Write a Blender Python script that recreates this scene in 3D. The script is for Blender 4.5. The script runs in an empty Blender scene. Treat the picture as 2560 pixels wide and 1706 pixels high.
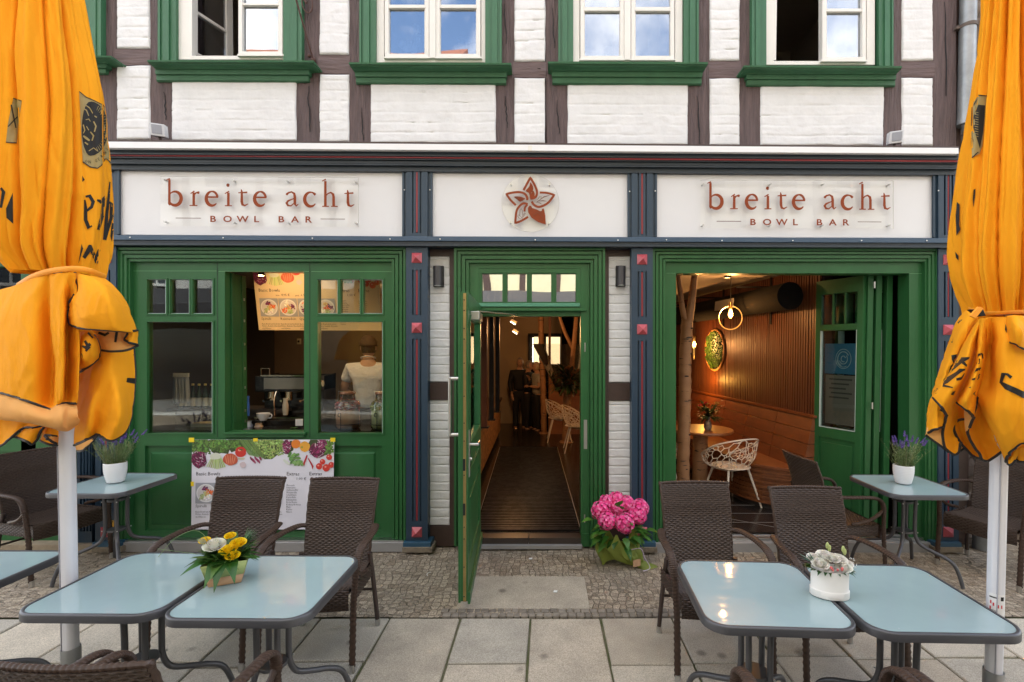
import bpy, bmesh, math, random
from mathutils import Vector, Matrix, Euler, noise
from mathutils.bvhtree import BVHTree
from mathutils.geometry import delaunay_2d_cdt
R = math.radians
rnd = random.Random(7)
SC = bpy.context.scene
COL = SC.collection
# ------------------------------------------------------------------ camera
F_PX, PPX, PPY, W, H = 1200.0, 1371.0, 899.0, 2560.0, 1706.0
cam_d = bpy.data.cameras.new('camera'); cam = bpy.data.objects.new('camera', cam_d); COL.objects.link(cam)
cam_d.sensor_width = 36; cam_d.lens = 36*F_PX/W
cam_d.shift_x = -(PPX-W/2)/W; cam_d.shift_y = (PPY-H/2)/W
cam_d.clip_start = .05; cam_d.clip_end = 400
CAMP = Vector((0, -4.30, 1.80))
CROT = Matrix.Rotation(R(-.53), 3, 'Z') @ Matrix.Rotation(R(90-1.3), 3, 'X') @ Matrix.Rotation(R(.23), 3, 'Z')
cam.matrix_world = Matrix.Translation(CAMP) @ CROT.to_4x4()
SC.camera = cam
SC.render.resolution_x = 1024; SC.render.resolution_y = 682
# ------------------------------------------------------------------ sky, sun, exposure
SUN_EL, SUN_AZ = 47, 18      # azimuth of the sun: degrees clockwise from +Y seen from above
wd = bpy.data.worlds.new('World'); SC.world = wd; wd.use_nodes = True
wn = wd.node_tree; wn.nodes.clear()
def wnode(t, **k):
    n = wn.nodes.new(t)
    for a, b in k.items(): setattr(n, a, b)
    return n
sky = wnode('ShaderNodeTexSky', sky_type='NISHITA', sun_disc=False, sun_elevation=R(SUN_EL), sun_rotation=R(SUN_AZ))
tc = wnode('ShaderNodeTexCoord'); nz = wnode('ShaderNodeTexNoise'); nz.inputs['Scale'].default_value = 2.3; nz.inputs['Detail'].default_value = 7
nz.inputs['Roughness'].default_value = .6
rp = wnode('ShaderNodeValToRGB'); rp.color_ramp.elements[0].position = .43; rp.color_ramp.elements[1].position = .70
mx = wnode('ShaderNodeMixRGB'); mx.inputs[2].default_value = (10.3, 9.6, 8.6, 1)
bg = wnode('ShaderNodeBackground'); bg.inputs[1].default_value = .13
ow = wnode('ShaderNodeOutputWorld')
wn.links.new(tc.outputs['Generated'], nz.inputs['Vector']); wn.links.new(nz.outputs[0], rp.inputs[0])
wn.links.new(rp.outputs[0], mx.inputs[0]); wn.links.new(sky.outputs[0], mx.inputs[1])
wn.links.new(mx.outputs[0], bg.inputs[0]); wn.links.new(bg.outputs[0], ow.inputs[0])
sl = bpy.data.lights.new('sun', 'SUN'); sl.energy = 3.6; sl.angle = R(.6); sl.color = (1, .95, .88)
so = bpy.data.objects.new('sun', sl); COL.objects.link(so)
_d = Vector((math.sin(R(SUN_AZ))*math.cos(R(SUN_EL)), math.cos(R(SUN_AZ))*math.cos(R(SUN_EL)), math.sin(R(SUN_EL))))
so.rotation_euler = _d.to_track_quat('Z', 'Y').to_euler(); so.location = (0, 0, 20)
SC.view_settings.view_transform = 'Standard'; SC.view_settings.look = 'None'
SC.view_settings.exposure = 2.0; SC.view_settings.gamma = 1
SC.render.engine = 'CYCLES'
SC.cycles.max_bounces = 8; SC.cycles.transparent_max_bounces = 16
SC.cycles.sample_clamp_indirect = 6

# ------------------------------------------------------------------ pixel -> place helpers (source photo pixels, measured on known planes)
def ray(px, py): return CROT @ Vector(((px-PPX)/F_PX, -(py-PPY)/F_PX, -1))
def P(px, py, y=0.0):
    d = ray(px, py); t = (y-CAMP.y)/d.y; return CAMP + d*t
def G(px, py, z=0.0):
    d = ray(px, py); t = (z-CAMP.z)/d.z; return CAMP + d*t

# ------------------------------------------------------------------ materials
MATS = {}
class NT:
    def __init__(s, m): s.t = m.node_tree; s.n = s.t.nodes
    def add(s, t, ins=None, **k):
        n = s.n.new(t)
        for a, b in k.items(): setattr(n, a, b)
        for a, b in (ins or {}).items():
            if hasattr(b, 'is_output') or isinstance(b, bpy.types.NodeSocket): s.t.links.new(b, n.inputs[a])
            else: n.inputs[a].default_value = b
        return n
    def l(s, a, b): s.t.links.new(a, b)
def mat(name, col=(.5, .5, .5), rough=.5, metal=0, spec=.5, var=0, vscale=6, bump=0, bscale=40, stretch=None, col2=None, coat=0, emit=None, es=1, attr=False, trans=0, subs=0, ramp=None, bdist=.01):
    if name in MATS: return MATS[name]
    m = bpy.data.materials.new(name); m.use_nodes = True; MATS[name] = m
    t = NT(m); b = t.n['Principled BSDF']
    b.inputs['Base Color'].default_value = (*col, 1); b.inputs['Roughness'].default_value = rough
    b.inputs['Metallic'].default_value = metal; b.inputs['Specular IOR Level'].default_value = spec
    b.inputs['Coat Weight'].default_value = coat; b.inputs['Coat Roughness'].default_value = .08
    b.inputs['Transmission Weight'].default_value = trans
    src = None
    if attr:
        a = t.add('ShaderNodeVertexColor', layer_name='Col'); src = a.outputs[0]; t.l(src, b.inputs['Base Color'])
    tcn = t.add('ShaderNodeTexCoord'); vec = tcn.outputs['Object']
    if stretch: vec = t.add('ShaderNodeMapping', {'Vector': vec, 'Scale': stretch}).outputs[0]
    if var or col2:
        n = t.add('ShaderNodeTexNoise', {'Vector': vec, 'Scale': vscale, 'Detail': 5, 'Roughness': .6})
        r = t.add('ShaderNodeMapRange', {'Value': n.outputs[0], 'From Min': (ramp or (.3, .7))[0], 'From Max': (ramp or (.3, .7))[1]})
        c2 = col2 or tuple(c*(1-var) for c in col)
        mxn = t.add('ShaderNodeMixRGB', {0: r.outputs[0], 2: (*c2, 1)})
        if src and not col2:
            mul = t.add('ShaderNodeMixRGB', {0: 1.0, 1: src, 2: (1-var,)*3+(1,)}, blend_type='MULTIPLY'); t.l(mul.outputs[0], mxn.inputs[2])
        if src: t.l(src, mxn.inputs[1])
        else: mxn.inputs[1].default_value = (*col, 1)
        t.l(mxn.outputs[0], b.inputs['Base Color'])
    if bump:
        n2 = t.add('ShaderNodeTexNoise', {'Vector': vec, 'Scale': bscale, 'Detail': 6, 'Roughness': .6})
        bn = t.add('ShaderNodeBump', {'Height': n2.outputs[0], 'Strength': bump, 'Distance': bdist}); t.l(bn.outputs[0], b.inputs['Normal'])
    if emit:
        b.inputs['Emission Color'].default_value = (*emit, 1); b.inputs['Emission Strength'].default_value = es
    if subs:
        tr = t.add('ShaderNodeBsdfTranslucent'); out = t.n['Material Output']
        if src: t.l(src, tr.inputs[0])
        else: tr.inputs[0].default_value = (*col, 1)
        ms = t.add('ShaderNodeMixShader', {0: subs}); t.l(b.outputs[0], ms.inputs[1]); t.l(tr.outputs[0], ms.inputs[2]); t.l(ms.outputs[0], out.inputs[0])
    return m
def glassmat(name, refl=.12, tint=(.9, .95, .93), rough=0.0, top=1):
    if name in MATS: return MATS[name]
    m = bpy.data.materials.new(name); m.use_nodes = True; MATS[name] = m; t = NT(m); t.n.remove(t.n['Principled BSDF'])
    lw = t.add('ShaderNodeLayerWeight', {'Blend': .30}); mr = t.add('ShaderNodeMapRange', {'Value': lw.outputs['Fresnel'], 'From Min': .045, 'From Max': 1, 'To Min': refl, 'To Max': top})
    tr = t.add('ShaderNodeBsdfTransparent', {0: (*tint, 1)}); gl = t.add('ShaderNodeBsdfGlossy', {'Color': (.95, .97, 1, 1), 'Roughness': rough})
    nn = t.add('ShaderNodeTexNoise', {'Vector': t.add('ShaderNodeTexCoord').outputs['Object'], 'Scale': 1.6, 'Detail': 1})
    bn = t.add('ShaderNodeBump', {'Height': nn.outputs[0], 'Strength': .12, 'Distance': .02}); t.l(bn.outputs[0], gl.inputs['Normal'])
    ms = t.add('ShaderNodeMixShader', {0: mr.outputs[0], 1: tr.outputs[0], 2: gl.outputs[0]}); t.l(ms.outputs[0], t.n['Material Output'].inputs[0])
    return m

GREEN = mat('green_paint', (.027, .125, .038), .36, spec=.4, var=.2, vscale=5, bump=.08, bscale=60, stretch=(1, 1, .15))
UGREEN = mat('green_paint_weathered', (.040, .15, .07), .5, var=.2, vscale=9, bump=.25, bscale=50, stretch=(1, 1, .3))
BLUE = mat('blue_grey_paint', (.022, .047, .078), .42, var=.12, vscale=3, bump=.08, bscale=60, stretch=(1, 1, .15))
NAVY = mat('dark_cornice_paint', (.022, .034, .048), .4, var=.2, vscale=4)
NAVYL = mat('blue_lower_rail', (.045, .085, .14), .38, var=.1, vscale=3)
RED = mat('red_paint', (.36, .035, .045), .35, var=.1)
STUD = mat('stud_pink_red_paint', (.5, .085, .105), .35, var=.1)
TIMBER = mat('brown_timber_paint', (.150, .099, .095), .62, var=.5, vscale=14, bump=1, bscale=26, stretch=(2.2, 2.2, .2), bdist=.03)
TIMBH = mat('brown_timber_paint_horizontal', (.150, .099, .095), .6, var=.35, vscale=12, bump=.9, bscale=18, stretch=(.22, 1.6, 1.6), bdist=.02)
DTIMB = mat('dark_brown_timber', (.062, .036, .028), .5, var=.2, vscale=8, bump=.2, bscale=30)
WHITEW = mat('white_masonry_paint', (.80, .80, .805), .75, var=.12, vscale=5, bump=.7, bscale=34, bdist=.006)
SIGNW = mat('white_sign_panel', (.74, .735, .745), .45, var=.03, vscale=2)
UPVC = mat('cream_window_paint', (.78, .76, .71), .35, var=.04)
LEDGE = mat('white_ledge_metal', (.80, .80, .81), .35)
GREYST = mat('grey_sill_stone', (.30, .29, .28), .55, var=.12, bump=.15)
ALU = mat('brushed_steel', (.55, .55, .54), .3, metal=1)
BRASS = mat('brass_edge_strip', (.42, .30, .12), .38, metal=.85, var=.25, vscale=12)
BLACK = mat('black_metal', (.012, .012, .013), .6, spec=.3)
GLASS = glassmat('shop_window_glass', .035)
GLASSU = glassmat('upper_window_glass', .33, (.5, .55, .6))
GLASST = glassmat('transom_glass', .42, (.4, .42, .4))
# ------------------------------------------------------------------ mesh builder
class MB:
    def __init__(s): s.v = []; s.f = []; s.c = []; s.sm = []; s.col = None; s.smooth = False
    def vert(s, p): s.v.append(tuple(p)); return len(s.v)-1
    def face(s, idx): s.f.append(tuple(idx)); s.c.append(s.col or (1, 1, 1)); s.sm.append(s.smooth)
    def hexa(s, a, b):   # a,b: 4 points each (front loop, back loop)
        i = [s.vert(p) for p in a]; j = [s.vert(p) for p in b]
        s.face(i); s.face(j[::-1])
        for k in range(4): s.face((i[k], j[k], j[(k+1) % 4], i[(k+1) % 4]))
    def box(s, x0, x1, y0, y1, z0, z1):
        s.hexa([(x0, y0, z0), (x1, y0, z0), (x1, y0, z1), (x0, y0, z1)], [(x0, y1, z0), (x1, y1, z0), (x1, y1, z1), (x0, y1, z1)])
    def pbox(s, x0, y0, x1, y1, yf, th):   # rectangle measured in the photo on plane Y=yf, depth th away from the viewer
        q = [P(x0, y1, yf), P(x1, y1, yf), P(x1, y0, yf), P(x0, y0, yf)]
        s.hexa(q, [p+Vector((0, th, 0)) for p in q])
    def pquad(s, pts, yf, th):
        q = [P(x, y, yf) for x, y in pts]; s.prism(q, Vector((0, th, 0)))
    def prism(s, loop, d):
        i = [s.vert(p) for p in loop]; j = [s.vert(Vector(p)+d) for p in loop]; n = len(i)
        s.face(i); s.face(j[::-1])
        for k in range(n): s.face((i[k], j[k], j[(k+1) % n], i[(k+1) % n]))
    def poly(s, loop): s.face([s.vert(p) for p in loop])
    def obox(s, c, sx, sy, sz, rz=0, m=None):
        M = m or (Matrix.Translation(Vector(c)) @ Matrix.Rotation(rz, 4, 'Z'))
        a = [M @ Vector(p) for p in [(-sx, -sy, -sz), (sx, -sy, -sz), (sx, -sy, sz), (-sx, -sy, sz)]]
        b = [M @ Vector(p) for p in [(-sx, sy, -sz), (sx, sy, -sz), (sx, sy, sz), (-sx, sy, sz)]]
        s.hexa(a, b)
    def tube(s, path, r, n=10, cap=True, flat=None, up=None, closed=False):
        path = [Vector(p) for p in path]; m = len(path); rs = r if isinstance(r, (list, tuple)) else [r]*m
        sm = s.smooth; s.smooth = True
        rings = []; pn = None
        for k in range(m):
            if closed: t = path[(k+1) % m]-path[k-1]
            else: t = path[min(k+1, m-1)]-path[max(k-1, 0)]
            if t.length < 1e-9: t = Vector((0, 0, 1))
            t.normalize()
            if pn is None:
                pn = Vector(up) if up else (Vector((0, 0, 1)) if abs(t.z) < .9 else Vector((1, 0, 0)))
            pn = pn-t*pn.dot(t)
            if pn.length < 1e-6: pn = t.orthogonal()
            pn.normalize(); bn = t.cross(pn)
            fa, fb = flat or (1, 1)
            rings.append([s.vert(path[k]+pn*(math.cos(2*math.pi*q/n)*rs[k]*fa)+bn*(math.sin(2*math.pi*q/n)*rs[k]*fb)) for q in range(n)])
        for k in range(m if closed else m-1):
            a, b = rings[k], rings[(k+1) % m]
            for q in range(n): s.face((a[q], b[q], b[(q+1) % n], a[(q+1) % n]))
        s.smooth = sm
        if cap and not closed: s.face(rings[0]); s.face(rings[-1][::-1])
    def lathe(s, prof, c=(0, 0, 0), n=32, sx=1, sy=1, rz=0):
        c = Vector(c); sm = s.smooth; s.smooth = True; rings = []
        for r, z in prof:
            rings.append([s.vert(c+Vector((r*sx*math.cos(2*math.pi*k/n)*math.cos(rz)-r*sy*math.sin(2*math.pi*k/n)*math.sin(rz), r*sx*math.cos(2*math.pi*k/n)*math.sin(rz)+r*sy*math.sin(2*math.pi*k/n)*math.cos(rz), z))) for k in range(n)])
        for a, b in zip(rings, rings[1:]):
            for k in range(n): s.face((a[k], a[(k+1) % n], b[(k+1) % n], b[k]))
        s.smooth = sm
        if prof[0][0] > 1e-5: s.face(rings[0][::-1])
        if prof[-1][0] > 1e-5: s.face(rings[-1])
    def grid(s, fn, nu, nv):
        sm = s.smooth; s.smooth = True
        ids = [[s.vert(fn(i/nu, j/nv)) for i in range(nu+1)] for j in range(nv+1)]
        for j in range(nv):
            for i in range(nu): s.face((ids[j][i], ids[j][i+1], ids[j+1][i+1], ids[j+1][i]))
        s.smooth = sm
    def sphere(s, c, r, nu=10, nv=7, sc=(1, 1, 1), m=None):
        c = Vector(c); M = m or Matrix.Identity(3)
        def f(u, v):
            a, b = u*2*math.pi, v*math.pi
            return c+M @ Vector((math.cos(a)*math.sin(b)*r*sc[0], math.sin(a)*math.sin(b)*r*sc[1], -math.cos(b)*r*sc[2]))
        s.grid(f, nu, nv)
    def build(s, name, m, parent=None, bevel=0, sharp=40, solid=0, sub=0):
        me = bpy.data.meshes.new(name); me.from_pydata(s.v, [], s.f)
        me.materials.append(m)
        for p, q in zip(me.polygons, s.sm): p.use_smooth = q
        if s.col is not None:
            a = me.color_attributes.new('Col', 'FLOAT_COLOR', 'CORNER'); dat = []
            for p, c in zip(me.polygons, s.c): dat += [c[0], c[1], c[2], 1.0]*p.loop_total
            a.data.foreach_set('color', dat)
        bm = bmesh.new(); bm.from_mesh(me); bmesh.ops.remove_doubles(bm, verts=bm.verts, dist=1e-6)
        if s.col is None: bmesh.ops.recalc_face_normals(bm, faces=bm.faces)
        bm.to_mesh(me); bm.free(); me.update()
        if bevel:
            for p in me.polygons: p.use_smooth = True
        me.set_sharp_from_angle(angle=R(sharp))
        o = bpy.data.objects.new(name, me); COL.objects.link(o)
        if parent:
            o.parent = parent; o.matrix_parent_inverse = parent_inv(parent)
        if solid:
            q = o.modifiers.new('s', 'SOLIDIFY'); q.thickness = solid; q.offset = 0
        if bevel:
            q = o.modifiers.new('b', 'BEVEL'); q.width = bevel; q.segments = 2; q.limit_method = 'ANGLE'; q.angle_limit = R(35)
            q.harden_normals = True
        if sub:
            q = o.modifiers.new('u', 'SUBSURF'); q.levels = sub; q.render_levels = sub
        return o
def parent_inv(p):
    if not WORLD_BUILD or p.type != 'EMPTY': return Matrix.Identity(4)
    return Matrix.LocRotScale(p.location, p.rotation_euler, p.scale).inverted()
SPLIT = {'emblem_ink', 'print', 'strike_plate', 'pier_rail', 'collar', 'hinge', 'standoff_screw', 'small_lettering', 'rule', 'edge_hardware', 'strip_screw', 'timber_crack', 'ring_frame_', 'brace_screw', 'label_print', 'label_pictograms', 'seam_line', 'seam', 'emblem_ground', 'text_lines', 'panel_field', 'petal_filling', 'emblem_lettering', 'screw', 'filament', 'panel', 'cable', 'doorstep', 'sheet_line', 'flower_spikes', 'emblem_lines', 'lettering'}
def components(v, f):
    par = list(range(len(v)))
    def fd(a):
        while par[a] != a: par[a] = par[par[a]]; a = par[a]
        return a
    key = {}
    for i, q in enumerate(v):
        k = (round(q[0], 5), round(q[1], 5), round(q[2], 5))
        if k in key: par[fd(i)] = fd(key[k])
        else: key[k] = i
    for q in f:
        for a in q[1:]: par[fd(a)] = fd(q[0])
    out = {}
    for q in f: out.setdefault(fd(q[0]), []).append(q)
    return list(out.values())
def groups_by_line(b, cs):      # letters of one line of print stay together
    out = {}
    for c in cs:
        q = b.v[c[0][0]]; out.setdefault((round(q[2]/.014), round(q[0]/.19)), []).extend(c)
    return list(out.values())
WORLD_BUILD = True      # parts are modelled in world coordinates unless switched off
def thing(name, label, cat, loc=(0, 0, 0), rz=0, group=None):
    o = bpy.data.objects.new(name, None); COL.objects.link(o); o.location = loc; o.rotation_euler = (0, 0, rz)
    o.empty_display_size = .1
    return tag(o, label, cat, group)
def tag(o, label=None, cat=None, group=None, kind=None):
    if label: o['label'] = label
    if cat: o['category'] = cat
    if group: o['group'] = group
    if kind: o['kind'] = kind
    return o
def copytree(o, parent=None):
    c = o.copy(); COL.objects.link(c)
    if parent: c.parent = parent
    for ch in [x for x in SC.objects if x.parent == o]: copytree(ch, c)
    return c
def part(name, m, parent, fn, bevel=0, **k):
    b = MB(); fn(b)
    if name in SPLIT:
        cs = components(b.v, b.f)
        if name == 'lettering': cs = groups_by_line(b, cs)
        if 1 < len(cs) <= (140 if name == 'lettering' else 60):
            for c in cs:
                q = MB(); mp = {}
                for f in c:
                    for i in f:
                        if i not in mp: mp[i] = q.vert(b.v[i])
                    q.smooth = b.sm[b.f.index(f)]; q.face([mp[i] for i in f])
                o = q.build(name, m, parent, bevel, **k)
            return o
    return b.build(name, m, parent, bevel, **k)
def text_mesh(txt, size, sx=1, font_shear=0, spacing=1.0, res=3, depth=0, align='LEFT', bold=0):
    cu = bpy.data.curves.new('t', 'FONT'); cu.body = txt; cu.size = size; cu.shear = font_shear; cu.space_character = spacing
    cu.resolution_u = res; cu.extrude = depth; cu.align_x = align; cu.offset = bold
    o = bpy.data.objects.new('t', cu); COL.objects.link(o)
    dg = bpy.context.evaluated_depsgraph_get(); dg.update()
    me = bpy.data.meshes.new_from_object(o.evaluated_get(dg))
    vs = [v.co.copy() for v in me.vertices]; fs = [tuple(p.vertices) for p in me.polygons]
    bpy.data.objects.remove(o); bpy.data.curves.remove(cu); bpy.data.meshes.remove(me)
    for v in vs: v.x *= sx
    return vs, fs
def add_text(b, txt, size, fn, sx=1, **k):    # fn maps local (x,y,depth) to a point
    vs, fs = text_mesh(txt, size, sx, **k); off = len(b.v)
    for v in vs: b.vert(fn(v.x, v.y, v.z))
    for f in fs: b.face([i+off for i in f])
def catmull(pts, n=6, closed=False):
    pts = [Vector(p) for p in pts]; out = []; m = len(pts)
    for i in range(m if closed else m-1):
        if closed: p0, p1, p2, p3 = pts[i-1], pts[i], pts[(i+1) % m], pts[(i+2) % m]
        else: p0, p1, p2, p3 = pts[max(i-1, 0)], pts[i], pts[i+1], pts[min(i+2, m-1)]
        for k in range(n):
            t = k/n
            out.append(.5*((2*p1)+(p2-p0)*t+(2*p0-5*p1+4*p2-p3)*t*t+(3*p1-p0-3*p2+p3)*t**3))
    if not closed: out.append(pts[-1])
    return out
# ================================================================== the setting: ground
PAVE = mat('stone_slab', (.34, .315, .275), .8, attr=True, var=.27, vscale=4.5, bump=.55, bscale=70, bdist=.004)
def ground():
    b = MB(); b.poly([(-60, -60, -.06), (60, -60, -.06), (60, 60, -.06), (-60, 60, -.06)])
    g = b.build('ground', mat('dark_soil', (.06, .058, .04), .95, var=.4, vscale=20, bump=.5)); tag(g, kind='structure')
    # big slabs
    b = MB(); b.col = (1, 1, 1); r = random.Random(3)
    xs = [-1.023, -.551, -.085, .386]
    while xs[0] > -7: xs.insert(0, xs[0]-r.uniform(.44, .52))
    while xs[-1] < 7: xs.append(xs[-1]+r.uniform(.44, .52))
    fixed = {-.551: [-1.59, -2.2], -.085: [-2.02, -2.6], .386: [-1.61, -2.25], -1.023: [-1.95, -2.5]}
    for x0, x1 in zip(xs, xs[1:]):
        ys = [-1.125]+[v for v in fixed.get(x0, [-1.125-r.uniform(.4, .8)])]
        while ys[-1] > -6.2: ys.append(ys[-1]-r.choice([.46, .5, .62, .8]))
        for ya, yb in zip(ys, ys[1:]):
            k = r.uniform(.76, 1.18); w = r.uniform(-.03, .03); cool = r.random()
            c = (.53*k*(1+w), .475*k, .385*k*(1-w)) if cool > .17 else (.46*k, .425*k, .36*k)
            b.col = c; g_ = .006+r.uniform(0, .003); h = r.uniform(-.004, .003); ch = .006
            X0, X1, Y0, Y1 = x0+g_, x1-g_, yb+g_, ya-g_
            j = [(r.uniform(-.004, .004), r.uniform(-.004, .004)) for _ in range(4)]
            top = [(X0+ch, Y0+ch), (X1-ch, Y0+ch), (X1-ch, Y1-ch), (X0+ch, Y1-ch)]
            lo = [(X0, Y0), (X1, Y0), (X1, Y1), (X0, Y1)]
            ti = [b.vert((p[0]+q[0], p[1]+q[1], h)) for p, q in zip(top, j)]
            mi = [b.vert((p[0]+q[0], p[1]+q[1], h-ch)) for p, q in zip(lo, j)]
            bi = [b.vert((p[0]+q[0], p[1]+q[1], -.05)) for p, q in zip(lo, j)]
            b.face(ti)
            for k2 in range(4):
                n2 = (k2+1) % 4; b.face((mi[k2], mi[n2], ti[n2], ti[k2])); b.face((bi[k2], bi[n2], mi[n2], mi[k2]))
    m = PAVE; t = NT(m)
    # dark stains with a shape of their own
    bs = t.n['Principled BSDF']; old = bs.inputs['Base Color'].links[0].from_socket
    vo = t.add('ShaderNodeTexVoronoi', {'Vector': t.add('ShaderNodeTexCoord').outputs['Object'], 'Scale': 3.1, 'Randomness': 1})
    rr = t.add('ShaderNodeMapRange', {'Value': vo.outputs['Distance'], 'From Min': .05, 'From Max': .12, 'To Min': .5, 'To Max': 1})
    fine = t.add('ShaderNodeTexNoise', {'Vector': t.add('ShaderNodeTexCoord').outputs['Object'], 'Scale': 180, 'Detail': 2})
    fr = t.add('ShaderNodeMapRange', {'Value': fine.outputs[0], 'From Min': .3, 'From Max': .7, 'To Min': .68, 'To Max': 1.28})
    mm = t.add('ShaderNodeMath', {0: rr.outputs[0], 1: fr.outputs[0]}, operation='MULTIPLY')
    mu = t.add('ShaderNodeVectorMath', {0: old}, operation='SCALE'); t.l(mm.outputs[0], mu.inputs['Scale']); t.l(mu.outputs[0], bs.inputs['Base Color'])
    s = b.build('paving', m); tag(s, kind='structure')
    # joints: moss and grit
    b = MB(); b.poly([(-9, -9.0, -.016), (9, -9.0, -.016), (9, -1.1, -.016), (-9, -1.1, -.016)])
    tag(b.build('joint_grit', mat('joint_moss_grit', (.17, .15, .10), .95, col2=(.07, .09, .025), vscale=7, bump=.8, bscale=90)), kind='structure')
    # cobbled strip against the house
    m = bpy.data.materials.new('small_cobbles'); m.use_nodes = True; t = NT(m); bs = t.n['Principled BSDF']; bs.inputs['Roughness'].default_value = .75
    ob = t.add('ShaderNodeTexCoord').outputs['Object']
    wp = t.add('ShaderNodeTexNoise', {'Vector': ob, 'Scale': 2.5, 'Detail': 2})
    wv = t.add('ShaderNodeVectorMath', {0: wp.outputs['Color'], 1: (.16, .16, .16)}, operation='MULTIPLY'); av = t.add('ShaderNodeVectorMath', {0: ob, 1: wv.outputs[0]}, operation='ADD')
    vo = t.add('ShaderNodeTexVoronoi', {'Vector': av.outputs[0], 'Scale': 15.5, 'Randomness': .55}, feature='DISTANCE_TO_EDGE', distance='EUCLIDEAN') if False else t.add('ShaderNodeTexVoronoi', {'Vector': av.outputs[0], 'Scale': 20, 'Randomness': .45}, feature='DISTANCE_TO_EDGE')
    vc = t.add('ShaderNodeTexVoronoi', {'Vector': av.outputs[0], 'Scale': 20, 'Randomness': .45})
    cr = t.add('ShaderNodeValToRGB', {0: t.add('ShaderNodeSeparateColor', {0: vc.outputs['Color']}).outputs[0]})
    e = cr.color_ramp.elements; e[0].color = (.30, .235, .165, 1); e[1].color = (.50, .41, .30, 1)
    e2 = cr.color_ramp.elements.new(.5); e2.color = (.39, .32, .24, 1)
    jn = t.add('ShaderNodeMapRange', {'Value': vo.outputs[0], 'From Min': .0, 'From Max': .075, 'To Min': 0, 'To Max': 1})
    n1 = t.add('ShaderNodeTexNoise', {'Vector': ob, 'Scale': 1.3, 'Detail': 4}); wear = t.add('ShaderNodeMapRange', {'Value': n1.outputs[0], 'From Min': .35, 'From Max': .65, 'To Min': .25, 'To Max': 1})
    jw = t.add('ShaderNodeMath', {0: jn.outputs[0], 1: wear.outputs[0]}, operation='MAXIMUM')
    jc = t.add('ShaderNodeMixRGB', {0: jw.outputs[0], 1: (.19, .155, .11, 1), 2: cr.outputs[0]})
    n2 = t.add('ShaderNodeTexNoise', {'Vector': ob, 'Scale': 120, 'Detail': 4}); f2 = t.add('ShaderNodeMapRange', {'Value': n2.outputs[0], 'From Min': .3, 'From Max': .7, 'To Min': .62, 'To Max': 1.4})
    mu = t.add('ShaderNodeVectorMath', {0: jc.outputs[0]}, operation='SCALE'); t.l(f2.outputs[0], mu.inputs['Scale']); t.l(mu.outputs[0], bs.inputs['Base Color'])
    hh = t.add('ShaderNodeMath', {0: jn.outputs[0], 1: n2.outputs[0]}, operation='ADD')
    bn = t.add('ShaderNodeBump', {'Height': hh.outputs[0], 'Strength': 1, 'Distance': .014}); t.l(bn.outputs[0], bs.inputs['Normal'])
    b = MB()
    def h(u, v):
        x, y = -9+18*u, -1.115+2.2*v
        return (x, y, -.004+.008*noise.noise((x*1.5, y*2, 0))+(.003*noise.noise((x*9, y*9, 3))))
    b.grid(h, 260, 34)
    tag(b.build('cobbles', m), kind='structure')
    b = MB(); b.col = (.48, .42, .33)
    b.box(-.6, .325, -1.02, -.55, -.05, .004)
    o = b.build('door_slab', PAVE, bevel=.005); tag(o, kind='structure')
    b = MB(); b.col = (1, 1, 1); r = random.Random(5); x = -.72
    for row in range(2):
        x = -.7 if row == 0 else -.68
        while x < .95:
            w = r.uniform(.045, .062); k = r.uniform(.7, 1.15); b.col = (.27*k, .235*k, .19*k)
            b.obox((x+w/2, -1.045-.052*row, -.012), w/2-.003, .0225, .017+r.uniform(-.002, .003), r.uniform(-.06, .06)); x += w
    o = b.build('edging_setts', m3 := mat('edging_stone', (.3, .3, .3), .8, attr=True, var=.3, vscale=30, bump=.5, bscale=60), bevel=.006); tag(o, kind='structure')
    b = MB(); b.poly([(-30, -30, -.012), (30, -30, -.012), (30, -6.2, -.012), (-30, -6.2, -.012)])
    tag(b.build('street', m), kind='structure')
ground()

# ================================================================== the half-timbered house
house = thing('half_timbered_house', 'white and brown half timbered house with green windows above a green and blue shopfront', 'building', (0, 0, 0))
def hp(name, m, fn, bevel=0, parent=None, **k): return part(name, m, parent or house, fn, bevel, **k)
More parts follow.
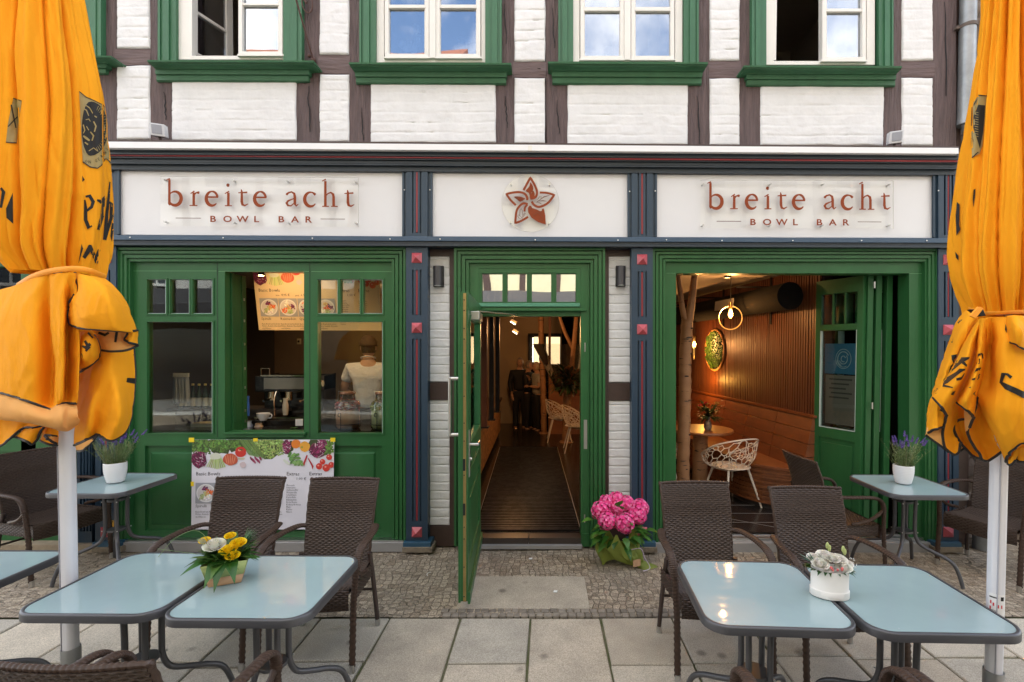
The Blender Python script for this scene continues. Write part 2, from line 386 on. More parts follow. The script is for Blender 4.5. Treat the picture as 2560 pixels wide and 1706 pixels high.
# --- infill brick panels (painted over), each a relief
def brickpanel(x0, y0, x1, y1, yf, seed, course=.088, blen=.24, amp=.008, res=.009, soft=1.0, name='infill_panel', parent=None):
    b = MB(); a, c, d, e = P(x0, y1, yf), P(x1, y1, yf), P(x1, y0, yf), P(x0, y0, yf)
    w = (c-a).length; hgt = (e-a).length; nu, nv = max(6, int(w/res)), max(6, int(hgt/res))
    def f(u, v):
        p = a*(1-u)*(1-v)+c*u*(1-v)+d*u*v+e*(1-u)*v
        X, Z = u*w, v*hgt
        zz = Z+.012*soft*noise.noise((X*4, Z*2, seed)); j = math.floor(zz/course); fz = zz/course-j
        gz = min(fz, 1-fz)*course
        xx = X+(j % 2)*blen*.5+seed*.37+.03*noise.noise((j*3.1, X, seed)); fxx = (xx/blen) % 1; gx = min(fxx, 1-fxx)*blen
        wz = .5+.5*noise.noise((X*3, j*5.3, seed+9)); wz = max(0, min(1, wz*2.4-.7)) if soft > .5 else .85
        jz = math.exp(-(gz/.0055)**2)*wz; jx = math.exp(-(gx/.007)**2)*(.35 if soft > .5 else .35)
        hh = amp*(.35*noise.noise((X*14, Z*22, seed))+.25*noise.noise((X*4, j*7.7, seed))-1.25*jz-jx*.35+.05*fz*soft+.25*soft*noise.noise((X*2.1, Z*9, seed+30)))
        ed = min(X, w-X, Z, hgt-Z); hh -= .010*math.exp(-(ed/.005)**2)
        k = .006*noise.noise((X*6, Z*6, seed+4))
        return (p.x+(k if ed < .01 else 0), p.y-hh, p.z+(k if ed < .01 else 0))
    b.grid(f, nu, nv)
    # rim going back to the timber
    def rim(pts):
        for p, q in zip(pts, pts[1:]): b.poly([p, q, (q[0], q[1]+.03, q[2]), (p[0], p[1]+.03, p[2])])
    rim([f(i/nu, 0) for i in range(nu+1)]); rim([f(i/nu, 1) for i in range(nu+1)]); rim([f(0, i/nv) for i in range(nv+1)]); rim([f(1, i/nv) for i in range(nv+1)])
    return b.build(name, WHITEW, parent or house, sharp=80)
NARROW = [(290, 373, 120, 163, 348), (798, 872, 135, 185, 354), (1286, 1363, 152, 194, 359), (1775, 1850, 150, 195, 363), (2256, 2334, 150, 194, 364)]
WIDE = [(428, 740, 203, 352), (926, 1239, 211, 357), (1419, 1720, 216, 362), (1902, 2211, 218, 364)]
for i, (a, b_, y1, y2, y3) in enumerate(NARROW):
    brickpanel(a, -190, b_, y1, -.008, i+1); brickpanel(a, y2, b_, y3, -.008, i+11)
for i, (a, b_, y1, y3) in enumerate(WIDE): brickpanel(a, y1-14, b_, y3, -.008, i+21)
# --- timbers
def timber(x0, y0, x1, y1, seed, yf=0.0, horiz=False, x0b=None, x1b=None, name=None):
    b = MB(); A = [P(x0, y0, yf), P(x1, y0, yf)]; B = [P(x0b or x0, y1, yf), P(x1b or x1, y1, yf)]
    n = max(3, int((A[0]-B[0]).length/.05)) if not horiz else max(3, int((A[1]-A[0]).length/.04))
    def f(u, v):
        p = A[0]*(1-u)*(1-v)+A[1]*u*(1-v)+B[0]*(1-u)*v+B[1]*u*v
        w = .0035*noise.noise((p.x*3, p.z*3, seed)) if horiz else .005*noise.noise((seed*3+(u > .5)*7, p.z*2.2, seed))
        e = (u < .01 or u > .99) if not horiz else (v < .01 or v > .99)
        hh = .004*noise.noise((p.x*9, p.z*(9 if horiz else 2.5), seed+2))
        return (p.x+(0 if horiz else w), p.y-hh+(.006 if e else 0), p.z+(w if horiz else 0))
    b.grid(f, *((n*2, 5) if horiz else (5, n*2)))
    q = [Vector(f(0, 1)), Vector(f(1, 1)), Vector(f(1, 0)), Vector(f(0, 0))]
    b.hexa([v+Vector((0, .004, 0)) for v in q], [v+Vector((0, .08, 0)) for v in q])
    b.build(name or ('timber_rail' if horiz else 'timber_post'), TIMBH if horiz else TIMBER, house, sharp=60)
LOW = 372
for i, (ua, ub, la, lb) in enumerate([(236, 291, 240, 291), (372, 440, 374, 429), (738, 799, 739, 799), (871, 928, 871, 927), (1238, 1287, 1238, 1286), (1362, 1420, 1367, 1420), (1719, 1776, 1719, 1775), (1849, 1903, 1849, 1903), (2210, 2257, 2210, 2256), (2333, 2392, 2333, 2392)]):
    timber(ua, -190, ub, LOW, i+1, x0b=la, x1b=lb)
for i, (a, b_, y1, y2, y3) in enumerate(NARROW): timber(a-3, y1+1, b_+3, y2-1, 40+i, yf=.002, horiz=True)
timber(-160, 118, 238, 165, 50, yf=.002, horiz=True); 
brickpanel(-160, 175, 238, 346, -.008, 61)
# cracks in the timbers
def cracks(b):
    r = random.Random(2)
    for (x, y0, y1) in [(770, 215, 330), (1261, 10, 110), (1393, 250, 335), (1345, 170, 172), (902, 270, 350), (1744, 240, 360), (2362, 5, 240), (1263, 240, 320), (1381, 20, 120), (410, 230, 300)]:
        pts = [(x+r.uniform(-2, 2)+(k*.6), y0+(y1-y0)*k/8) for k in range(9)]
        for k, (p, q) in enumerate(zip(pts, pts[1:])):
            w = 1.1*math.sin(math.pi*(k+.6)/9)+.2
            b.pquad([(p[0]-w, p[1]), (p[0]+w, p[1]), (q[0]+w, q[1]), (q[0]-w, q[1])], -.0045, .004)
hp('timber_crack', BLACK, cracks)
# backing masonry with window holes
def backing(b):
    zt = 8.2
    def bx(x0, x1, z0, z1, y0=.05, y1=.38): b.box(x0, x1, y0, y1, z0, z1)
    X = lambda px, py=100: P(px, py, .05).x
    zb = P(1300, 152, .05).z; z0 = P(1300, 380, .05).z-.1; zh = 5.95
    holes = [(-60, 21), (452, 708), (951, 1204), (1445, 1694), (1928, 2175)]
    xs = [-240]; 
    for a, c in holes: xs += [a, c]
    xs += [2392]
    bx(X(-240), X(2392), z0, zb+.02)
    bx(X(-240), X(2392), zh, zt)
    for k in range(0, len(xs), 2): bx(X(xs[k]), X(xs[k+1]), zb+.02, zh)
hp('wall', TIMBER, backing)
def upper_room(b):    # dark rooms behind the upper windows
    z0, z1 = 3.9, 6.4
    b.box(-5.6, 3.9, 3.2, 3.3, z0, z1); b.box(-5.6, 3.9, .38, 3.3, z1, z1+.1); b.box(-5.6, 3.9, .38, 3.3, 3.85, z0)
    for x in (-5.6, -4.0, -2.3, -.55, 1.0, 3.8): b.box(x, x+.1, .38, 3.2, z0, z1)
hp('upper_room', mat('upper_room_wall', (.30, .25, .2), .9), upper_room)
def roof(b):
    b.prism([(-6, -.45, 8.0), (-6, 4.5, 11.5), (-6, 4.5, 11.7), (-6, -.5, 8.15)], Vector((10, 0, 0)))
hp('roof', mat('roof_tiles', (.2, .07, .04), .8, var=.3, bump=.5), roof)
# --- upper windows
def stepframe(b, x0, y0, x1, y1, widths, ys, top=True, bottom=False):
    # nested stepped moulding: widths in px, ys = plane of each step; drawn outside -> inside
    cx0, cx1, cy0 = x0, x1, y0; th = .06
    for w, yf in zip(widths, ys):
        b.pbox(cx0, cy0 if top else y0, cx0+w, y1, yf, th); b.pbox(cx1-w, cy0 if top else y0, cx1, y1, yf, th)
        if top: b.pbox(cx0+w, cy0, cx1-w, cy0+w, yf, th)
        cx0 += w; cx1 -= w; cy0 += w
TOPY = -175
def cornice(x0, x1, xl0, xl1, yt, yb, seed):
    b = MB(); h = yb-yt
    prof = [(0, -.155, 0), (.09, -.15, 0), (.11, -.135, .12), (.17, -.13, .15), (.25, -.105, .42), (.36, -.075, .72), (.40, -.07, .80), (.42, -.055, .85), (.60, -.052, .88), (.66, -.05, .9), (.68, -.034, 1), (.94, -.03, 1), (.96, -.02, 1.02), (1.0, -.018, 1.02)]
    rows = []
    for f, yf, k in prof:
        a = x0+(xl0-x0)*k; c = x1+(xl1-x1)*k; py = yt+h*f; tilt = .0
        rows.append([b.vert(P(a, py, yf)), b.vert(P(c, py+1.5, yf)), b.vert(P(c, py+1.5, yf)+Vector((0, .02-yf, 0))), b.vert(P(a, py, yf)+Vector((0, .02-yf, 0)))])
    for r1, r2 in zip(rows, rows[1:]):
        for k in range(3): b.face((r1[k], r1[k+1], r2[k+1], r2[k])) if k != 1 else b.face((r1[1], r1[2], r2[2], r2[1]))
        b.face((r1[3], r1[0], r2[0], r2[3]))
    b.face(rows[0]); b.face(rows[-1][::-1])
    return b.build('window_cornice', UGREEN, house, sharp=25)
cornice(368, 784, 391, 771, 150, 204, 1); cornice(872, 1278, 890, 1265, 156, 210, 2); cornice(1370, 1770, 1381, 1754, 154, 211, 3); cornice(1860, 2255, 1868, 2238, 164, 215, 4); cornice(-160, 277, -140, 264, 138, 184, 5)
def upper_window(sx0, sx1, fx0, fx1, yb, left, right, gb, bar, openl=None):
    sur = MB(); wl = (fx0-sx0)
    stepframe(sur, sx0, TOPY-20, sx1, yb+3, [wl*.12, wl*.14, wl*.34, wl*.4], [-.05, -.038, -.045, -.03])
    s = sur.build('window_surround', UGREEN, house, bevel=.002)
    fr = MB(); yf = .0
    fr.pbox(fx0, TOPY, left[0]-11, yb, yf, .07); fr.pbox(right[1]+11, TOPY, fx1, yb, yf, .07); fr.pbox(left[0]-11, yb-9, right[1]+11, yb, yf, .07)
    fr.pbox(fx0, TOPY-12, fx1, TOPY, yf, .07)
    w = fr.build('window', UPVC, house, bevel=.002); tag(w, group='upper windows')
    for k, (a, c) in enumerate((left, right)):
        if openl and k == 0: continue
        sh = MB(); yy = -.012
        sh.pbox(a-9, TOPY, a, gb+1, yy, .06); sh.pbox(c, TOPY, c+9, gb+1, yy, .06); sh.pbox(a-9, gb+1, c+9, gb+9, yy, .06); sh.pbox(a-12, gb+8, c+12, gb+12, yy-.018, .04)
        sh.pbox(a-9, TOPY-8, c+9, TOPY, yy, .06); sh.pbox(a, bar[0], c, bar[1], yy+.006, .045)
        sh.pbox(a, TOPY, a+2, gb+1, yy+.016, .03); sh.pbox(c-2, TOPY, c, gb+1, yy+.016, .03)
        sh.build('sash', UPVC, w, bevel=.0015)
        g = MB(); g.pbox(a+2, TOPY, c-2, gb+1, .018, .004); g.build('pane', GLASSU, w)
    return w
w1 = upper_window(394, 754, 440, 720, 149, (491, 570), (605, 697), 128, (8, 13), openl=1)
w2 = upper_window(898, 1254, 939, 1216, 156, (971, 1063), (1099, 1192), 134, (12, 20))
w3 = upper_window(1396, 1747, 1433, 1706, 158, (1460, 1551), (1587, 1677), 139, (18, 27))
w4 = upper_window(1880, 2234, 1916, 2187, 162, (1945, 2030), (2065, 2156), 142, (22, 29), openl=1)
w0 = upper_window(-160, 252, -110, 234, 140, (-95, 20), (60, 205), 120, (8, 13))
def mullion(b):
    for (a, c, y) in ((1072, 1090, 146), (1560, 1578, 150)): b.pbox(a, TOPY, c, y, -.022, .05)
for w, a, c, y in ((w2, 1073, 1089, 145), (w3, 1561, 1577, 150)): part('mullion', UPVC, w, lambda b: b.pbox(a, TOPY, c, y, -.022, .05), bevel=.003)
# open sashes swung into the rooms
def open_sash(w, px, py, ang, width, x_hinge_y=.03, bar=True):
    base = P(px, py, x_hinge_y); top = P(px, TOPY, x_hinge_y); hgt = top.z-base.z
    d = Vector((math.cos(ang), math.sin(ang), 0)); n = Vector((-d.y, d.x, 0))
    def slab(b, u0, u1, z0, z1, t=.025):
        q = [base+d*u0+Vector((0, 0, z0)), base+d*u1+Vector((0, 0, z0)), base+d*u1+Vector((0, 0, z1)), base+d*u0+Vector((0, 0, z1))]
        b.hexa([p-n*t for p in q], [p+n*t for p in q])
    def f(b):
        slab(b, 0, .06, 0, hgt); slab(b, width-.06, width, 0, hgt); slab(b, .06, width-.06, 0, .07); slab(b, .06, width-.06, hgt-.07, hgt)
        slab(b, .06, width-.06, .42, .445, .018)
    part('sash', UPVC, w, f, bevel=.002)
    part('pane', GLASSU, w, lambda b: slab(b, .06, width-.06, .07, hgt-.07, .003))
open_sash(w1, 466, 140, R(70), .42); open_sash(w4, 1934, 150, R(100), .42)
# potted orchids behind the second window
for i, (x, y) in enumerate(((1022, 118), (1054, 78), (1148, 112), (1180, 112), (1522, 134))):
    if i == 4:
        o = thing('cup', 'white cup on the sill inside the third upper window', 'cup', P(x, y+6, .16)); b = MB(); b.lathe([(.03, 0), (.045, .05), (.04, .06), (.02, .02)], P(x, y+6, .16)); b.build('bowl', UPVC, o); continue
    o = thing('orchid', ['white orchid spray at the left inside the second upper window', 'tall white orchid spray beside the middle bar of the second window', 'full white orchid spray in the right pane of the second window', 'small white orchid spray at the far right of the second window'][i], 'plant', P(x, 150, .14), group='orchids in the second upper window')
    b = MB(); c = P(x, y, .14); r = random.Random(i); b.tube([P(x+3, 152, .15), P(x+6, y+6, .15), c], .003, 5); b.build('stem', mat('stem_green', (.05, .1, .02), .6), o)
    b = MB()
    for k in range(9 if i in (0, 2) else 6):
        cc = c+Vector((r.uniform(-.06, .06), r.uniform(-.02, .02), r.uniform(-.09, .04)))
        for q in range(5):
            a = q*2*math.pi/5+r.random(); b.sphere(cc+Vector((math.cos(a)*.018, -.005, math.sin(a)*.018)), .017, 6, 4, (1, .3, 1))
    b.build('blossom', mat('white_petal', (.85, .84, .82), .6), o)
# ================================================================== shopfront
# masonry behind the joinery: piers and lintel
def masonry(b):
    X = lambda px: P(px, 872, .12).x
    zl, zt = P(1300, 672, .12).z, P(1300, 372, .12).z+.1
    b.box(X(-240), X(2397), .12, .3, zl, zt)
    for a, c in ((180, 330), (988, 1190), (1460, 1655), (2302, 2397)): b.box(X(a), X(c), .12, .3, 0, zl)
    b.box(X(330), X(988), .12, .3, 0, .86); b.box(X(-240), X(180), .12, .3, 0, .8)
hp('masonry_pier', mat('dark_masonry', (.12, .09, .08), .9), masonry)
# ledge and cornice on top of the shopfront
def xs_span(): return 268, 2396
def hband(b, y0l, y0r, y1l, y1r, yf, th, xa=262, xb=2397): b.pquad([(xa, y1l), (xb, y1r), (xb, y0r), (xa, y0l)], yf, th)
hp('ledge_flashing', DTIMB, lambda b: hband(b, 349, 366, 355, 372, -.20, .3), bevel=.002)
hp('ledge', LEDGE, lambda b: hband(b, 354, 370, 370, 385, -.235, .22), bevel=.003)
hp('ledge_joint', UPVC, lambda b: b.pquad([(1320, 377), (1330, 377), (1330, 364), (1320, 364)], -.24, .02))
def corn(b):
    for (a, c, yf) in ((0, 7, -.2), (7, 12, -.185), (12, 17, -.19), (21, 27, -.165), (27, 38, -.145), (38, 42, -.155), (42, 58, -.125)):
        hband(b, 370+a*.93, 384+a*.93, 370+c*.93, 384+c*.93, yf, .3+yf*0)
hp('cornice', NAVY, corn, bevel=.002)
hp('cornice_red_line', RED, lambda b: hband(b, 386, 401.5, 389.5, 405, -.176, .1))
# fascia: blue frames and sign panels
hp('fascia_board', BLUE, lambda b: b.pquad([(262, 600), (2397, 605), (2397, 418), (262, 404)], -.07, .2))
PANELS = [(298, 1005, 420, 426, 586, 590), (1081, 1569, 426, 431, 590, 592), (1643, 2333, 431, 434, 592, 594)]
for a, c, yl, yr, bl, br in PANELS:
    def fr(b):
        o = 13
        b.pquad([(a-o, bl+6), (a, bl), (a, yl), (a-o, yl-9)], -.10, .03); b.pquad([(c, br), (c+o, br+6), (c+o, yr-9), (c, yr)], -.10, .03)
        b.pquad([(a-o, yl-2), (c+o, yr-2), (c+o, yr-13), (a-o, yl-13)], -.108, .03); b.pquad([(a, yl+1), (c, yr+1), (c, yr-3), (a, yl-3)], -.094, .02)
        b.pquad([(a-5, bl), (a, bl), (a, yl), (a-5, yl)], -.112, .01); b.pquad([(c, br), (c+5, br), (c+5, yr), (c, yr)], -.112, .01)
    hp('panel_frame', BLUE, fr, bevel=.003)
    hp('sign_panel', SIGNW, lambda b: b.pquad([(a-1, bl+1), (c+1, br+1), (c+1, yr-1), (a-1, yl-1)], -.084, .01))
def lower_rail(b):
    for d0, d1, yf in ((0, 12, -.135),): b.pquad([(262, 588+d1), (2397, 596+d1), (2397, 596+d0), (262, 588+d0)], yf, .2)
hp('fascia_rail', NAVYL, lower_rail, bevel=.004)
hp('fascia_lower_moulding', NAVY, lambda b: (b.pquad([(262, 607), (2397, 614), (2397, 608), (262, 600)], -.12, .2), b.pquad([(262, 613), (2397, 620), (2397, 614), (262, 607)], -.14, .24)), bevel=.002)
# small lamps set in the frames
pins = [(321, 407), (549, 409), (782, 411), (968, 413), (1105, 413), (1335, 416), (1539, 417), (1673, 417), (1810, 418), (1992, 420), (2148, 420), (325, 594), (558, 595), (781, 596), (975, 598), (1100, 598), (1338, 600), (1545, 601), (1666, 600), (1805, 602), (1982, 602), (2154, 602), (2317, 602), (1011, 475), (1075, 475), (1574, 479), (1638, 478), (2346, 477)]
for x, y in pins:
    b = MB(); b.sphere(P(x, y, -.14 if y > 580 else -.122), .006, 8, 5); b.build('pin_light', mat('pin_white', (.85, .85, .82), .3), house)
# pilasters
def pyramid(b, cx, cy, yf, s=12.5):
    q = [P(cx-s, cy+s, yf), P(cx+s, cy+s, yf), P(cx+s, cy-s, yf), P(cx-s, cy-s, yf)]; ap = P(cx, cy, yf-.035)
    ap = Vector((sum(p.x for p in q)/4, yf-.04, sum(p.z for p in q)/4)); k = [p+Vector((0, .012, 0)) for p in q]
    i = [b.vert(p) for p in q]; j = [b.vert(p) for p in k]; a = b.vert(ap)
    for n in range(4): b.face((i[n], i[(n+1) % 4], a)); b.face((j[n], j[(n+1) % 4], i[(n+1) % 4], i[n]))
def grooved(b, x0, x1, ya, yb, yf, gs, segs):
    # board with three vertical flutes cut per segment: built as strips round the flutes
    th = .03; cx = (x0+x1)/2; gx = [cx-9.5, cx, cx+9.5]; hw = [2.2, 2.6, 2.2]
    edges = [x0]+[v for g, w in zip(gx, hw) for v in (g-w, g+w)]+[x1]
    y = ya
    for (s0, s1) in segs:
        b.pbox(x0, y, x1, s0, yf, th)
        for k in range(0, 8, 2): b.pbox(edges[k], s0, edges[k+1], s1, yf, th)
        y = s1
    b.pbox(x0, y, x1, yb, yf, th); b.pbox(x0, ya, x1, yb, yf+.018, .1)
PIL = [(238, 290, 0), (1015, 1069, 0), (1579, 1632, 4), (2346, 2397, 5)]
for n, (a, c, dy) in enumerate(PIL):
    if n: 
        hp('frieze_block', BLUE, lambda b: grooved(b, a, c, 405+dy, 602+dy, -.118, 0, [(426+dy, 583+dy)]), bevel=0)
        hp('flute_inlay', RED, lambda b: b.pbox((a+c)/2-2, 428+dy, (a+c)/2+2, 581+dy, -.112, .005))
    segs = [(675+dy, 788+dy), (848+dy, 1303)]
    hp('pilaster', BLUE, lambda b: (grooved(b, a, c, 616+dy, 1356, -.10, 0, segs)), bevel=0)
    for s0, s1 in segs: hp('flute_inlay', RED, lambda b: b.pbox((a+c)/2-2, s0+2, (a+c)/2+2, s1-1, -.094, .005))
    for y in (645+dy, 820+dy, 1331): hp('pyramid_stud', STUD, lambda b: pyramid(b, (a+c)/2, y, -.105))
    hp('pilaster_base', mat('blue_base_paint', (.03, .095, .16), .4, var=.2), lambda b: (b.pbox(a-8, 1357, c+8, 1370, -.14, .2)), bevel=.004)
    hp('base_stone', mat('sandstone', (.26, .21, .15), .9, var=.4, vscale=14, bump=.9), lambda b: b.pbox(a-10, 1369, c+12, 1383, -.15, .3), bevel=.006)
# second pilaster at the far left and gap board
hp('pilaster', BLUE, lambda b: (b.pbox(192, 630, 230, 1362, -.06, .1), [b.pbox(x, 660, x+3, 1330, -.075, .02) for x in (197, 205, 213, 221)]), bevel=.002)
hp('gap_board', DTIMB, lambda b: b.pbox(228, 620, 240, 1370, -.03, .1))
# brick piers beside the door
for (a, c, t0, t1, b0, b1, s) in ((1070, 1125, 640, 957, 1001, 1315, 3), (1520, 1578, 640, 958, 1002, 1318, 4)):
    brickpanel(a, t0, c, t1, .012, 70+s, course=.079, blen=.26, amp=.009, res=.0045, soft=.25, name='brick_pier')
    brickpanel(a, b0, c, b1, .012, 80+s, course=.079, blen=.26, amp=.009, res=.0045, soft=.25, name='brick_pier')
    hp('pier_rail', DTIMB, lambda b: (b.pbox(a-1, 618, c+1, t0+1, .0, .12), b.pbox(a-1, t1, c+1, b0, .0, .12), b.pbox(a-1, b1, c+1, 1366, .0, .12)), bevel=.002)
hp('pier_post', DTIMB, lambda b: b.pbox(1124, 618, 1136, 1366, -.002, .12), bevel=.002)
hp('pier_post', DTIMB, lambda b: b.pbox(1511, 618, 1522, 1366, -.002, .12), bevel=.002)
# architraves
def architrave(x0, x1, y0, y1, inner):
    n = [6, 3, 7, 3, 8, 2, 7]; tot = sum(n); w = [v*inner/tot for v in n]; ys = [-.085, -.055, -.075, -.045, -.065, -.03, -.05]
    b = MB(); stepframe(b, x0, y0, x1, y1, w, ys); return b.build('architrave', GREEN, house, bevel=.0015)
def stepframe(b, x0, y0, x1, y1, widths, ys, top=True, bottom=False):
    cx0, cx1, cy0 = x0, x1, y0
    for w, yf in zip(widths, ys):
        th = .14-yf if y0 > 300 else .05-yf
        b.pbox(cx0, y0 if not top else cy0, cx0+w, y1, yf, th); b.pbox(cx1-w, cy0, cx1, y1, yf, th)
        b.pbox(cx0+w, cy0, cx1-w, cy0+w, yf, th); cx0 += w; cx1 -= w; cy0 += w
architrave(290, 1014, 619, 1356, 35); architrave(1135, 1513, 620, 1366, 37); architrave(1632, 2345, 622, 1357, 32)
# ---- left bay: serving window
def rframe(b, x0, y0, x1, y1, w, yf, th, wt=None, wb=None):
    wt = wt or w; wb = wb or w
    b.pbox(x0, y0, x0+w, y1, yf, th); b.pbox(x1-w, y0, x1, y1, yf, th); b.pbox(x0+w, y0, x1-w, y0+wt, yf, th); b.pbox(x0+w, y1-wb, x1-w, y1, yf, th)
sw = None
def bay_body(b):
    th = .07
    b.pbox(325, 652, 981, 678, -.012, th)                     # header board
    for a, c in ((325, 367), (531, 562), (760, 794), (956.5, 981)): b.pbox(a, 678, c, 1094, -.012, th)
    for a, c in ((367, 531), (794, 956.5)):
        b.pbox(a, 678, c, 698.5, -.012, th); b.pbox(a, 784.6, c, 805, -.012, th); b.pbox(a, 1083.5, c, 1094, -.012, th)
    for xs in ((415, 425, 473, 481), (844, 851, 900, 908)):
        b.pbox(xs[0], 698.5, xs[1], 784.6, -.005, .05); b.pbox(xs[2], 698.5, xs[3], 784.6, -.005, .05)
    b.pbox(325, 1094, 981, 1115, -.012, th); b.pbox(325, 1327, 981, 1357, -.012, th)
    for a, c in ((325, 362), (530, 562), (758, 795), (954, 981)): b.pbox(a, 1115, c, 1327, -.012, th)
    b.pbox(562, 1090, 760, 1096, -.012, th)
left = hp('serving_window', GREEN, bay_body, bevel=.002)
def fields(b):
    for a, c in ((362, 530), (562, 758), (795, 954)):
        b.pbox(a, 1115, c, 1327, .012, .04)
        q0 = [P(a+15, 1312, .012), P(c-15, 1312, .012), P(c-15, 1130, .012), P(a+15, 1130, .012)]; q1 = [P(a+20, 1307, -.004), P(c-20, 1307, -.004), P(c-20, 1135, -.004), P(a+20, 1135, -.004)]
        b.hexa(q1, q0)
part('panel_field', GREEN, left, fields)
part('seam_line', mat('seam_light_green', (.16, .36, .17), .5), left, lambda b: (b.pbox(333, 677.4, 541, 678.2, -.0135, .003), b.pbox(546, 678.5, 772, 679.3, -.0135, .003), b.pbox(778, 679, 981, 679.8, -.0135, .003)))
part('seam', mat('seam_dark_green', (.012, .05, .016), .6), left, lambda b: (b.pbox(542, 654, 544.5, 1094, -.0135, .003), b.pbox(773, 654, 775.5, 1094, -.0135, .003)))
def beads(b):
    B = lambda x0, y0, x1, y1: rframe(b, x0, y0, x1, y1, 3.2, -.020, .03)
    for x0, x1 in ((366, 416), (424, 474), (480, 532), (793, 845), (850, 901), (907, 957.5)): B(x0, 697.5, x1, 786)
    B(366, 804, 532, 1085); B(793, 804, 957.5, 1085.5)
for q in ((366, 697.5, 416, 786), (424, 697.5, 474, 786), (480, 697.5, 532, 786), (793, 697.5, 845, 786), (850, 697.5, 901, 786), (907, 697.5, 957.5, 786), (366, 804, 532, 1085), (793, 804, 957.5, 1085.5)):
    part('glazing_bead', GREEN, left, lambda b: rframe(b, q[0]-2.4, q[1]-2.4, q[2]+2.4, q[3]+2.4, 3.2, -.020, .03), bevel=.0015)
for x0, y0, x1, y1 in [(366, 698, 415, 785), (424, 698, 474, 785), (480, 698, 531, 785), (793, 699, 845, 785), (850, 699, 901, 785), (907, 699, 957, 785), (366, 804, 531, 1085), (793, 804, 957, 1085)]:
    part('pane', GLASS, left, lambda b: b.pbox(x0, y0, x1, y1, .01, .005))
part('rebate_seal', mat('pale_seal', (.45, .58, .55), .35), left, lambda b: [rframe(b, x0+.6, y0+.6, x1-.6, y1-.6, 1.0, -.004, .012) for x0, y0, x1, y1 in [(366, 698, 415, 785), (424, 698, 474, 785), (480, 698, 531, 785), (793, 699, 845, 785), (850, 699, 901, 785), (907, 699, 957, 785), (366, 804, 531, 1085), (793, 804, 957, 1085)]])
part('sill', GREEN, left, lambda b: (b.pbox(558, 1082, 763, 1087, -.05, .15), b.pbox(560, 1087, 761, 1094, -.035, .1)), bevel=.003)
def folded_sash(b):      # the opened middle sash, swung inward and seen along its edge
    x0 = P(566, 872, .06).x; z0, z1 = P(600, 1082, .06).z, P(600, 682, .06).z
    b.box(x0, x0+.028, .06, .24, z0, z1); b.box(x0+.028, x0+.045, .075, .10, z0, z1); b.box(x0-.006, x0+.034, .24, .30, z0, z1); b.box(x0+.028, x0+.036, .12, .22, z0+.09, z0+.6)
fs = part('open_sash', GREEN, left, folded_sash, bevel=.002)
part('edge_hardware', ALU, left, lambda b: [b.box(P(566, 872, .06).x+.034, P(566, 872, .06).x+.038, .26, .275, z-.012, z+.012) for z in [1.1, 1.2, 1.42, 1.6, 1.83, 2.05, 2.25]])
part('sill_plinth', GREYST, left, lambda b: b.pbox(306, 1357, 1010, 1381, -.10, .25), bevel=.006)
part('sill_plate', ALU, left, lambda b: b.pbox(306, 1352, 1010, 1357, -.085, .08), bevel=.001)
# ---- far left bay, mostly behind the parasol
def far_left(b):
    b.pbox(-200, 646, 190, 667, -.02, .1); b.pbox(-200, 732, 190, 746, -.03, .1); b.pbox(-200, 1085, 190, 1130, -.01, .1); b.pbox(-200, 1330, 190, 1362, -.01, .1)
    for x in (-200, 52, 150): b.pbox(x, 667, x+38, 1330, -.01, .1)
    b.pbox(-162, 1130, 150, 1330, .01, .05); b.pbox(-150, 1145, 40, 1318, -.002, .02); b.pbox(100, 1145, 142, 1318, -.002, .02)
fl = hp('side_shopfront', GREEN, far_left, bevel=.002)
part('pane', GLASS, fl, lambda b: b.pbox(-162, 667, 150, 1085, .03, .006))
hp('side_fascia', NAVY, lambda b: (b.pbox(-200, 372, 262, 384, -.12, .3), b.pbox(-200, 600, 236, 630, -.13, .3), b.pbox(-200, 630, 190, 646, -.07, .2)), bevel=.003)
hp('side_fascia_panel', SIGNW, lambda b: b.pbox(-200, 384, 236, 600, -.03, .2))
hp('side_plinth', mat('sandstone2', (.36, .29, .2), .9, var=.3, vscale=14, bump=.7), lambda b: b.pbox(-200, 1362, 238, 1384, -.1, .3), bevel=.006)
# ---- door frame with transom
def doorframe(b):
    b.pbox(1171, 657, 1474, 671, -.018, .1)
    b.pbox(1171, 671, 1197, 1367, -.018, .12); b.pbox(1452, 671, 1474, 1367, -.018, .12)
    b.pbox(1197, 671, 1452, 682, -.012, .1); b.pbox(1197, 757, 1452, 771, -.012, .1); b.pbox(1197, 682, 1203, 757, -.012, .1); b.pbox(1442, 682, 1452, 757, -.012, .1)
    for a, c in ((1258, 1266), (1319, 1327.5), (1380, 1389)): b.pbox(a, 682, c, 757, -.005, .06)
    b.pbox(1190, 771, 1466, 777, -.055, .12); b.pbox(1197, 777, 1452, 791, .0, .1)
    b.pbox(1176, 1340, 1196, 1367, -.03, .02); b.pbox(1455, 1335, 1474, 1367, -.03, .02)
df = hp('door_frame', GREEN, doorframe, bevel=.002)
for a, c in ((1203, 1258), (1266, 1319), (1327.5, 1380), (1389, 1442)):
    part('transom_pane', GLASST, df, lambda b: b.pbox(a, 682, c, 757, .02, .005))
    part('transom_bead', GREEN, df, lambda b: rframe(b, a-.5, 681.5, c+.5, 757.5, 2.5, -.012, .02), bevel=.001)
part('transom_sill', mat('sill_light_green', (.08, .26, .16), .4), df, lambda b: b.pbox(1196, 758, 1450, 767, -.028, .03), bevel=.003)
part('strike_plate', ALU, df, lambda b: (b.pbox(1459.5, 1050, 1468, 1123, -.0205, .003), b.pbox(1461, 1072, 1466, 1098, -.0225, .003), b.pbox(1461, 857, 1464, 880, -.0205, .003), b.pbox(1460, 1287, 1463, 1307, -.0205, .003)))
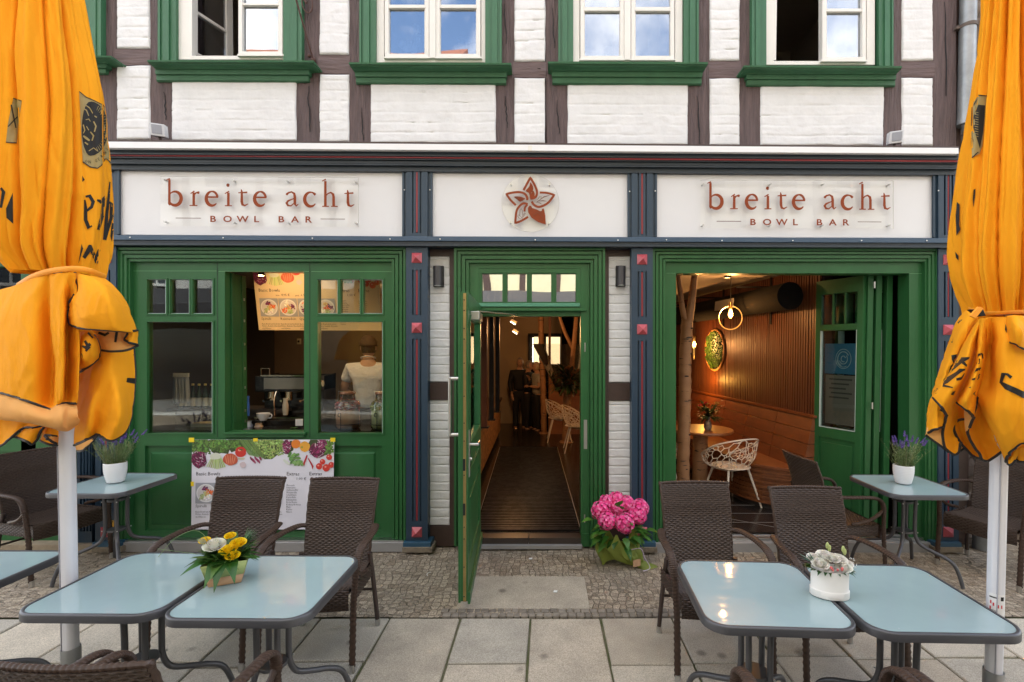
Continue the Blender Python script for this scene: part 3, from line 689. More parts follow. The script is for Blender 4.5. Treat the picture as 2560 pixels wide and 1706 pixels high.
part('doorstep', mat('brown_step_tile', (.055, .04, .033), .35, var=.2), df, lambda b: (b.pbox(1197, 1345.5, 1321, 1364, -.02, .2), b.pbox(1322, 1345.5, 1452, 1364, -.02, .2)), bevel=.001)
part('threshold', GREYST, df, lambda b: b.pbox(1190, 1365, 1456, 1374, -.06, .3), bevel=.003)
# ---- door leaf, opened outwards
zf = .10
hinge = Vector((P(1196, 872, -.02).x, -.03, 0)); free = Vector((-.531, -1.10, 0)); du = (free-hinge).normalized(); dn = Vector((-du.y, du.x, 0))   # dn points to the passage (+x)
dn = dn if dn.x > 0 else -dn
LEAF = (free-hinge).length; DZ0, DZ1 = .095, 2.175
def slab(b, u0, u1, z0, z1, t0, t1):
    q = lambda t: [hinge+du*u0+dn*t+Vector((0, 0, z0)), hinge+du*u1+dn*t+Vector((0, 0, z0)), hinge+du*u1+dn*t+Vector((0, 0, z1)), hinge+du*u0+dn*t+Vector((0, 0, z1))]
    b.hexa(q(t0), q(t1))
def leaf(b):
    L = LEAF; T0, T1 = -.024, .024
    slab(b, 0, .12, DZ0, DZ1, T0, T1); slab(b, L-.12, L, DZ0, DZ1, T0, T1)
    for z0, z1 in ((DZ0, .30), (.80, .94), (1.0, 1.12), (2.03, DZ1)): slab(b, .12, L-.12, z0, z1, T0, T1)
    slab(b, .12, L-.12, .30, .80, -.012, .012); slab(b, .12, L-.12, .94, 1.0, -.012, .012)
    slab(b, .19, L-.19, .36, .74, -.019, .019)
    slab(b, L-.02, L+.0, DZ0-.01, DZ1+.02, -.04, -.024); slab(b, 0, L, DZ0-.02, DZ0+.06, .024, .04)
door = hp('door', GREEN, leaf, bevel=.002)
part('pane', GLASS, door, lambda b: slab(b, .12, LEAF-.12, 1.12, 2.03, -.004, .004))
part('glazing_bead', GREEN, door, lambda b: [slab(b, u0, u1, z0, z1, -.03, .03) for u0, u1, z0, z1 in ((.12, .14, 1.12, 2.03), (LEAF-.14, LEAF-.12, 1.12, 2.03), (.14, LEAF-.14, 1.12, 1.14), (.14, LEAF-.14, 2.01, 2.03))], bevel=.002)
def edge(b): slab(b, LEAF+.0005, LEAF+.004, DZ0, DZ1-.01, -.006, .013)
st = part('edge_strip', BRASS, door, edge)
def edgedots(b):
    for z in (.13, .33, .52, .6, .95, 1.18, 1.3, 1.48, 1.7, 1.86, 1.93, 2.05, 2.12):
        c = hinge+du*(LEAF+.004)+Vector((0, 0, z)); b.sphere(c, .0045, 8, 5)
    for z in (1.02, .72): slab(b, LEAF+.004, LEAF+.006, z-.04, z+.04, -.008, .008)
part('strip_screw', BLACK, door, edgedots)
# pull bar outside (left face) and lever inside (right face)
def pull(b):
    u = LEAF-.10; a, c = P(1117, 949, -1.0).z, P(1117, 1091, -1.0).z
    a, c = 1.8-77*3.26/1200, 1.8-219*3.26/1200
    for z in (a, c): q = hinge+du*u; b.tube([q-dn*.024+Vector((0, 0, z)), q-dn*.115+Vector((0, 0, z))], .013, 12)
    q = hinge+du*u-dn*.108; b.tube([q+Vector((0, 0, c-.008)), q+Vector((0, 0, a+.008))], .014, 12)
part('pull_handle', ALU, door, pull)
def lever(b):
    u = LEAF-.075; z = 1.8-243*3.25/1200; q = hinge+du*u
    slab(b, u-.02, u+.02, z-.22, z+.1, .024, .032)
    b.tube(catmull([q+dn*.03+Vector((0, 0, z)), q+dn*.075+Vector((0, 0, z)), q+dn*.085-du*.012+Vector((0, 0, z)), q+dn*.085-du*.12+Vector((0, 0, z))], 5), .011, 10)
    b.tube([q+dn*.03+Vector((0, 0, z-.1)), q+dn*.045+Vector((0, 0, z-.1))], .013, 12)
part('lever_handle', ALU, door, lever)
def closer(b):
    slab(b, .60, .90, 2.00, 2.06, .024, .085)
part('door_closer', ALU, door, closer, bevel=.004)
part('closer_arm', ALU, door, lambda b: b.tube([hinge+du*.75+dn*.06+Vector((0, 0, 2.07)), Vector((-.25, .0, 2.10))], .006, 6))
# ---- right bay: open folding doors
def rbay(b):
    b.pbox(1664, 652, 2316, 684, -.012, .12); b.pbox(1664, 684, 1690, 1350, -.012, .14); b.pbox(2273, 684, 2316, 1350, -.012, .14)
right = hp('folding_front', GREEN, rbay, bevel=.002)
part('seam_line', MATS['seam_light_green'], right, lambda b: (b.pbox(1666, 683.2, 1690, 684, -.0135, .003), b.pbox(2273, 684, 2314, 684.8, -.0135, .003)))
part('track', ALU, right, lambda b: (b.pbox(1690, 1345, 2318, 1350, -.03, .03), b.pbox(1690, 1352, 2318, 1358, -.045, .05)), bevel=.001)
part('sill_plinth', GREYST, right, lambda b: b.pbox(1628, 1358, 2340, 1384, -.09, .3), bevel=.005)
LH = P(2000, 686, .1).z
def fold_leaf(a, c, glass=True, poster=False):
    a, c = Vector(a), Vector(c); d = (c-a); L = d.length; d.normalize(); n = Vector((-d.y, d.x, 0)); z0, z1 = .115, LH
    def sl(b, u0, u1, za, zb, t0=-.027, t1=.027):
        q = lambda t: [a+d*u0+n*t+Vector((0, 0, za)), a+d*u1+n*t+Vector((0, 0, za)), a+d*u1+n*t+Vector((0, 0, zb)), a+d*u0+n*t+Vector((0, 0, zb))]
        b.hexa(q(t0), q(t1))
    def f(b):
        s = .055
        sl(b, 0, s, z0, z1); sl(b, L-s, L, z0, z1)
        for za, zb in ((z0, z0+.12), (.92, 1.02), (1.99, 2.05), (z1-.14, z1)): sl(b, s, L-s, za, zb)
        sl(b, s, L-s, z0+.12, .92, -.012, .012); sl(b, s+.03, L-s-.03, z0+.16, .87, -.02, .02)
        for k in (1, 2): u = s+(L-2*s)*k/3; sl(b, u-.008, u+.008, 2.05, z1-.14, -.02, .02)
    o = part('folding_leaf', GREEN, right, f, bevel=.002)
    part('pane', GLASS, o, lambda b: (sl(b, s_, L-s_, 1.02, 1.99, -.004, .004), sl(b, s_, L-s_, 2.05, z1-.14, -.004, .004)) if (s_ := .055) else 0)
    part('pane_edge', mat('pane_edge', (.5, .6, .55), .3), o, lambda b: [sl(b, u0, u1, z0_, z1_, -.03, .03) for u0, u1, z0_, z1_ in ((.055, .059, 1.02, 1.99), (L-.059, L-.055, 1.02, 1.99), (.059, L-.059, 1.02, 1.024))])
    return o, a, d, n, L
l1 = fold_leaf((2.80, .60, 0), (3.0, .17, 0))
l2 = fold_leaf((3.045, .16, 0), (3.02, .62, 0)); l3 = fold_leaf((3.10, .62, 0), (3.125, .16, 0)); l4 = fold_leaf((3.225, .16, 0), (3.20, .62, 0))
part('hinge', ALU, right, lambda b: [b.box(x, x+.012, .125, .14, z-.03, z+.03) for x in (3.05,) for z in (1.28, 2.4)])
# ---- right end of the house: rubble wall and drainpipes
def rubble(b):
    r = random.Random(4); b.smooth = True
    zt = 7.5
    def f(u, v):
        x = 3.70+u*3.3; z = -.05+v*zt
        p = (x*4.5, z*6.5, 0); j = noise.voronoi((x*4.2, z*7, 1.3))[0]; e = min(.5, j[1]-j[0])
        return (x, .13-.05*min(1, e*3)-.02*noise.noise((x*12, z*12, 0)), z)
    b.grid(f, 150, 330)
rub = hp('rubble_wall', mat('rubble_stone', (.25, .2, .155), .9, col2=(.12, .085, .07), vscale=5, bump=.8, bscale=45), rubble)
hp('corner_post', DTIMB, lambda b: (b.pbox(2397, 600, 2422, 1362, .03, .2), b.pbox(2392, -190, 2402, 372, .03, .2)), bevel=.003)
ZINC = mat('zinc', (.36, .38, .39), .42, metal=.55, var=.3, vscale=7, bump=.1)
dp = thing('drainpipe', 'grey zinc drainpipe running down the rubble wall beside the right parasol', 'drainpipe', (3.93, .0, 0))
c0 = P(2456, 1380, -.02); c1 = P(2456, 1080, -.02); cu = P(2419, 100, -.03)
pth = [(c0.x, -.02, .02), (c0.x, -.02, 2.6), (c0.x, -.02, 2.75), (c0.x-.02, -.02, 3.2), (cu.x+.02, -.03, 3.85), (cu.x, -.03, 4.1), (cu.x, -.03, 7.5)]
part('pipe', ZINC, dp, lambda b: b.tube(catmull(pth, 8), .062, 20))
part('collar', ZINC, dp, lambda b: (b.tube([(c0.x, -.02, .78), (c0.x, -.02, .84)], .07, 20), b.tube([(c0.x, -.02, 0), (c0.x, -.02, .33)], .075, 20)))
part('clamp', mat('rusty_iron', (.12, .09, .075), .7), dp, lambda b: (b.tube([(cu.x, -.03, 4.64), (cu.x, -.03, 4.67)], .068, 20), b.box(cu.x-.1, cu.x-.06, -.03, .08, 4.64, 4.665)))
# ---- wall lamps beside the door
for k, (x0, x1, y0, y1) in enumerate(((1083, 1106, 665, 715), (1542, 1564, 665, 714))):
    t = thing('wall_lamp', ['dark half round wall lamp on the brick pier left of the door', 'dark half round wall lamp on the brick pier right of the door'][k], 'lamp', P((x0+x1)/2, y1, 0), group='wall lamps beside the door')
    lo, hi = P(x0, y1, -.04), P(x1, y0, -.04); r = (hi.x-lo.x)/2; cx = (hi.x+lo.x)/2
    def f(b):
        lp = [(cx+r*math.cos(a), -.02-r*1.15*math.sin(a), lo.z) for a in [math.pi*i/14 for i in range(15)]]
        b.prism(lp, Vector((0, 0, hi.z-lo.z)))
    part('housing', mat('anthracite', (.05, .048, .052), .4), t, f, bevel=.004)
    part('back_plate', BLACK, t, lambda b: b.box(cx-r-.004, cx+r+.004, -.02, .012, lo.z-.004, hi.z+.004))
    part('lens', mat('lamp_lens', (.3, .3, .28), .3), t, lambda b: b.tube([(cx, -.05, lo.z-.003), (cx, -.05, lo.z+.002)], r*.7, 16))
# ---- small floodlights on the ledge
for k, (x0, x1, y0, y1, s) in enumerate(((381, 415, 312, 343, 1), (2221, 2253, 330, 361, -1))):
    c = P((x0+x1)/2, (y0+y1)/2, -.12); t = thing('floodlight', ['small white floodlight on the ledge at the left end, turned right', 'small white floodlight on the ledge at the right end, turned left'][k], 'lamp', (c.x, c.y, c.z-.09), group='floodlights on the ledge')
    M = Matrix.Translation(c) @ Matrix.Rotation(R(22*s), 4, 'Z') @ Matrix.Rotation(R(12), 4, 'X')
    part('housing', mat('light_grey_plastic', (.62, .63, .66), .4), t, lambda b: b.obox(None, .052, .045, .05, m=M), bevel=.006)
    part('lens', mat('lens_grey', (.33, .34, .38), .2), t, lambda b: b.obox(None, .036, .004, .036, m=M @ Matrix.Translation((-.004*s, -.045, .004))), bevel=.002)
    part('stalk', DTIMB, t, lambda b: b.tube([c+Vector((0, 0, -.05)), c+Vector((0, .02, -.085)), c+Vector((-.05*s, .03, -.095))], .011, 8))
# ---- iron bracket at the top
br = thing('sign_bracket', 'rusty iron stay with a hanging ring right of the first upper window', 'bracket', P(786, 150, 0))
b0, b1 = P(737, -12, -.35), P(783, 150, -.02)
part('stay', mat('rust_brown_iron', (.09, .04, .03), .6, bump=.3), br, lambda b: (b.tube([b0+(b0-b1)*.8, b1], .012, 8, flat=(1, .5)), b.sphere(b1, .022, 8, 6), b.sphere(P(773, 140, -.03), .016, 8, 6)))
def ringf(b):
    c = P(768, 8, -.06); b.tube([c+Vector((math.cos(a)*.045, -.02*math.sin(a), math.sin(a)*.07)) for a in [2*math.pi*i/24 for i in range(24)]], .005, 8, closed=True); b.tube([P(752, -10, -.06), P(766, 8, -.06)], .008, 8)
part('ring', MATS['rust_brown_iron'], br, ringf)

# ================================================================== signs
COPPER = mat('copper_letters', (.27, .058, .02), .7, spec=.15, var=.08); COPDK = mat('copper_letter_edge', (.12, .04, .025), .5)
ACRY = glassmat('acrylic_plate', .03, (1, 1, .985), top=.15)
def arc(cx, cy, rx, ry, a0, a1, w0, w1, n=12, wmid=None):
    out = []
    for i in range(n+1):
        t = i/n; a = R(a0+(a1-a0)*t); w = w0*(1-t)+w1*t
        if wmid is not None: w = w+(wmid-w)*math.sin(math.pi*t)
        out.append((cx+rx*math.cos(a), cy+ry*math.sin(a), w))
    return out
# glyph strokes: x right, y up from the baseline, third number the stroke width
GL = {
 'b': [[(38, 296, 20), (38, 20, 23), (44, 4, 12)], [(2, 288, 5), (22, 298, 8), (44, 306, 12)], [(38, 118, 6)]+arc(100, 82, 72, 78, 125, -160, 9, 11, 18, 33)],
 'r': [[(62, 150, 22), (62, 8, 23)], [(26, 138, 6), (48, 152, 8), (70, 166, 12)], [(14, 3, 7), (104, 3, 7)], [(62, 112, 6), (86, 146, 10), (112, 150, 22), (126, 146, 22)]],
 'e': [arc(74, 84, 62, 80, 14, 90, 20, 12, 8, 20)+arc(74, 84, 66, 80, 90, 318, 10, 6, 18, 32)[1:], [(14, 100, 13), (144, 100, 13)]],
 'i': [[(44, 150, 22), (44, 8, 23)], [(4, 140, 6), (28, 152, 8), (52, 166, 12)], [(4, 3, 7), (84, 3, 7)], arc(40, 236, 7, 7, 0, 360, 19, 19, 10)],
 't': [[(34, 190, 4), (40, 160, 18), (40, 50, 24), (48, 16, 22), (74, 6, 14), (112, 26, 4)], [(0, 150, 6), (102, 156, 14)]],
 'a': [[(10, 128, 16), (16, 138, 20), (34, 154, 14), (68, 164, 12), (98, 146, 20), (106, 110, 24), (106, 30, 24), (122, 6, 14), (146, 26, 5)], [(106, 92, 5), (70, 80, 8), (30, 62, 16), (12, 38, 22), (28, 10, 18), (60, 6, 10), (106, 42, 5)]],
 'c': [[(132, 132, 20), (118, 146, 20), (96, 160, 10)]+arc(78, 82, 68, 80, 78, 322, 10, 6, 18, 32)],
 'h': [[(44, 290, 20), (44, 8, 23)], [(6, 288, 5), (26, 298, 8), (50, 308, 12)], [(8, 3, 7), (84, 3, 7)], [(44, 112, 5), (72, 148, 9), (106, 160, 14), (132, 140, 22), (138, 108, 23), (138, 8, 23)], [(108, 3, 7), (184, 3, 7)]],
}
WORD = [('b', 60), ('r', 312), ('e', 508), ('i', 722), ('t', 878), ('e', 1055), ('a', 1413), ('c', 1620), ('h', 1820), ('t', 2080)]
def strokes(b, sts, mapf, d0=0.0, th=.006, k0=0, wk=1, wa=0):
    for k, st in enumerate(sts):
        off = (k0+k % 5)*.0005
        pts = [Vector((p[0], p[1])) for p in st]
        for i in range(len(st)-1):
            p, q = pts[i], pts[i+1]
            if (q-p).length < 1e-6: continue
        L, Rr = [], []
        for i in range(len(st)):
            t = pts[min(i+1, len(st)-1)]-pts[max(i-1, 0)]; t.normalize(); n = Vector((-t.y, t.x)); w = st[i][2]/2*wk+wa
            L.append(pts[i]+n*w); Rr.append(pts[i]-n*w)
        fr = [(b.vert(mapf(l.x, l.y, d0-off)), b.vert(mapf(r_.x, r_.y, d0-off))) for l, r_ in zip(L, Rr)]
        bk = [(b.vert(mapf(l.x, l.y, d0+th-off)), b.vert(mapf(r_.x, r_.y, d0+th-off))) for l, r_ in zip(L, Rr)]
        for i in range(len(st)-1):
            b.face((fr[i][0], fr[i][1], fr[i+1][1], fr[i+1][0])); b.face((bk[i][0], bk[i+1][0], bk[i+1][1], bk[i][1]))
            b.face((fr[i][0], fr[i+1][0], bk[i+1][0], bk[i][0])); b.face((fr[i][1], bk[i][1], bk[i+1][1], fr[i+1][1]))
        b.face((fr[0][0], bk[0][0], bk[0][1], fr[0][1])); b.face((fr[-1][0], fr[-1][1], bk[-1][1], bk[-1][0]))
def shop_sign(label, x0, y0, x1, y1, tilt, ox, oy, sx, sy, screws):
    # ox,oy: photo pixel of word origin (baseline start); sx,sy photo pixels per glyph unit; tilt px of drop over the whole word
    t = thing('shop_sign', label, 'sign', P((x0+x1)/2, y1, -.12), group='clear signs with copper lettering on the fascia')
    YF = -.118
    part('plate', ACRY, t, lambda b: b.poly([P(*q, YF) for q in [(x0, y1), (x1, y1+tilt), (x1, y0+tilt), (x0, y0)]]))
    part('plate_edge', mat('acrylic_edge', (.55, .53, .5), .3), t, lambda b: (b.pquad([(x0, y0+.5), (x1, y0+.5+tilt), (x1, y0+tilt), (x0, y0)], YF-.001, .008), b.pquad([(x1-.6, y1+tilt), (x1, y1+tilt), (x1, y0+tilt), (x1-.6, y0+tilt)], YF-.001, .008)))
    def mp(gx, gy, dd):
        return P(ox+gx*sx, oy-gy*sy+tilt*(gx/2130), YF-.006+dd)
    for k, (ch, gx) in enumerate(WORD):
        part('letter', COPPER, t, lambda b: strokes(b, GL[ch], lambda X, Y, D: mp(X+gx-60, Y, D), -.004, .008, wk=1.12, wa=2.2))
    def small(b):
        for txt, gx in (('B', 495), ('O', 645), ('W', 802), ('L', 992), ('B', 1268), ('A', 1418), ('R', 1572)):
            add_text(b, txt, 98, lambda X, Y, D: mp(X+gx, Y-180, -.004+D), sx=1.28, depth=.004, bold=.0028*98/98*10 if False else 2.2)
    part('small_lettering', COPPER, t, small)
    part('rule', COPDK, t, lambda b: strokes(b, [[(110, -140, 7), (395, -140, 7)], [(1750, -140, 7), (2025, -140, 7)]], mp, -.002, .004))
    def sc(b):
        for X, Y in screws: p = P(X, Y, YF); b.tube([p+Vector((0, .03, 0)), p+Vector((0, -.012, 0))], .0075, 12)
    part('standoff_screw', ALU, t, sc)
shop_sign('clear sign lettered breite acht bowl bar on the left fascia panel above the serving window', 401, 441, 896, 565, 3, 415, 514.5, .2208, .2208, [(410, 449), (583, 452), (718, 453), (888, 455), (413, 555), (585, 557), (720, 558), (889, 558)])
shop_sign('clear sign lettered breite acht bowl bar on the right fascia panel above the folding front', 1751, 450, 2234, 570, 2, 1768, 522.5, .215, .2208, [(1758, 461), (1926, 461), (2058, 461), (2223, 462), (1757, 564), (1925, 564), (2056, 564), (2223, 564)])
# round plate with the star flower
em = thing('emblem_sign', 'round clear sign with a copper five petalled star above the door', 'sign', P(1326, 578, -.12))
EY = -.118
def disc(b):
    c = P(1326, 508, EY); r = 71/1200*(4.3+EY); b.poly([c+Vector((r*math.cos(a), 0, r*math.sin(a))) for a in [2*math.pi*i/64 for i in range(64)]])
part('plate', glassmat('acrylic_disc', .04, (1, 1, .98), top=.15), em, disc)
def rimd(b):
    c = P(1326, 508, EY); r = 71/1200*(4.3+EY); b.tube([c+Vector((r*math.cos(a), .003, r*math.sin(a))) for a in [2*math.pi*i/64 for i in range(64)]], .0018, 6, closed=True)
part('plate_edge', MATS['acrylic_edge'], em, rimd)
def mz(X, Y, D): return P(1230+X*.1084, 420+Y*.1084, EY-.006+D)
def sm(pts, w, n=5):
    q = catmull([(p[0], p[1], 0) for p in pts], n); return [(p.x, p.y, w) for p in q]
PET = {
 'top': [sm([(730, 515), (790, 400), (885, 225)], 52)+sm([(885, 225), (985, 400), (1040, 560), (1010, 665), (940, 705), (880, 705)], 52)[1:]],
 'left': [sm([(805, 745), (812, 690), (755, 600), (640, 562), (480, 572), (330, 605)], 52)+sm([(330, 605), (430, 745), (550, 862)], 50)[1:]],
 'lowleft': [sm([(825, 838), (720, 820), (620, 900), (560, 1020), (535, 1275)], 50)+sm([(535, 1275), (680, 1220), (832, 1130)], 50)[1:], sm([(815, 845), (760, 920), (750, 1010)], 46)],
 'right': [sm([(915, 775), (965, 850), (1060, 900), (1180, 875), (1310, 790), (1435, 625)], 52)+sm([(1435, 625), (1270, 580), (1100, 570)], 50)[1:]],
}
for nm, st in PET.items(): part('petal', COPPER, em, lambda b: strokes(b, st, mz, -.003, .007))
def fillp(b, pts, sm_=True, D=-.003, th=.007):
    q = catmull([(x, y, 0) for x, y in pts], 4, True) if sm_ else [Vector((x, y, 0)) for x, y in pts]
    a = [b.vert(mz(p.x, p.y, D)) for p in q]; c = [b.vert(mz(p.x, p.y, D+th)) for p in q]; n = len(a)
    b.face(a); b.face(c[::-1])
    for k in range(n): b.face((a[k], c[k], c[(k+1) % n], a[(k+1) % n]))
part('petal', COPPER, em, lambda b: fillp(b, [(865, 870), (905, 880), (925, 925), (1040, 965), (1110, 1000), (1150, 990), (1150, 945), (1195, 938), (1230, 1100), (1240, 1310), (1060, 1250), (910, 1150), (835, 1030), (825, 930)], False))
part('petal_filling', COPPER, em, lambda b: (fillp(b, [(885, 335), (945, 430), (945, 520), (890, 600), (870, 640), (850, 580), (780, 530), (860, 430)], D=-.0015), fillp(b, [(950, 530), (985, 600), (970, 690), (890, 715), (872, 640), (905, 590)], D=-.002), fillp(b, [(508, 670), (620, 660), (730, 690), (765, 715), (720, 745), (650, 780), (590, 740)], D=-.002)))
thin = [[(1020, 800, 12), (1100, 740, 14), (1200, 670, 26), (1340, 630, 6)], [(1020, 800, 8), (1080, 765, 14), (1180, 760, 22), (1265, 772, 4)], [(1040, 795, 6), (1100, 810, 18), (1150, 840, 4)], [(1050, 745, 10), (1090, 670, 12), (1140, 665, 12), (1120, 720, 10)], [(640, 1100, 10), (645, 985, 10), (670, 940, 10), (700, 985, 10), (705, 1090, 10)], [(640, 1180, 10), (590, 1110, 10), (620, 1080, 10), (660, 1130, 10)], [(655, 1185, 10), (760, 1030, 10)], [(690, 1175, 10), (775, 1050, 10)]]
part('petal_drawing', mat('dark_copper_line', (.16, .055, .03), .5), em, lambda b: strokes(b, thin+[[(945, 1100, 8), (1000, 1060, 9), (1050, 1020, 9), (1180, 1150, 8)], [(880, 945, 7), (915, 925, 7)], [(930, 1030, 7), (955, 1000, 7)], [(1100, 1000, 8), (1170, 1080, 8)], [(1115, 1205, 9), (1185, 1175, 9)], [(520, 672, 7), (640, 690, 9), (700, 715, 8), (765, 730, 7)], [(560, 700, 7), (680, 745, 8), (725, 768, 7)], [(890, 610, 8), (905, 570, 9), (945, 530, 9)]], mz, -.0055, .003))
def es(b):
    for X, Y in ((440, 378), (1328, 385), (428, 1262), (1310, 1272)): p = mz(X, Y, 0); b.tube([p+Vector((0, .03, 0)), p+Vector((0, -.008, 0))], .0075, 12)
part('standoff_screw', ALU, em, es)
# ================================================================== terrace furniture
WORLD_BUILD = False       # furniture is modelled at the origin, then placed
FRAME = mat('table_grey_metal', (.085, .085, .092), .38, metal=.3, var=.1)
TGLASS = mat('frosted_blue_glass', (.34, .455, .475), .05, spec=.75, var=.10, vscale=2.5, coat=.0)
def smear(m):      # wiped glass: streaks of uneven gloss, a few dull spots
    t = NT(m); b = t.n['Principled BSDF']; ob = t.add('ShaderNodeTexCoord').outputs['Object']; mp = t.add('ShaderNodeMapping', {'Vector': ob, 'Rotation': (0, 0, .7), 'Scale': (2, 9, 1)})
    n = t.add('ShaderNodeTexNoise', {'Vector': mp.outputs[0], 'Scale': 2.2, 'Detail': 5}); r = t.add('ShaderNodeMapRange', {'Value': n.outputs[0], 'From Min': .35, 'From Max': .7, 'To Min': .02, 'To Max': .09}); t.l(r.outputs[0], b.inputs['Roughness'])
    v = t.add('ShaderNodeTexVoronoi', {'Vector': ob, 'Scale': 16}); s = t.add('ShaderNodeMapRange', {'Value': v.outputs['Distance'], 'From Min': .03, 'From Max': .06, 'To Min': 1, 'To Max': 0})
    o = b.inputs['Base Color'].links[0].from_socket; mxn = t.add('ShaderNodeMixRGB', {0: t.add('ShaderNodeMath', {0: s.outputs[0], 1: .35}, operation='MULTIPLY').outputs[0], 1: o, 2: (.62, .66, .64, 1)}); t.l(mxn.outputs[0], b.inputs['Base Color'])
smear(TGLASS)
WICK = mat('brown_wicker', (.074, .050, .038), .45, spec=.3, var=.45, vscale=90)
WICKD = mat('brown_wicker_wrap', (.064, .039, .028), .45, spec=.3, var=.3, vscale=60)
LEGM = mat('leg_dark_brown', (.045, .03, .025), .4)
def rrect(sx, sy, r, n=8):
    out = []
    for cx, cy, a0 in ((sx-r, sy-r, 0), (-sx+r, sy-r, 90), (-sx+r, -sy+r, 180), (sx-r, -sy+r, 270)):
        for i in range(n+1): a = R(a0+90*i/n); out.append((cx+r*math.cos(a), cy+r*math.sin(a)))
    return out
def ring(b, prof, closed=True):    # prof: list of loops (same length) of 3d points
    ids = [[b.vert(p) for p in lp] for lp in prof]; n = len(ids[0])
    for k in range(len(ids) if closed else len(ids)-1):
        A, B = ids[k], ids[(k+1) % len(ids)]
        for i in range(n): b.face((A[i], A[(i+1) % n], B[(i+1) % n], B[i]))
def make_table():
    t = thing('bistro_table', 'x', 'table', group='glass topped bistro tables on the terrace')
    s, H_ = .302, .72
    def rim(b):
        b.smooth = True
        L = lambda d, z, r: [(x, y, z) for x, y in rrect(s-d, s-d, r)]
        ring(b, [L(.0, H_-.034, .095), L(.0, H_-.006, .095), L(.003, H_-.001, .092), L(.008, H_+.001, .088), L(.015, H_, .08), L(.017, H_-.004, .078), L(.017, H_-.034, .078)])
    b = MB(); rim(b); b.build('rim', FRAME, t, sharp=50)
    part('tabletop', TGLASS, t, lambda b: b.prism([(x, y, H_-.010) for x, y in rrect(s-.0165, s-.0165, .078)], Vector((0, 0, .007))))
    for a in (45, 135, 225, 315):
        d = Vector((math.cos(R(a)), math.sin(R(a)), 0))
        pr = [(.072, .70), (.068, .55), (.066, .42), (.070, .33), (.10, .265), (.17, .232), (.25, .205), (.31, .165), (.345, .085), (.365, .006)]
        part('leg', FRAME, t, lambda b: b.tube(catmull([d*r+Vector((0, 0, z)) for r, z in pr], 5), .0135, 12))
        part('screw', ALU, t, lambda b: (b.sphere(d*.083+Vector((0, 0, .58)), .005, 6, 4), b.sphere(d*.086+Vector((0, 0, .35)), .005, 6, 4)))
    for z in (.585, .345):
        part('brace_plate', FRAME, t, lambda b: b.lathe([(.0, z-.008), (.06, z-.008), (.062, z), (.06, z+.008), (.0, z+.008)], n=24))
    part('crossbar', FRAME, t, lambda b: (b.tube([(-.28, 0, .70), (.28, 0, .70)], .011, 8), ))
    part('crossbar', FRAME, t, lambda b: (b.tube([(0, -.28, .685), (0, .28, .685)], .011, 8), ))
    return t
def place(o, x, y, rz, label): o.location = (x, y, 0); o.rotation_euler = (0, 0, R(rz)); o['label'] = label; return o
tb = make_table()
TABLES = [
 (-1.862, -2.075, -.8, 'frosted glass bistro table beside the left parasol pole, its right edge under the flower box'),
 (-1.242, -2.11, -.8, 'frosted glass bistro table right of the yellow flower box, in front of two wicker chairs'),
 (.958, -2.175, -3.2, 'frosted glass bistro table left of the white flower box, nearest to the door'),
 (1.575, -2.215, -1.8, 'frosted glass bistro table between the white flower box and the right parasol pole'),
 (-3.405, -.47, -1.5, 'frosted glass bistro table with the lavender pot by the green serving window'),
 (2.91, -.49, -1.0, 'frosted glass bistro table with the lavender pot by the folding doors'),
 (-2.80, -2.05, 0, 'frosted glass bistro table cut off by the left edge of the picture'),
]
for i, a in enumerate(TABLES): place(tb if i == 0 else copytree(tb), *a)

def weave_surface(b, fn, nrm, w, h, su=.021, sv=.0110, amp=.0066, ru=5, rv=3):
    # woven strands: rows of height sv running along u, over and under stakes spaced su
    nu, nv = max(2, int(w/su*ru)), max(2, int(round(h/sv))*rv)
    def f(u, v):
        X, Z = u*w, v*h; j = math.floor(Z/sv+1e-6); fz = Z/sv-j
        prof = math.sin(math.pi*min(1, max(0, fz))) if 0 < fz < 1 else 0
        d = amp*(prof*(.55+.45*math.cos(math.pi*(X/su)+math.pi*j))-.3*(1-prof))
        p, n = Vector(fn(u, v)), Vector(nrm(u, v)); return p+n*d
    b.grid(f, nu, nv)
BACKP = [(0.160, .37), (.170, .45), (.205, .62), (.252, .80), (.298, .915), (.305, .93)]
def back_y(z):
    for (y0, z0), (y1, z1) in zip(BACKP, BACKP[1:]):
        if z <= z1: t = max(0, (z-z0)/(z1-z0)); return y0+(y1-y0)*t
    return BACKP[-1][0]
def back_hw(z): return .200+.019*min(1, (z-.37)/.56)
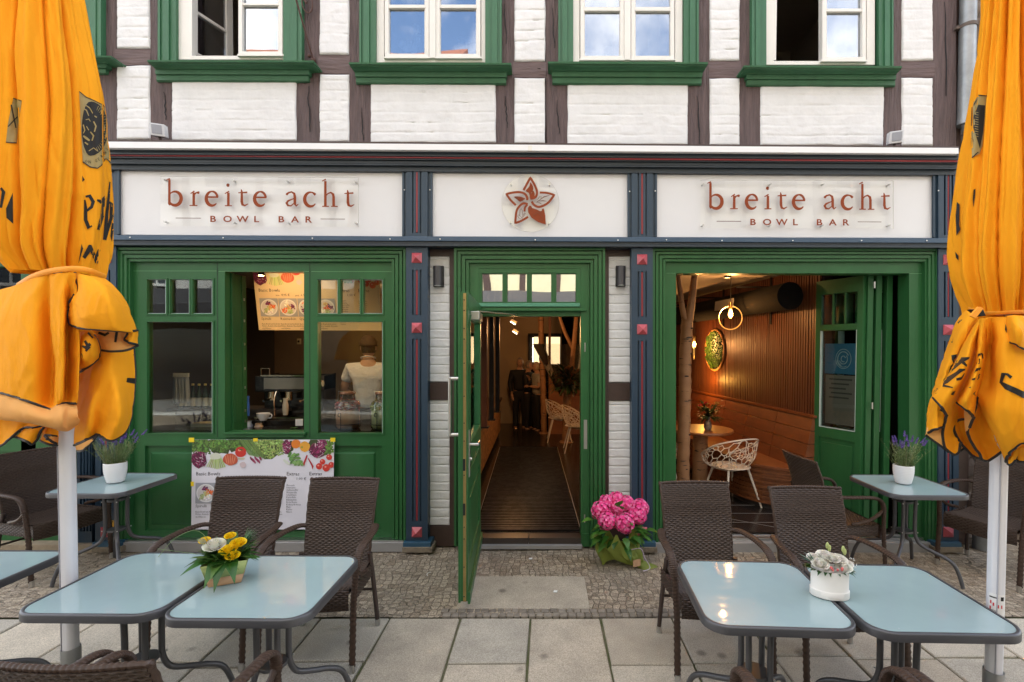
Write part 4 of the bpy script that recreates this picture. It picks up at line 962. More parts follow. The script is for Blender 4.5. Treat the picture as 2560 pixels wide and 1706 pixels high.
def make_chair():
    t = thing('wicker_armchair', 'x', 'chair', group='brown wicker armchairs on the terrace')
    # back: two woven faces and a rolled edge
    z0, z1 = .36, .925
    def curve(u): return .022*(1-(2*u-1)**2)          # slight hollow
    def back(b):
        for sd in (1, -1):
            fn = lambda u, v: (((2*u-1)*back_hw(z0+(z1-z0)*v)), back_y(z0+(z1-z0)*v)+curve(u)+sd*.011, z0+(z1-z0)*v)
            weave_surface(b, fn if sd == 1 else (lambda u, v: fn(1-u, v)), lambda u, v: (0, sd, 0), .45, z1-z0)
    part('backrest', WICK, t, back)
    def bedge(b):
        L = [(-back_hw(z), back_y(z), z) for z in (.36, .5, .65, .8, .918, .925)]; top = [((2*u-1)*.216, back_y(.925)+curve(u), .928) for u in [i/10 for i in range(0, 11)]]
        Rr = [(back_hw(z), back_y(z), z) for z in (.925, .918, .8, .65, .5, .36)]
        pth = catmull(L+top[1:-1]+Rr, 14); rs = [.0105+.0012*math.sin(i*1.15) for i in range(len(pth))]
        b.tube(pth, rs, 8)
    part('back_edge', WICKD, t, bedge)
    # seat
    def seat(b):
        fn = lambda u, v: ((2*u-1)*(.232-.02*v), -.215+.395*v, .435-.022*math.sin(math.pi*min(1, v*1.0))+.012*(2*u-1)**2)
        weave_surface(b, fn, lambda u, v: (0, 0, 1), .45, .395, su=.02, sv=.0105)
        b.grid(lambda u, v: ((2*u-1)*.22, -.2+.38*v, .405), 2, 2)
    part('seat', WICK, t, seat)
    # aprons
    def apron(b):
        weave_surface(b, lambda u, v: (-.235+.47*u, -.222-.008*math.sin(math.pi*v), .33+.112*v-.012*math.sin(math.pi*u)*(1-v)), lambda u, v: (0, -1, 0), .47, .11)
    part('front_apron', WICK, t, apron)
    for sd in (-1, 1):
        def sa(b):
            weave_surface(b, lambda u, v: (sd*(.243-.02*u), -.215+.39*u if sd == 1 else .175-.39*u, .345+.095*v), lambda u, v: (sd, 0, 0), .40, .095)
        part('side_apron', WICK, t, sa)
        # arm: one loop from the backrest round to the front foot
        pth = [(sd*.222, .215, .650), (sd*.245, .17, .662), (sd*.270, .06, .668), (sd*.278, -.06, .668), (sd*.278, -.145, .660), (sd*.277, -.195, .630), (sd*.274, -.215, .575), (sd*.268, -.222, .48), (sd*.262, -.228, .36), (sd*.262, -.24, .2), (sd*.262, -.252, .03)]
        q = catmull(pth, 26); n = len(q); rs = []; ff = []
        for i in range(n): rs.append((.0205 if i < n*.62 else .0165)+.0018*math.sin(i*1.35))
        part('arm', WICKD, t, lambda b: b.tube(q, rs, 10, flat=(.62, 1.12), up=(0, 0, 1)))
        part('brace', WICKD, t, lambda b: b.tube(catmull([(sd*.268, -.215, .56), (sd*.262, -.12, .49), (sd*.245, .02, .45)], 12), [.013+.001*math.sin(i*1.3) for i in range(25)], 8))
        part('rear_leg', LEGM, t, lambda b: b.tube(catmull([(sd*.215, .15, .5), (sd*.228, .165, .36), (sd*.24, .19, .15), (sd*.245, .205, .03)], 6), .0145, 10))
        for (x, y) in ((sd*.262, -.2545), (sd*.245, .207)): part('foot', ALU, t, lambda b: b.tube([(x, y, .0), (x, y+.002*(-1 if y > 0 else 1), .045)], .0165, 12))
    part('stretcher', LEGM, t, lambda b: b.tube(catmull([(-.26, -.24, .19), (0, -.16, .2), (.26, -.24, .19)], 6) if False else [(-.235, .18, .25), (.235, .18, .25)], .009, 8))
    return t
ch = make_chair()
CHAIRS = [
 (-1.945, -1.40, 1, 'brown wicker armchair behind the yellow flower box, its back against the menu poster'),
 (-1.318, -1.42, 0, 'brown wicker armchair facing out, right of the menu poster and nearest to the door'),
 (.985, -1.50, 1, 'brown wicker armchair facing out, right of the pink hydrangea'),
 (1.64, -1.61, -1, 'brown wicker armchair facing out, behind the white flower box'),
 (2.385, -.40, 90+4, 'brown wicker armchair seen from its side in front of the open folding doors, facing right'),
 (3.66, -.45, -90+26, 'brown wicker armchair at the right edge by the drainpipe, facing the lavender table'),
 (-4.00, -.39, 90-16, 'brown wicker armchair at the left edge behind the parasol pole, facing right'),
 (-1.30, -2.685, 180, 'brown wicker armchair seen from behind in the lower left, its rolled back edge in view'),
 (-1.93, -2.68, 180, 'brown wicker armchair of which one arm shows beside the left parasol sleeve'),
 (.985, -2.785, 180, 'brown wicker armchair of which the arm ends show below the table nearest to the door'),
 (1.59, -2.79, 180, 'brown wicker armchair of which one arm shows below the rightmost front table'),
]
for i, a in enumerate(CHAIRS): place(ch if i == 0 else copytree(ch), *a)

# ------------------------------------------------------------------ plants and flowers
LEAF1 = mat('leaf_green', (.05, .13, .02), .42, attr=True, var=.35, vscale=25, subs=.25)
PETAL = mat('petal', (1, 1, 1), .6, attr=True, var=.06, vscale=40, subs=.25)
def leafm(b, p, d, L, w, up=(0, 0, 1), curl=.3, fold=.15, seg=4, shape=.55):
    p, d = Vector(p), Vector(d).normalized(); s = d.cross(Vector(up))
    if s.length < 1e-3: s = d.orthogonal()
    s.normalize(); n = s.cross(d); rows = []
    for i in range(seg+1):
        t = i/seg; wd = w*(math.sin(math.pi*t**shape) if 0 < t < 1 else .02)
        c = p+d*(L*t*(1-.15*curl*t))-n*(curl*L*t*t); rows.append((b.vert(c-s*wd*.5+n*fold*wd), b.vert(c), b.vert(c+s*wd*.5+n*fold*wd)))
    for a, c in zip(rows, rows[1:]): b.face((a[0], a[1], c[1], c[0])); b.face((a[1], a[2], c[2], c[1]))
def vcol(r, base, v=.25, h=.1):
    k = 1+r.uniform(-v, v); return tuple(max(0, c*k*(1+r.uniform(-h, h))) for c in base)
def rose(b, c, r0, col, r, up=Vector((0, -.3, 1)), layers=5):
    up = up.normalized(); Q = up.to_track_quat('Z', 'Y').to_matrix(); b.smooth = True
    for L in range(layers):
        k = (L+1)/layers; n = 3+L; off = r.random()*6
        for i in range(n):
            a0 = off+2*math.pi*i/n; span = 2*math.pi/n*1.45; open_ = .15+.75*k; b.col = tuple(x*(1-.12*(1-k))*(1+r.uniform(-.04, .04)) for x in col)
            def f(u, v):
                a = a0+(u-.5)*span; rad = r0*(.12+.75*k)*(math.sin(v*1.45)**.8)*(1-.18*(2*u-1)**2*0); z = r0*(1.25-.40*k)*v*(1.1)-.02*r0-(k*r0*.22)*v**3-.1*r0*(2*u-1)**2*v
                rad += r0*.18*k*v**4
                return c+Q @ Vector((rad*math.cos(a), rad*math.sin(a), z-.35*r0))
            b.grid(f, 5, 5)
def lavender(label, x, y, seed, gx):
    t = thing('lavender_pot', label, 'plant', (x, y, .7215), rz=seed, group='lavender in white pots')
    r = random.Random(seed); K = .86 if seed == 1 else .84; KZ = 1.12 if seed == 1 else 1.06
    pot = [(.0, .0), (.052, .0), (.064, .006), (.075, .03), (.083, .065), (.086, .10), (.085, .138), (.083, .142), (.079, .138), (.078, .12), (0, .118)]
    rp2 = []
    for (a, z) in pot: rp2.append((a, z))
    prof = rp2[:3]+[((.064+.022*math.sin(min(1, (z-.006)/.1)*1.5))+.0012*math.sin(z*520), z) for z in [.006+i*.0033 for i in range(40)]]+rp2[7:]
    part('pot', mat('white_ceramic', (.78, .78, .79), .35), t, lambda b: b.lathe([(a*K, z*KZ) for a, z in prof], n=36))
    part('soil', mat('soil', (.05, .03, .02), .95, bump=.5), t, lambda b: b.lathe([(0, .124*KZ), (.077*K, .124*KZ)], n=20))
    st, fl = MB(), MB(); st.col = (.1, .17, .05); fl.col = (.1, .05, .3)
    for i in range(95):
        a = r.random()*2*math.pi; q = math.sqrt(r.random())*.066*K; p = Vector((q*math.cos(a), q*math.sin(a), .12*KZ)); ln = r.uniform(.09, .20)*KZ
        lean = Vector((math.cos(a), math.sin(a), 0))*r.uniform(.1, .62)*(q/.06); e = p+Vector((lean.x*ln*1.5, lean.y*ln*1.5, ln)); mid = (p+e)/2+Vector((r.uniform(-.01, .01), r.uniform(-.01, .01), .01))
        st.col = vcol(r, (.17, .24, .08) if r.random() > .25 else (.33, .33, .16)); path = catmull([p, mid, e], 4); st.tube(path, .0011, 4, cap=False)
        for k in range(11):
            c = path[min(len(path)-1, 1+int(k*.7))]; an = r.random()*6.28
            st.col = vcol(r, (.30, .38, .15) if r.random() > .2 else (.35, .36, .2)); leafm(st, c, (math.cos(an), math.sin(an), r.uniform(.3, 1.3)), r.uniform(.02, .042), .0032, curl=r.uniform(-.3, .5), seg=3)
    for i in range(16 if seed == 2 else 20):
        a = r.random()*2*math.pi; q = r.uniform(.1, 1)*.05*K; p = Vector((q*math.cos(a), q*math.sin(a), .14*KZ)); ln = r.uniform(.15, .23)*KZ
        e = p+Vector((math.cos(a)*ln*.62*r.random()*1.6, math.sin(a)*ln*.5*r.random()*1.6, ln)); st.col = vcol(r, (.15, .22, .08)); st.tube(catmull([p, (p+e)/2+Vector((0, 0, .01)), e], 4), .0013, 4, cap=False)
        d = (e-p).normalized()
        if fl.v: fl.build('flower_spike', PETAL, t)
        fl = MB(); fl.col = (.1, .05, .3)
        for k in range(26):
            u = k/26; c = e+d*(u*.055-.03); an = k*2.4; fl.col = vcol(r, (.13, .07, .34) if r.random() > .3 else (.24, .15, .5), .35)
            fl.sphere(c+Vector((math.cos(an), math.sin(an), .2))*.0055*(1.1-u*.6), .0042*(1.1-.5*u), 5, 3)
    st.build('foliage', LEAF1, t); fl.build('flower_spike', PETAL, t)
    return t
pl = G(289, 1206, .72); lavender('white pot of lavender on the table by the serving window', pl.x, pl.y, 1, 0)
pr_ = G(2258, 1209, .72); lavender('white pot of lavender on the table by the folding doors', pr_.x, pr_.y, 2, 0)
# ---- paper box with yellow and white flowers (built round its own centre)
def flowerbox():
    p = G(536, 1466, .72); c = Vector((p.x+.02, p.y+.055, .7215))
    t = thing('flower_arrangement', 'tapered paper box of yellow and white flowers between the two left front tables', 'flowers', c, R(24))
    lo, hi, h = (.062, .047), (.088, .068), .105
    A = [(-lo[0], -lo[1], 0), (lo[0], -lo[1], 0), (lo[0], lo[1], 0), (-lo[0], lo[1], 0)]; m_ = [(.3+.7*0)]
    def ringz(f, z): sx = lo[0]+(hi[0]-lo[0])*f; sy = lo[1]+(hi[1]-lo[1])*f; return [Vector((-sx, -sy, z)), Vector((sx, -sy, z)), Vector((sx, sy, z)), Vector((-sx, sy, z))]
    def body(b, f0, f1, o=0):
        q0, q1 = ringz(f0, h*f0), ringz(f1, h*f1)
        if o: q0 = [v+Vector((v.x, v.y, 0)).normalized()*o for v in q0]; q1 = [v+Vector((v.x, v.y, 0)).normalized()*o for v in q1]
        i0 = [b.vert(v) for v in q0]; i1 = [b.vert(v) for v in q1]
        for k in range(4): b.face((i0[k], i0[(k+1) % 4], i1[(k+1) % 4], i1[k]))
        if f0 == 0: b.face(i0[::-1])
    part('box', mat('kraft_paper', (.52, .31, .17), .7, var=.1, vscale=20), t, lambda b: body(b, 0, .38), solid=.002)
    part('box_band', mat('pale_green_paper', (.40, .47, .17), .65, var=.1), t, lambda b: body(b, .38, 1.0), solid=.002)
    r = random.Random(11); lv, bl = MB(), MB(); lv.col = (.05, .14, .02); bl.col = (1, 1, 1)
    for i in range(230):
        a = r.random()*6.28; rr = r.uniform(.0, .07); q = Vector((rr*math.cos(a), rr*math.sin(a), r.uniform(.09, .13))); el = r.uniform(.15, 1.6); d = Vector((math.cos(a), math.sin(a), el))
        big = i < 26; L = r.uniform(.06, .09) if big else r.uniform(.04, .085)
        lv.col = vcol(r, (.045, .13, .018) if r.random() > .35 else (.13, .24, .05)); leafm(lv, q, d, L, r.uniform(.04, .055) if big else r.uniform(.012, .024), curl=r.uniform(.2, .9) if el < .5 else r.uniform(0, .4))
    for k, (dx, dy, L, w) in enumerate([(-.4, -1, .10, .06), (-.1, -1, .12, .06), (.35, -1, .10, .06), (-1, -.5, .12, .065), (-1, 0, .11, .065), (1, -.4, .09, .04), (1, .1, .09, .04), (.9, .6, .10, .04), (-.9, .7, .10, .04)]):
        lv.col = vcol(r, (.04, .13, .02)); leafm(lv, (dx*.05, dy*.045, .105), (dx, dy, .3), L, w, curl=.95 if dy < -.8 else .45, seg=6)
    for k in range(60):
        a = r.uniform(-.6, 1.3); q = Vector((.06, .02, .14)); lv.col = vcol(r, (.05, .15, .04)); leafm(lv, q, (math.cos(a), math.sin(a), r.uniform(.5, 2.2)), r.uniform(.06, .1), .006, curl=.1)
    for (x, y, z, rr) in ((-.045, -.01, .165, .045),): rose(bl, Vector((x, y, z)), rr, (.95, .94, .84), r, layers=6)
    for (x, y, z, rr) in ((.015, -.05, .150, .036), (.05, -.025, .168, .034), (.015, .0, .20, .024), (-.085, .01, .19, .024), (.035, -.07, .13, .030)): rose(bl, Vector((x, y, z)), rr, (.98, .72, .01), r, layers=4)
    lv.build('foliage', LEAF1, t); bl.build('blossoms', PETAL, t)
    g = MB(); g.col = (.3, .42, .2)
    g.tube(catmull([(-.03, 0, .12), (-.1, -.02, .25), (-.18, -.04, .24), (-.24, -.05, .17)], 6), .0012, 5); g.tube([(-.05, 0, .12), (-.24, -.06, .21)], .001, 5)
    for k in range(5): g.col = (.55, .65, .5); g.tube(catmull([(-.04, 0, .12), (-.07-.004*k, -.01, .18), (-.085-.006*k, -.015, .215)], 4), .0016, 5)
    g.build('grass_blades', LEAF1, t)
flowerbox()
# ---- oval white box with roses
def whitebox():
    p = G(2080, 1494, .72); c = Vector((p.x, p.y+.02, .7215))
    t = thing('flower_arrangement', 'white oval box of white roses and pink berries between the two right front tables', 'flowers', c, R(-14))
    sy = .62
    part('box', mat('white_card', (.80, .78, .75), .6), t, lambda b: b.lathe([(.0, .0), (.086, .0), (.0875, .002), (.0875, .03), (.085, .032), (.0835, .034), (.0835, .118), (.080, .118), (.080, .10), (0, .10)], n=48, sx=.9, sy=sy))
    r = random.Random(5); bl, lv = MB(), MB(); bl.col = (1, 1, 1); lv.col = (.1, .2, .1)
    for (x, y, z, rr) in ((-.045, -.02, .135, .036), (-.015, .015, .155, .038), (.035, .005, .15, .036), (.05, -.02, .13, .032), (-.06, .015, .145, .03), (.01, -.005, .16, .03), (.07, .01, .135, .026), (-.025, -.035, .125, .022)): rose(bl, Vector((x, y, z)), rr, (.95, .93, .86), r, layers=5)
    for (x, y, z) in ((-.005, .02, .21), (.003, .018, .20), (.058, .02, .20), (.064, .018, .19)):
        bl.col = (.55, .62, .25); bl.sphere((x, y, z), .009, 8, 6, (.8, .8, 1.7)); lv.col = (.1, .2, .05); lv.tube([(x*.8, y, .13), (x, y, z-.01)], .0014, 5)
    for k in range(11):
        a = r.random()*6.28; bl.col = vcol(r, (.72, .18, .17), .15); bl.sphere((.012+.022*math.cos(a), -.046+.008*math.sin(a), .125+.016*math.sin(a*2.3)), .0058, 8, 6)
    for k in range(30): bl.col = (.85, .85, .82); bl.sphere((.085+r.uniform(-.016, .018), .0+r.uniform(-.02, .02), .14+r.uniform(-.03, .03)), .0022, 5, 3)
    for k in range(46):
        a = r.random()*6.28; q = Vector((.07*math.cos(a), .07*sy*math.sin(a), .115)); lv.col = vcol(r, (.03, .10, .015)); leafm(lv, q, (math.cos(a), math.sin(a), r.uniform(.1, .6)), r.uniform(.02, .04), r.uniform(.01, .016), curl=.5)
    for (dx, dz, L) in ((-1, 1.6, .07), (-.7, 2.2, .065), (-1, .6, .06), (-1.2, 1.0, .075)): lv.col = vcol(r, (.22, .33, .28), .1); leafm(lv, (-.065, 0, .13), (dx, -.1, dz), L, .026, curl=.1)
    bl.build('blossoms', PETAL, t); lv.build('foliage', LEAF1, t)
whitebox()
# ---- pink hydrangea wrapped in green paper, leaning at the right door jamb
def hydrangea():
    p = G(1580, 1415, 0)
    t = thing('hydrangea', 'pink hydrangea wrapped in green paper on the cobbles by the right door jamb', 'flowers', (p.x, p.y, 0))
    r = random.Random(8); W3 = lambda px, py, y: P(px, py, y)-Vector((p.x, p.y, 0))
    fl, lv = MB(), MB(); fl.col = (1, 1, 1); lv.col = (.1, .2, .05)
    Y = p.y+.02
    heads = [(1501, 1276, 34, .0), (1516, 1258, 30, .07), (1541, 1250, 29, .09), (1567, 1261, 30, .06), (1600, 1270, 31, .03), (1518, 1302, 33, -.10), (1562, 1308, 36, -.11), (1594, 1288, 34, -.05), (1545, 1270, 26, .03)]
    for hx, hy, hr, dy in heads:
        c = W3(hx, hy, Y+dy); rad = hr*.82*3.95/1200*.84
        fl.smooth = True; fl.col = (.62, .03, .18); fl.sphere(c, rad*.68, 12, 8)
        for k in range(60):
            z = 1-2*(k+.5)/60; a = k*2.39996; n = Vector((math.sqrt(1-z*z)*math.cos(a), math.sqrt(1-z*z)*math.sin(a), z)); q = c+n*rad*r.uniform(.80, 1.06); tq = n.to_track_quat('Z', 'Y').to_matrix(); ro = r.random()*6
            fl.smooth = False
            for j in range(4):
                an = ro+j*math.pi/2; d = tq @ Vector((math.cos(an), math.sin(an), .25)); fl.col = vcol(r, (.92, .06, .30) if r.random() > .45 else (1, .24, .50), .15, .05)
                leafm(fl, q, d, .023, .024, up=n, curl=.1, fold=.1, seg=3, shape=.8)
    for k in range(60):
        a = r.uniform(0, 6.28); hx = 1550+62*math.cos(a)*r.uniform(.5, 1); hy = 1335+34*math.sin(a)*r.uniform(.2, 1); c = W3(hx, hy, Y-.05+r.uniform(-.1, .1))
        lv.col = vcol(r, (.06, .19, .025) if r.random() > .3 else (.11, .27, .05)); leafm(lv, c, (math.cos(a), -.5+r.uniform(-.3, .2), -.4*math.sin(a)+.15), r.uniform(.07, .12), r.uniform(.05, .075), curl=.4, seg=5, fold=.12)
    for (x, y, dx, dz) in ((1482, 1300, -1, .3), (1500, 1330, -.8, -.6), (1615, 1325, 1, .2), (1600, 1330, .9, -.5), (1545, 1268, .2, 1), (1555, 1274, -.5, .8)):
        lv.col = vcol(r, (.08, .24, .03)); leafm(lv, W3(x, y, Y-.06), (dx, -.5, dz), .11, .075, curl=.3, seg=5, fold=.12)
    fl.build('flower_heads', PETAL, t); lv.build('foliage', LEAF1, t)
    # paper wrap: a creased cone
    top = W3(1548, 1358, Y); bot = W3(1597, 1418, Y-.02); bot.z = .02
    ax = (bot-top)
    def wrap(b):
        def f(u, v):
            a = u*2*math.pi; rr = .105*(1-v)**.8+.035; c = top+ax*v; n1 = Vector((1, 0, .35)); n2 = Vector((0, 1, 0)); k = 1+.16*math.sin(a*5+v*4)+.09*math.sin(a*11+v*9)+.1*noise.noise((a*2, v*4, 1))
            up_ = .09*(math.sin(a*3+1)+.6*math.sin(a*7))*(1-v)**3
            return c+n1*rr*k*math.cos(a)+n2*rr*k*math.sin(a)*.75+Vector((-.03*(1-v), 0, up_))
        b.grid(f, 60, 18)
        b.grid(lambda u, v: bot+ax.normalized()*(.10*v)+Vector((1, 0, .3))*(.03+.05*v)*math.cos(u*6.283)*(1+.2*math.sin(u*20))+Vector((0, 1, 0))*(.03+.045*v)*math.sin(u*6.283)*(1+.2*math.cos(u*16))+Vector((0, 0, .015)), 30, 5)
    part('wrapping_paper', mat('green_tissue', (.34, .42, .08), .5, var=.35, vscale=7, subs=.35), t, wrap)
    part('tag', mat('kraft_paper', (.5, .3, .17)), t, lambda b: b.obox(W3(1592, 1408, Y-.1), .035, .003, .028, .4), bevel=.001)
    part('ribbon', mat('ribbon', (.6, .5, .6), .35), t, lambda b: b.tube(catmull([W3(1578, 1375, Y-.1), W3(1602, 1372, Y-.11), W3(1612, 1395, Y-.1), W3(1625, 1420, Y-.08), W3(1608, 1428, Y-.12)], 6), .003, 5, flat=(1, .3)))
hydrangea()
# litter on the cobbles
for (x, y, lab, kind) in ((1074, 1437, 'small white curved scrap on the cobbles left of the open door', 0), (1326, 1398, 'small white paper scrap on the cobbles in front of the doorstep', 1), (1388, 1480, 'tiny white speck on the worn slab before the door', 1)):
    p = G(x, y, .004); o = thing('paper_scrap', lab, 'litter', p)
    if kind == 0: part('scrap', mat('paper_white', (.75, .75, .72), .8), o, lambda b: b.tube([(.02*math.cos(a), .03*math.sin(a), .004) for a in [1.5+.25*i for i in range(12)]], .003, 5))
    else: part('scrap', mat('paper_white', (.75, .75, .72), .8), o, lambda b: b.prism([(-.015, -.01, .002), (.012, -.014, .002), (.018, .008, .006), (-.008, .014, .004)], Vector((0, 0, .002))))
# ================================================================== closed parasols
WORLD_BUILD = True
ORANGE = mat('orange_canvas', (.98, .40, .013), .8, spec=.2, var=.06, vscale=5, bump=.35, bscale=7, stretch=(2.2, 2.2, .8), subs=.10, bdist=.02)
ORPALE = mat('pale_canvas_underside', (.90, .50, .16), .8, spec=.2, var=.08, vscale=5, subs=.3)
PIPING = mat('black_piping', (.012, .011, .011), .6)
INK = mat('black_print', (.016, .015, .014), .6, spec=.3)
GOLD = mat('gold_print', (.34, .25, .085), .55, var=.08)
POLEW = mat('white_pole', (.72, .72, .76), .3)
SLEEVE = mat('steel_sleeve', (.42, .43, .43), .38, metal=.9, var=.15)
def cloth_patch(rows, yc, m, name, parent, hem=(), mw=None, sub=11, solid=.003, wr=.004, seed=0):
    """rows: list of rows; each row = list of (px, py, dy) measured on the photo at depth plane yc+dy; smooth surface through them"""
    C = [[P(p[0], p[1], yc+(p[2] if len(p) > 2 else 0)) for p in row] for row in rows]
    n = len(C[0]); assert all(len(c) == n for c in C), name
    fine = [catmull(c, sub) for c in C]; cols = len(fine[0])
    full = [catmull([fine[r][k] for r in range(len(fine))], sub) for k in range(cols)]    # [col][row]
    nr = len(full[0]); b = MB(); b.smooth = True
    def crease(p):      # soft billows plus narrow pulled creases running down from the tie
        n1 = noise.noise((p.x*9, p.z*7, seed)); n2 = noise.noise((p.x*16+2*noise.noise((p.x*5, p.z*3, seed)), p.z*2.6, seed+5)); n3 = noise.noise((p.x*8+p.z*9, p.z*6-p.x*5, seed+9))
        return wr*n1*1.1-.006*max(0, 1-abs(n2)*6)-.002*max(0, 1-abs(n3)*8)
    ids = [[b.vert(full[c][r]+Vector((0, crease(full[c][r]), 0))) for c in range(cols)] for r in range(nr)]
    for r in range(nr-1):
        for c in range(cols-1): b.face((ids[r][c], ids[r][c+1], ids[r+1][c+1], ids[r+1][c]))
    o = b.build(name, m, parent, sharp=180, solid=solid)
    V = b.v
    edges = {'top': [V[ids[0][c]] for c in range(cols)], 'bottom': [V[ids[-1][c]] for c in range(cols)], 'left': [V[ids[r][0]] for r in range(nr)], 'right': [V[ids[r][-1]] for r in range(nr)]}
    for h in hem:
        part('hem_piping', PIPING, o, lambda bb: bb.tube([Vector(p)-Vector((0, .001, 0)) for p in edges[h]], .0052, 7))
    return o, (b.v, b.f)
def decal(b, poly, bvh, off=.0035, step=4.0):
    """flat printed shape laid on the cloth: the outline (photo pixels) is filled with a fine mesh and dropped on the cloth surface"""
    xs = [p[0] for p in poly]; ys = [p[1] for p in poly]; V = [Vector(p) for p in poly]; n = len(V); pts = []; E = []
    for i in range(n):
        a, c = V[i], V[(i+1) % n]; k = max(1, int((c-a).length/step))
        for j in range(k): pts.append(a+(c-a)*j/k)
    m = len(pts); E = [(i, (i+1) % m) for i in range(m)]
    def inside(x, y):
        s = False
        for i in range(n):
            x1, y1, x2, y2 = V[i].x, V[i].y, V[(i+1) % n].x, V[(i+1) % n].y
            if (y1 > y) != (y2 > y) and x < (x2-x1)*(y-y1)/(y2-y1)+x1: s = not s
        return s
    x = min(xs)+step/2; allp = list(pts)
    while x < max(xs):
        y = min(ys)+step/2
        while y < max(ys):
            if inside(x, y) and min((Vector((x, y))-q).length for q in pts) > step*.45: allp.append(Vector((x, y)))
            y += step
        x += step
    vs, es, fs, _, _, _ = delaunay_2d_cdt(allp, E, [], 1, 1e-4)
    ids = []
    for v in vs:
        d = ray(v.x, v.y).normalized(); hit = bvh.ray_cast(CAMP, d)
        ids.append(b.vert(hit[0]-d*off) if hit[0] else None)
    for f in fs:
        q = [ids[i] for i in f]
        if None in q: continue
        p = [Vector(b.v[i]) for i in q]
        if max((p[0]-p[1]).length, (p[1]-p[2]).length, (p[2]-p[0]).length) > .05: continue
        b.face(q)
def strokepoly(pts):     # [(x,y,w)...] -> outline polygon
    c = [Vector((p[0], p[1])) for p in pts]; L, Q = [], []
    for i in range(len(c)):
        t = (c[min(i+1, len(c)-1)]-c[max(i-1, 0)]).normalized(); n = Vector((-t.y, t.x)); w = pts[i][2]/2; L.append(c[i]+n*w); Q.append(c[i]-n*w)
    return [(p.x, p.y) for p in L+Q[::-1]]
def bvh_of(lst):
    V, Fc = [], []
    for v, f in lst:
        o = len(V); V += [Vector(p) for p in v]; Fc += [tuple(i+o for i in q) for q in f]
    return BVHTree.FromPolygons(V, Fc)
def interp(tab, y):
    if y <= tab[0][0]: return tab[0][1:]
    for a, c in zip(tab, tab[1:]):
        if y <= c[0]:
            t = (y-a[0])/(c[0]-a[0]); t = t; return tuple(a[k]+(c[k]-a[k])*t for k in range(1, len(a)))
    return tab[-1][1:]
def body(parent, yc, prof, valleys, seed):
    """upper part of the closed canopy: radial pleats between valleys; prof rows (py, centre px, half width px)"""
    dep = yc-CAMP.y; b = MB(); b.smooth = True; NU = 300
    ys = [prof[0][0]+(prof[-1][0]-prof[0][0])*k/110 for k in range(111)]; ids = []
    for y in ys:
        cx, hw = interp(prof, y); t1, t2 = math.atan((cx-hw-1360)/F_PX), math.atan((cx+hw-1360)/F_PX); tm, al = (t1+t2)/2, (t2-t1)/2; C = P(1360, y, yc); C.x = dep*math.tan(tm); R0 = 1.09*math.sin(al)*dep/math.cos(tm); f = (y-prof[0][0])/(prof[-1][0]-prof[0][0])
        th = [interp([(vy, *[a for a in va]) for vy, va in valleys], y)]; th = sorted(th[0]); row = []
        th = th+[th[0]+360]
        for i in range(NU):
            a = th[0]+360*i/NU
            for k in range(len(th)-1):
                if th[k] <= a < th[k+1]: u = (a-th[k])/(th[k+1]-th[k]); span = th[k+1]-th[k]; break
            dp = min(.085, .0019*span)*(1.0 if f < .8 else 1.2)
            h = -.006*max(0, 1-abs(noise.noise((a*.09, y*.0035, seed+3)))*6)+dp*(abs(math.sin(math.pi*u**.8))**.45)-dp+.010*math.sin(2*math.pi*u*2+seed+y*.004)*math.sin(math.pi*u)
            rr = R0+h+.007*noise.noise((a*.03, y*.006, seed)); rr *= 1 if f < .9 else 1
            if f > .86: rr += .006*math.sin(a*.7)*(f-.86)/.14
            A = R(a)-tm; row.append(b.vert((C.x+rr*math.sin(A), yc-rr*math.cos(A), C.z+.0*math.cos(A))))
        ids.append(row)
    for r1, r2 in zip(ids, ids[1:]):
        for i in range(NU): b.face((r1[i], r2[i], r2[(i+1) % NU], r1[(i+1) % NU]))
    b.build('canopy', ORANGE, parent, sharp=180)
    return (b.v, b.f)
def pole(parent, x, y, ztop, sleeve_z, knob):
    def f(b):
        b.smooth = True; pr = []
        for k in range(40):
            a = 2*math.pi*k/40; rr = .030-.002*(abs(math.cos(2*a))**14); pr.append((x+rr*math.cos(a), y+rr*math.sin(a)))
        ring(b, [[(px, py, z) for px, py in pr] for z in (.05, ztop)], closed=False)
    part('pole', POLEW, parent, f)
    part('pole_seam', mat('pole_seam', (.42, .42, .47), .4), parent, lambda b: [b.box(x+dx-.001, x+dx+.001, y-.029, y-.02, .1, ztop) for dx in (-.018,)])
    part('ground_sleeve', SLEEVE, parent, lambda b: b.lathe([(.036, 0), (.0365, sleeve_z), (.033, sleeve_z), (.033, sleeve_z-.05)], (x, y, 0), 40))
    part('clamp_knob', SLEEVE, parent, lambda b: (b.tube([(x+knob*.036, y-.01, sleeve_z-.06), (x+knob*.056, y-.012, sleeve_z-.06)], .006, 8), b.sphere((x+knob*.063, y-.013, sleeve_z-.06), .0115, 10, 8)))
    part('base_plate', SLEEVE, parent, lambda b: b.box(x-.2, x+.2, y-.2, y+.2, .0, .012), bevel=.004)
# -------- left parasol
LX, LY = -2.227, -2.05; q = P(173, 1400, -2.05); LX = q.x
um = thing('parasol', 'closed orange parasol with its skirt tied high, at the left edge of the terrace', 'parasol', (LX, LY, 0), group='closed orange parasols')
pole(um, LX, LY, 5.0, .385, 1)
profL = [(-200, 118, 60), (-60, 126, 96), (0, 128, 107), (115, 129, 126), (191, 131, 138), (306, 136, 144), (421, 139, 148), (497, 139, 148), (600, 138, 144), (640, 141, 136), (672, 148, 120), (694, 155, 107)]
vL = [(-200, (-66, -33, 4, 30, 95, 135, 185, 230)), (300, (-66, -34, 3, 26, 88, 130, 180, 235)), (560, (-58, -30, -8, 22, 80, 130, 180, 240)), (694, (-74, -38, -14, 16, 62, 120, 170, 225))]
surfL = [body(um, LY, profL, vL, 1)]
YC = LY
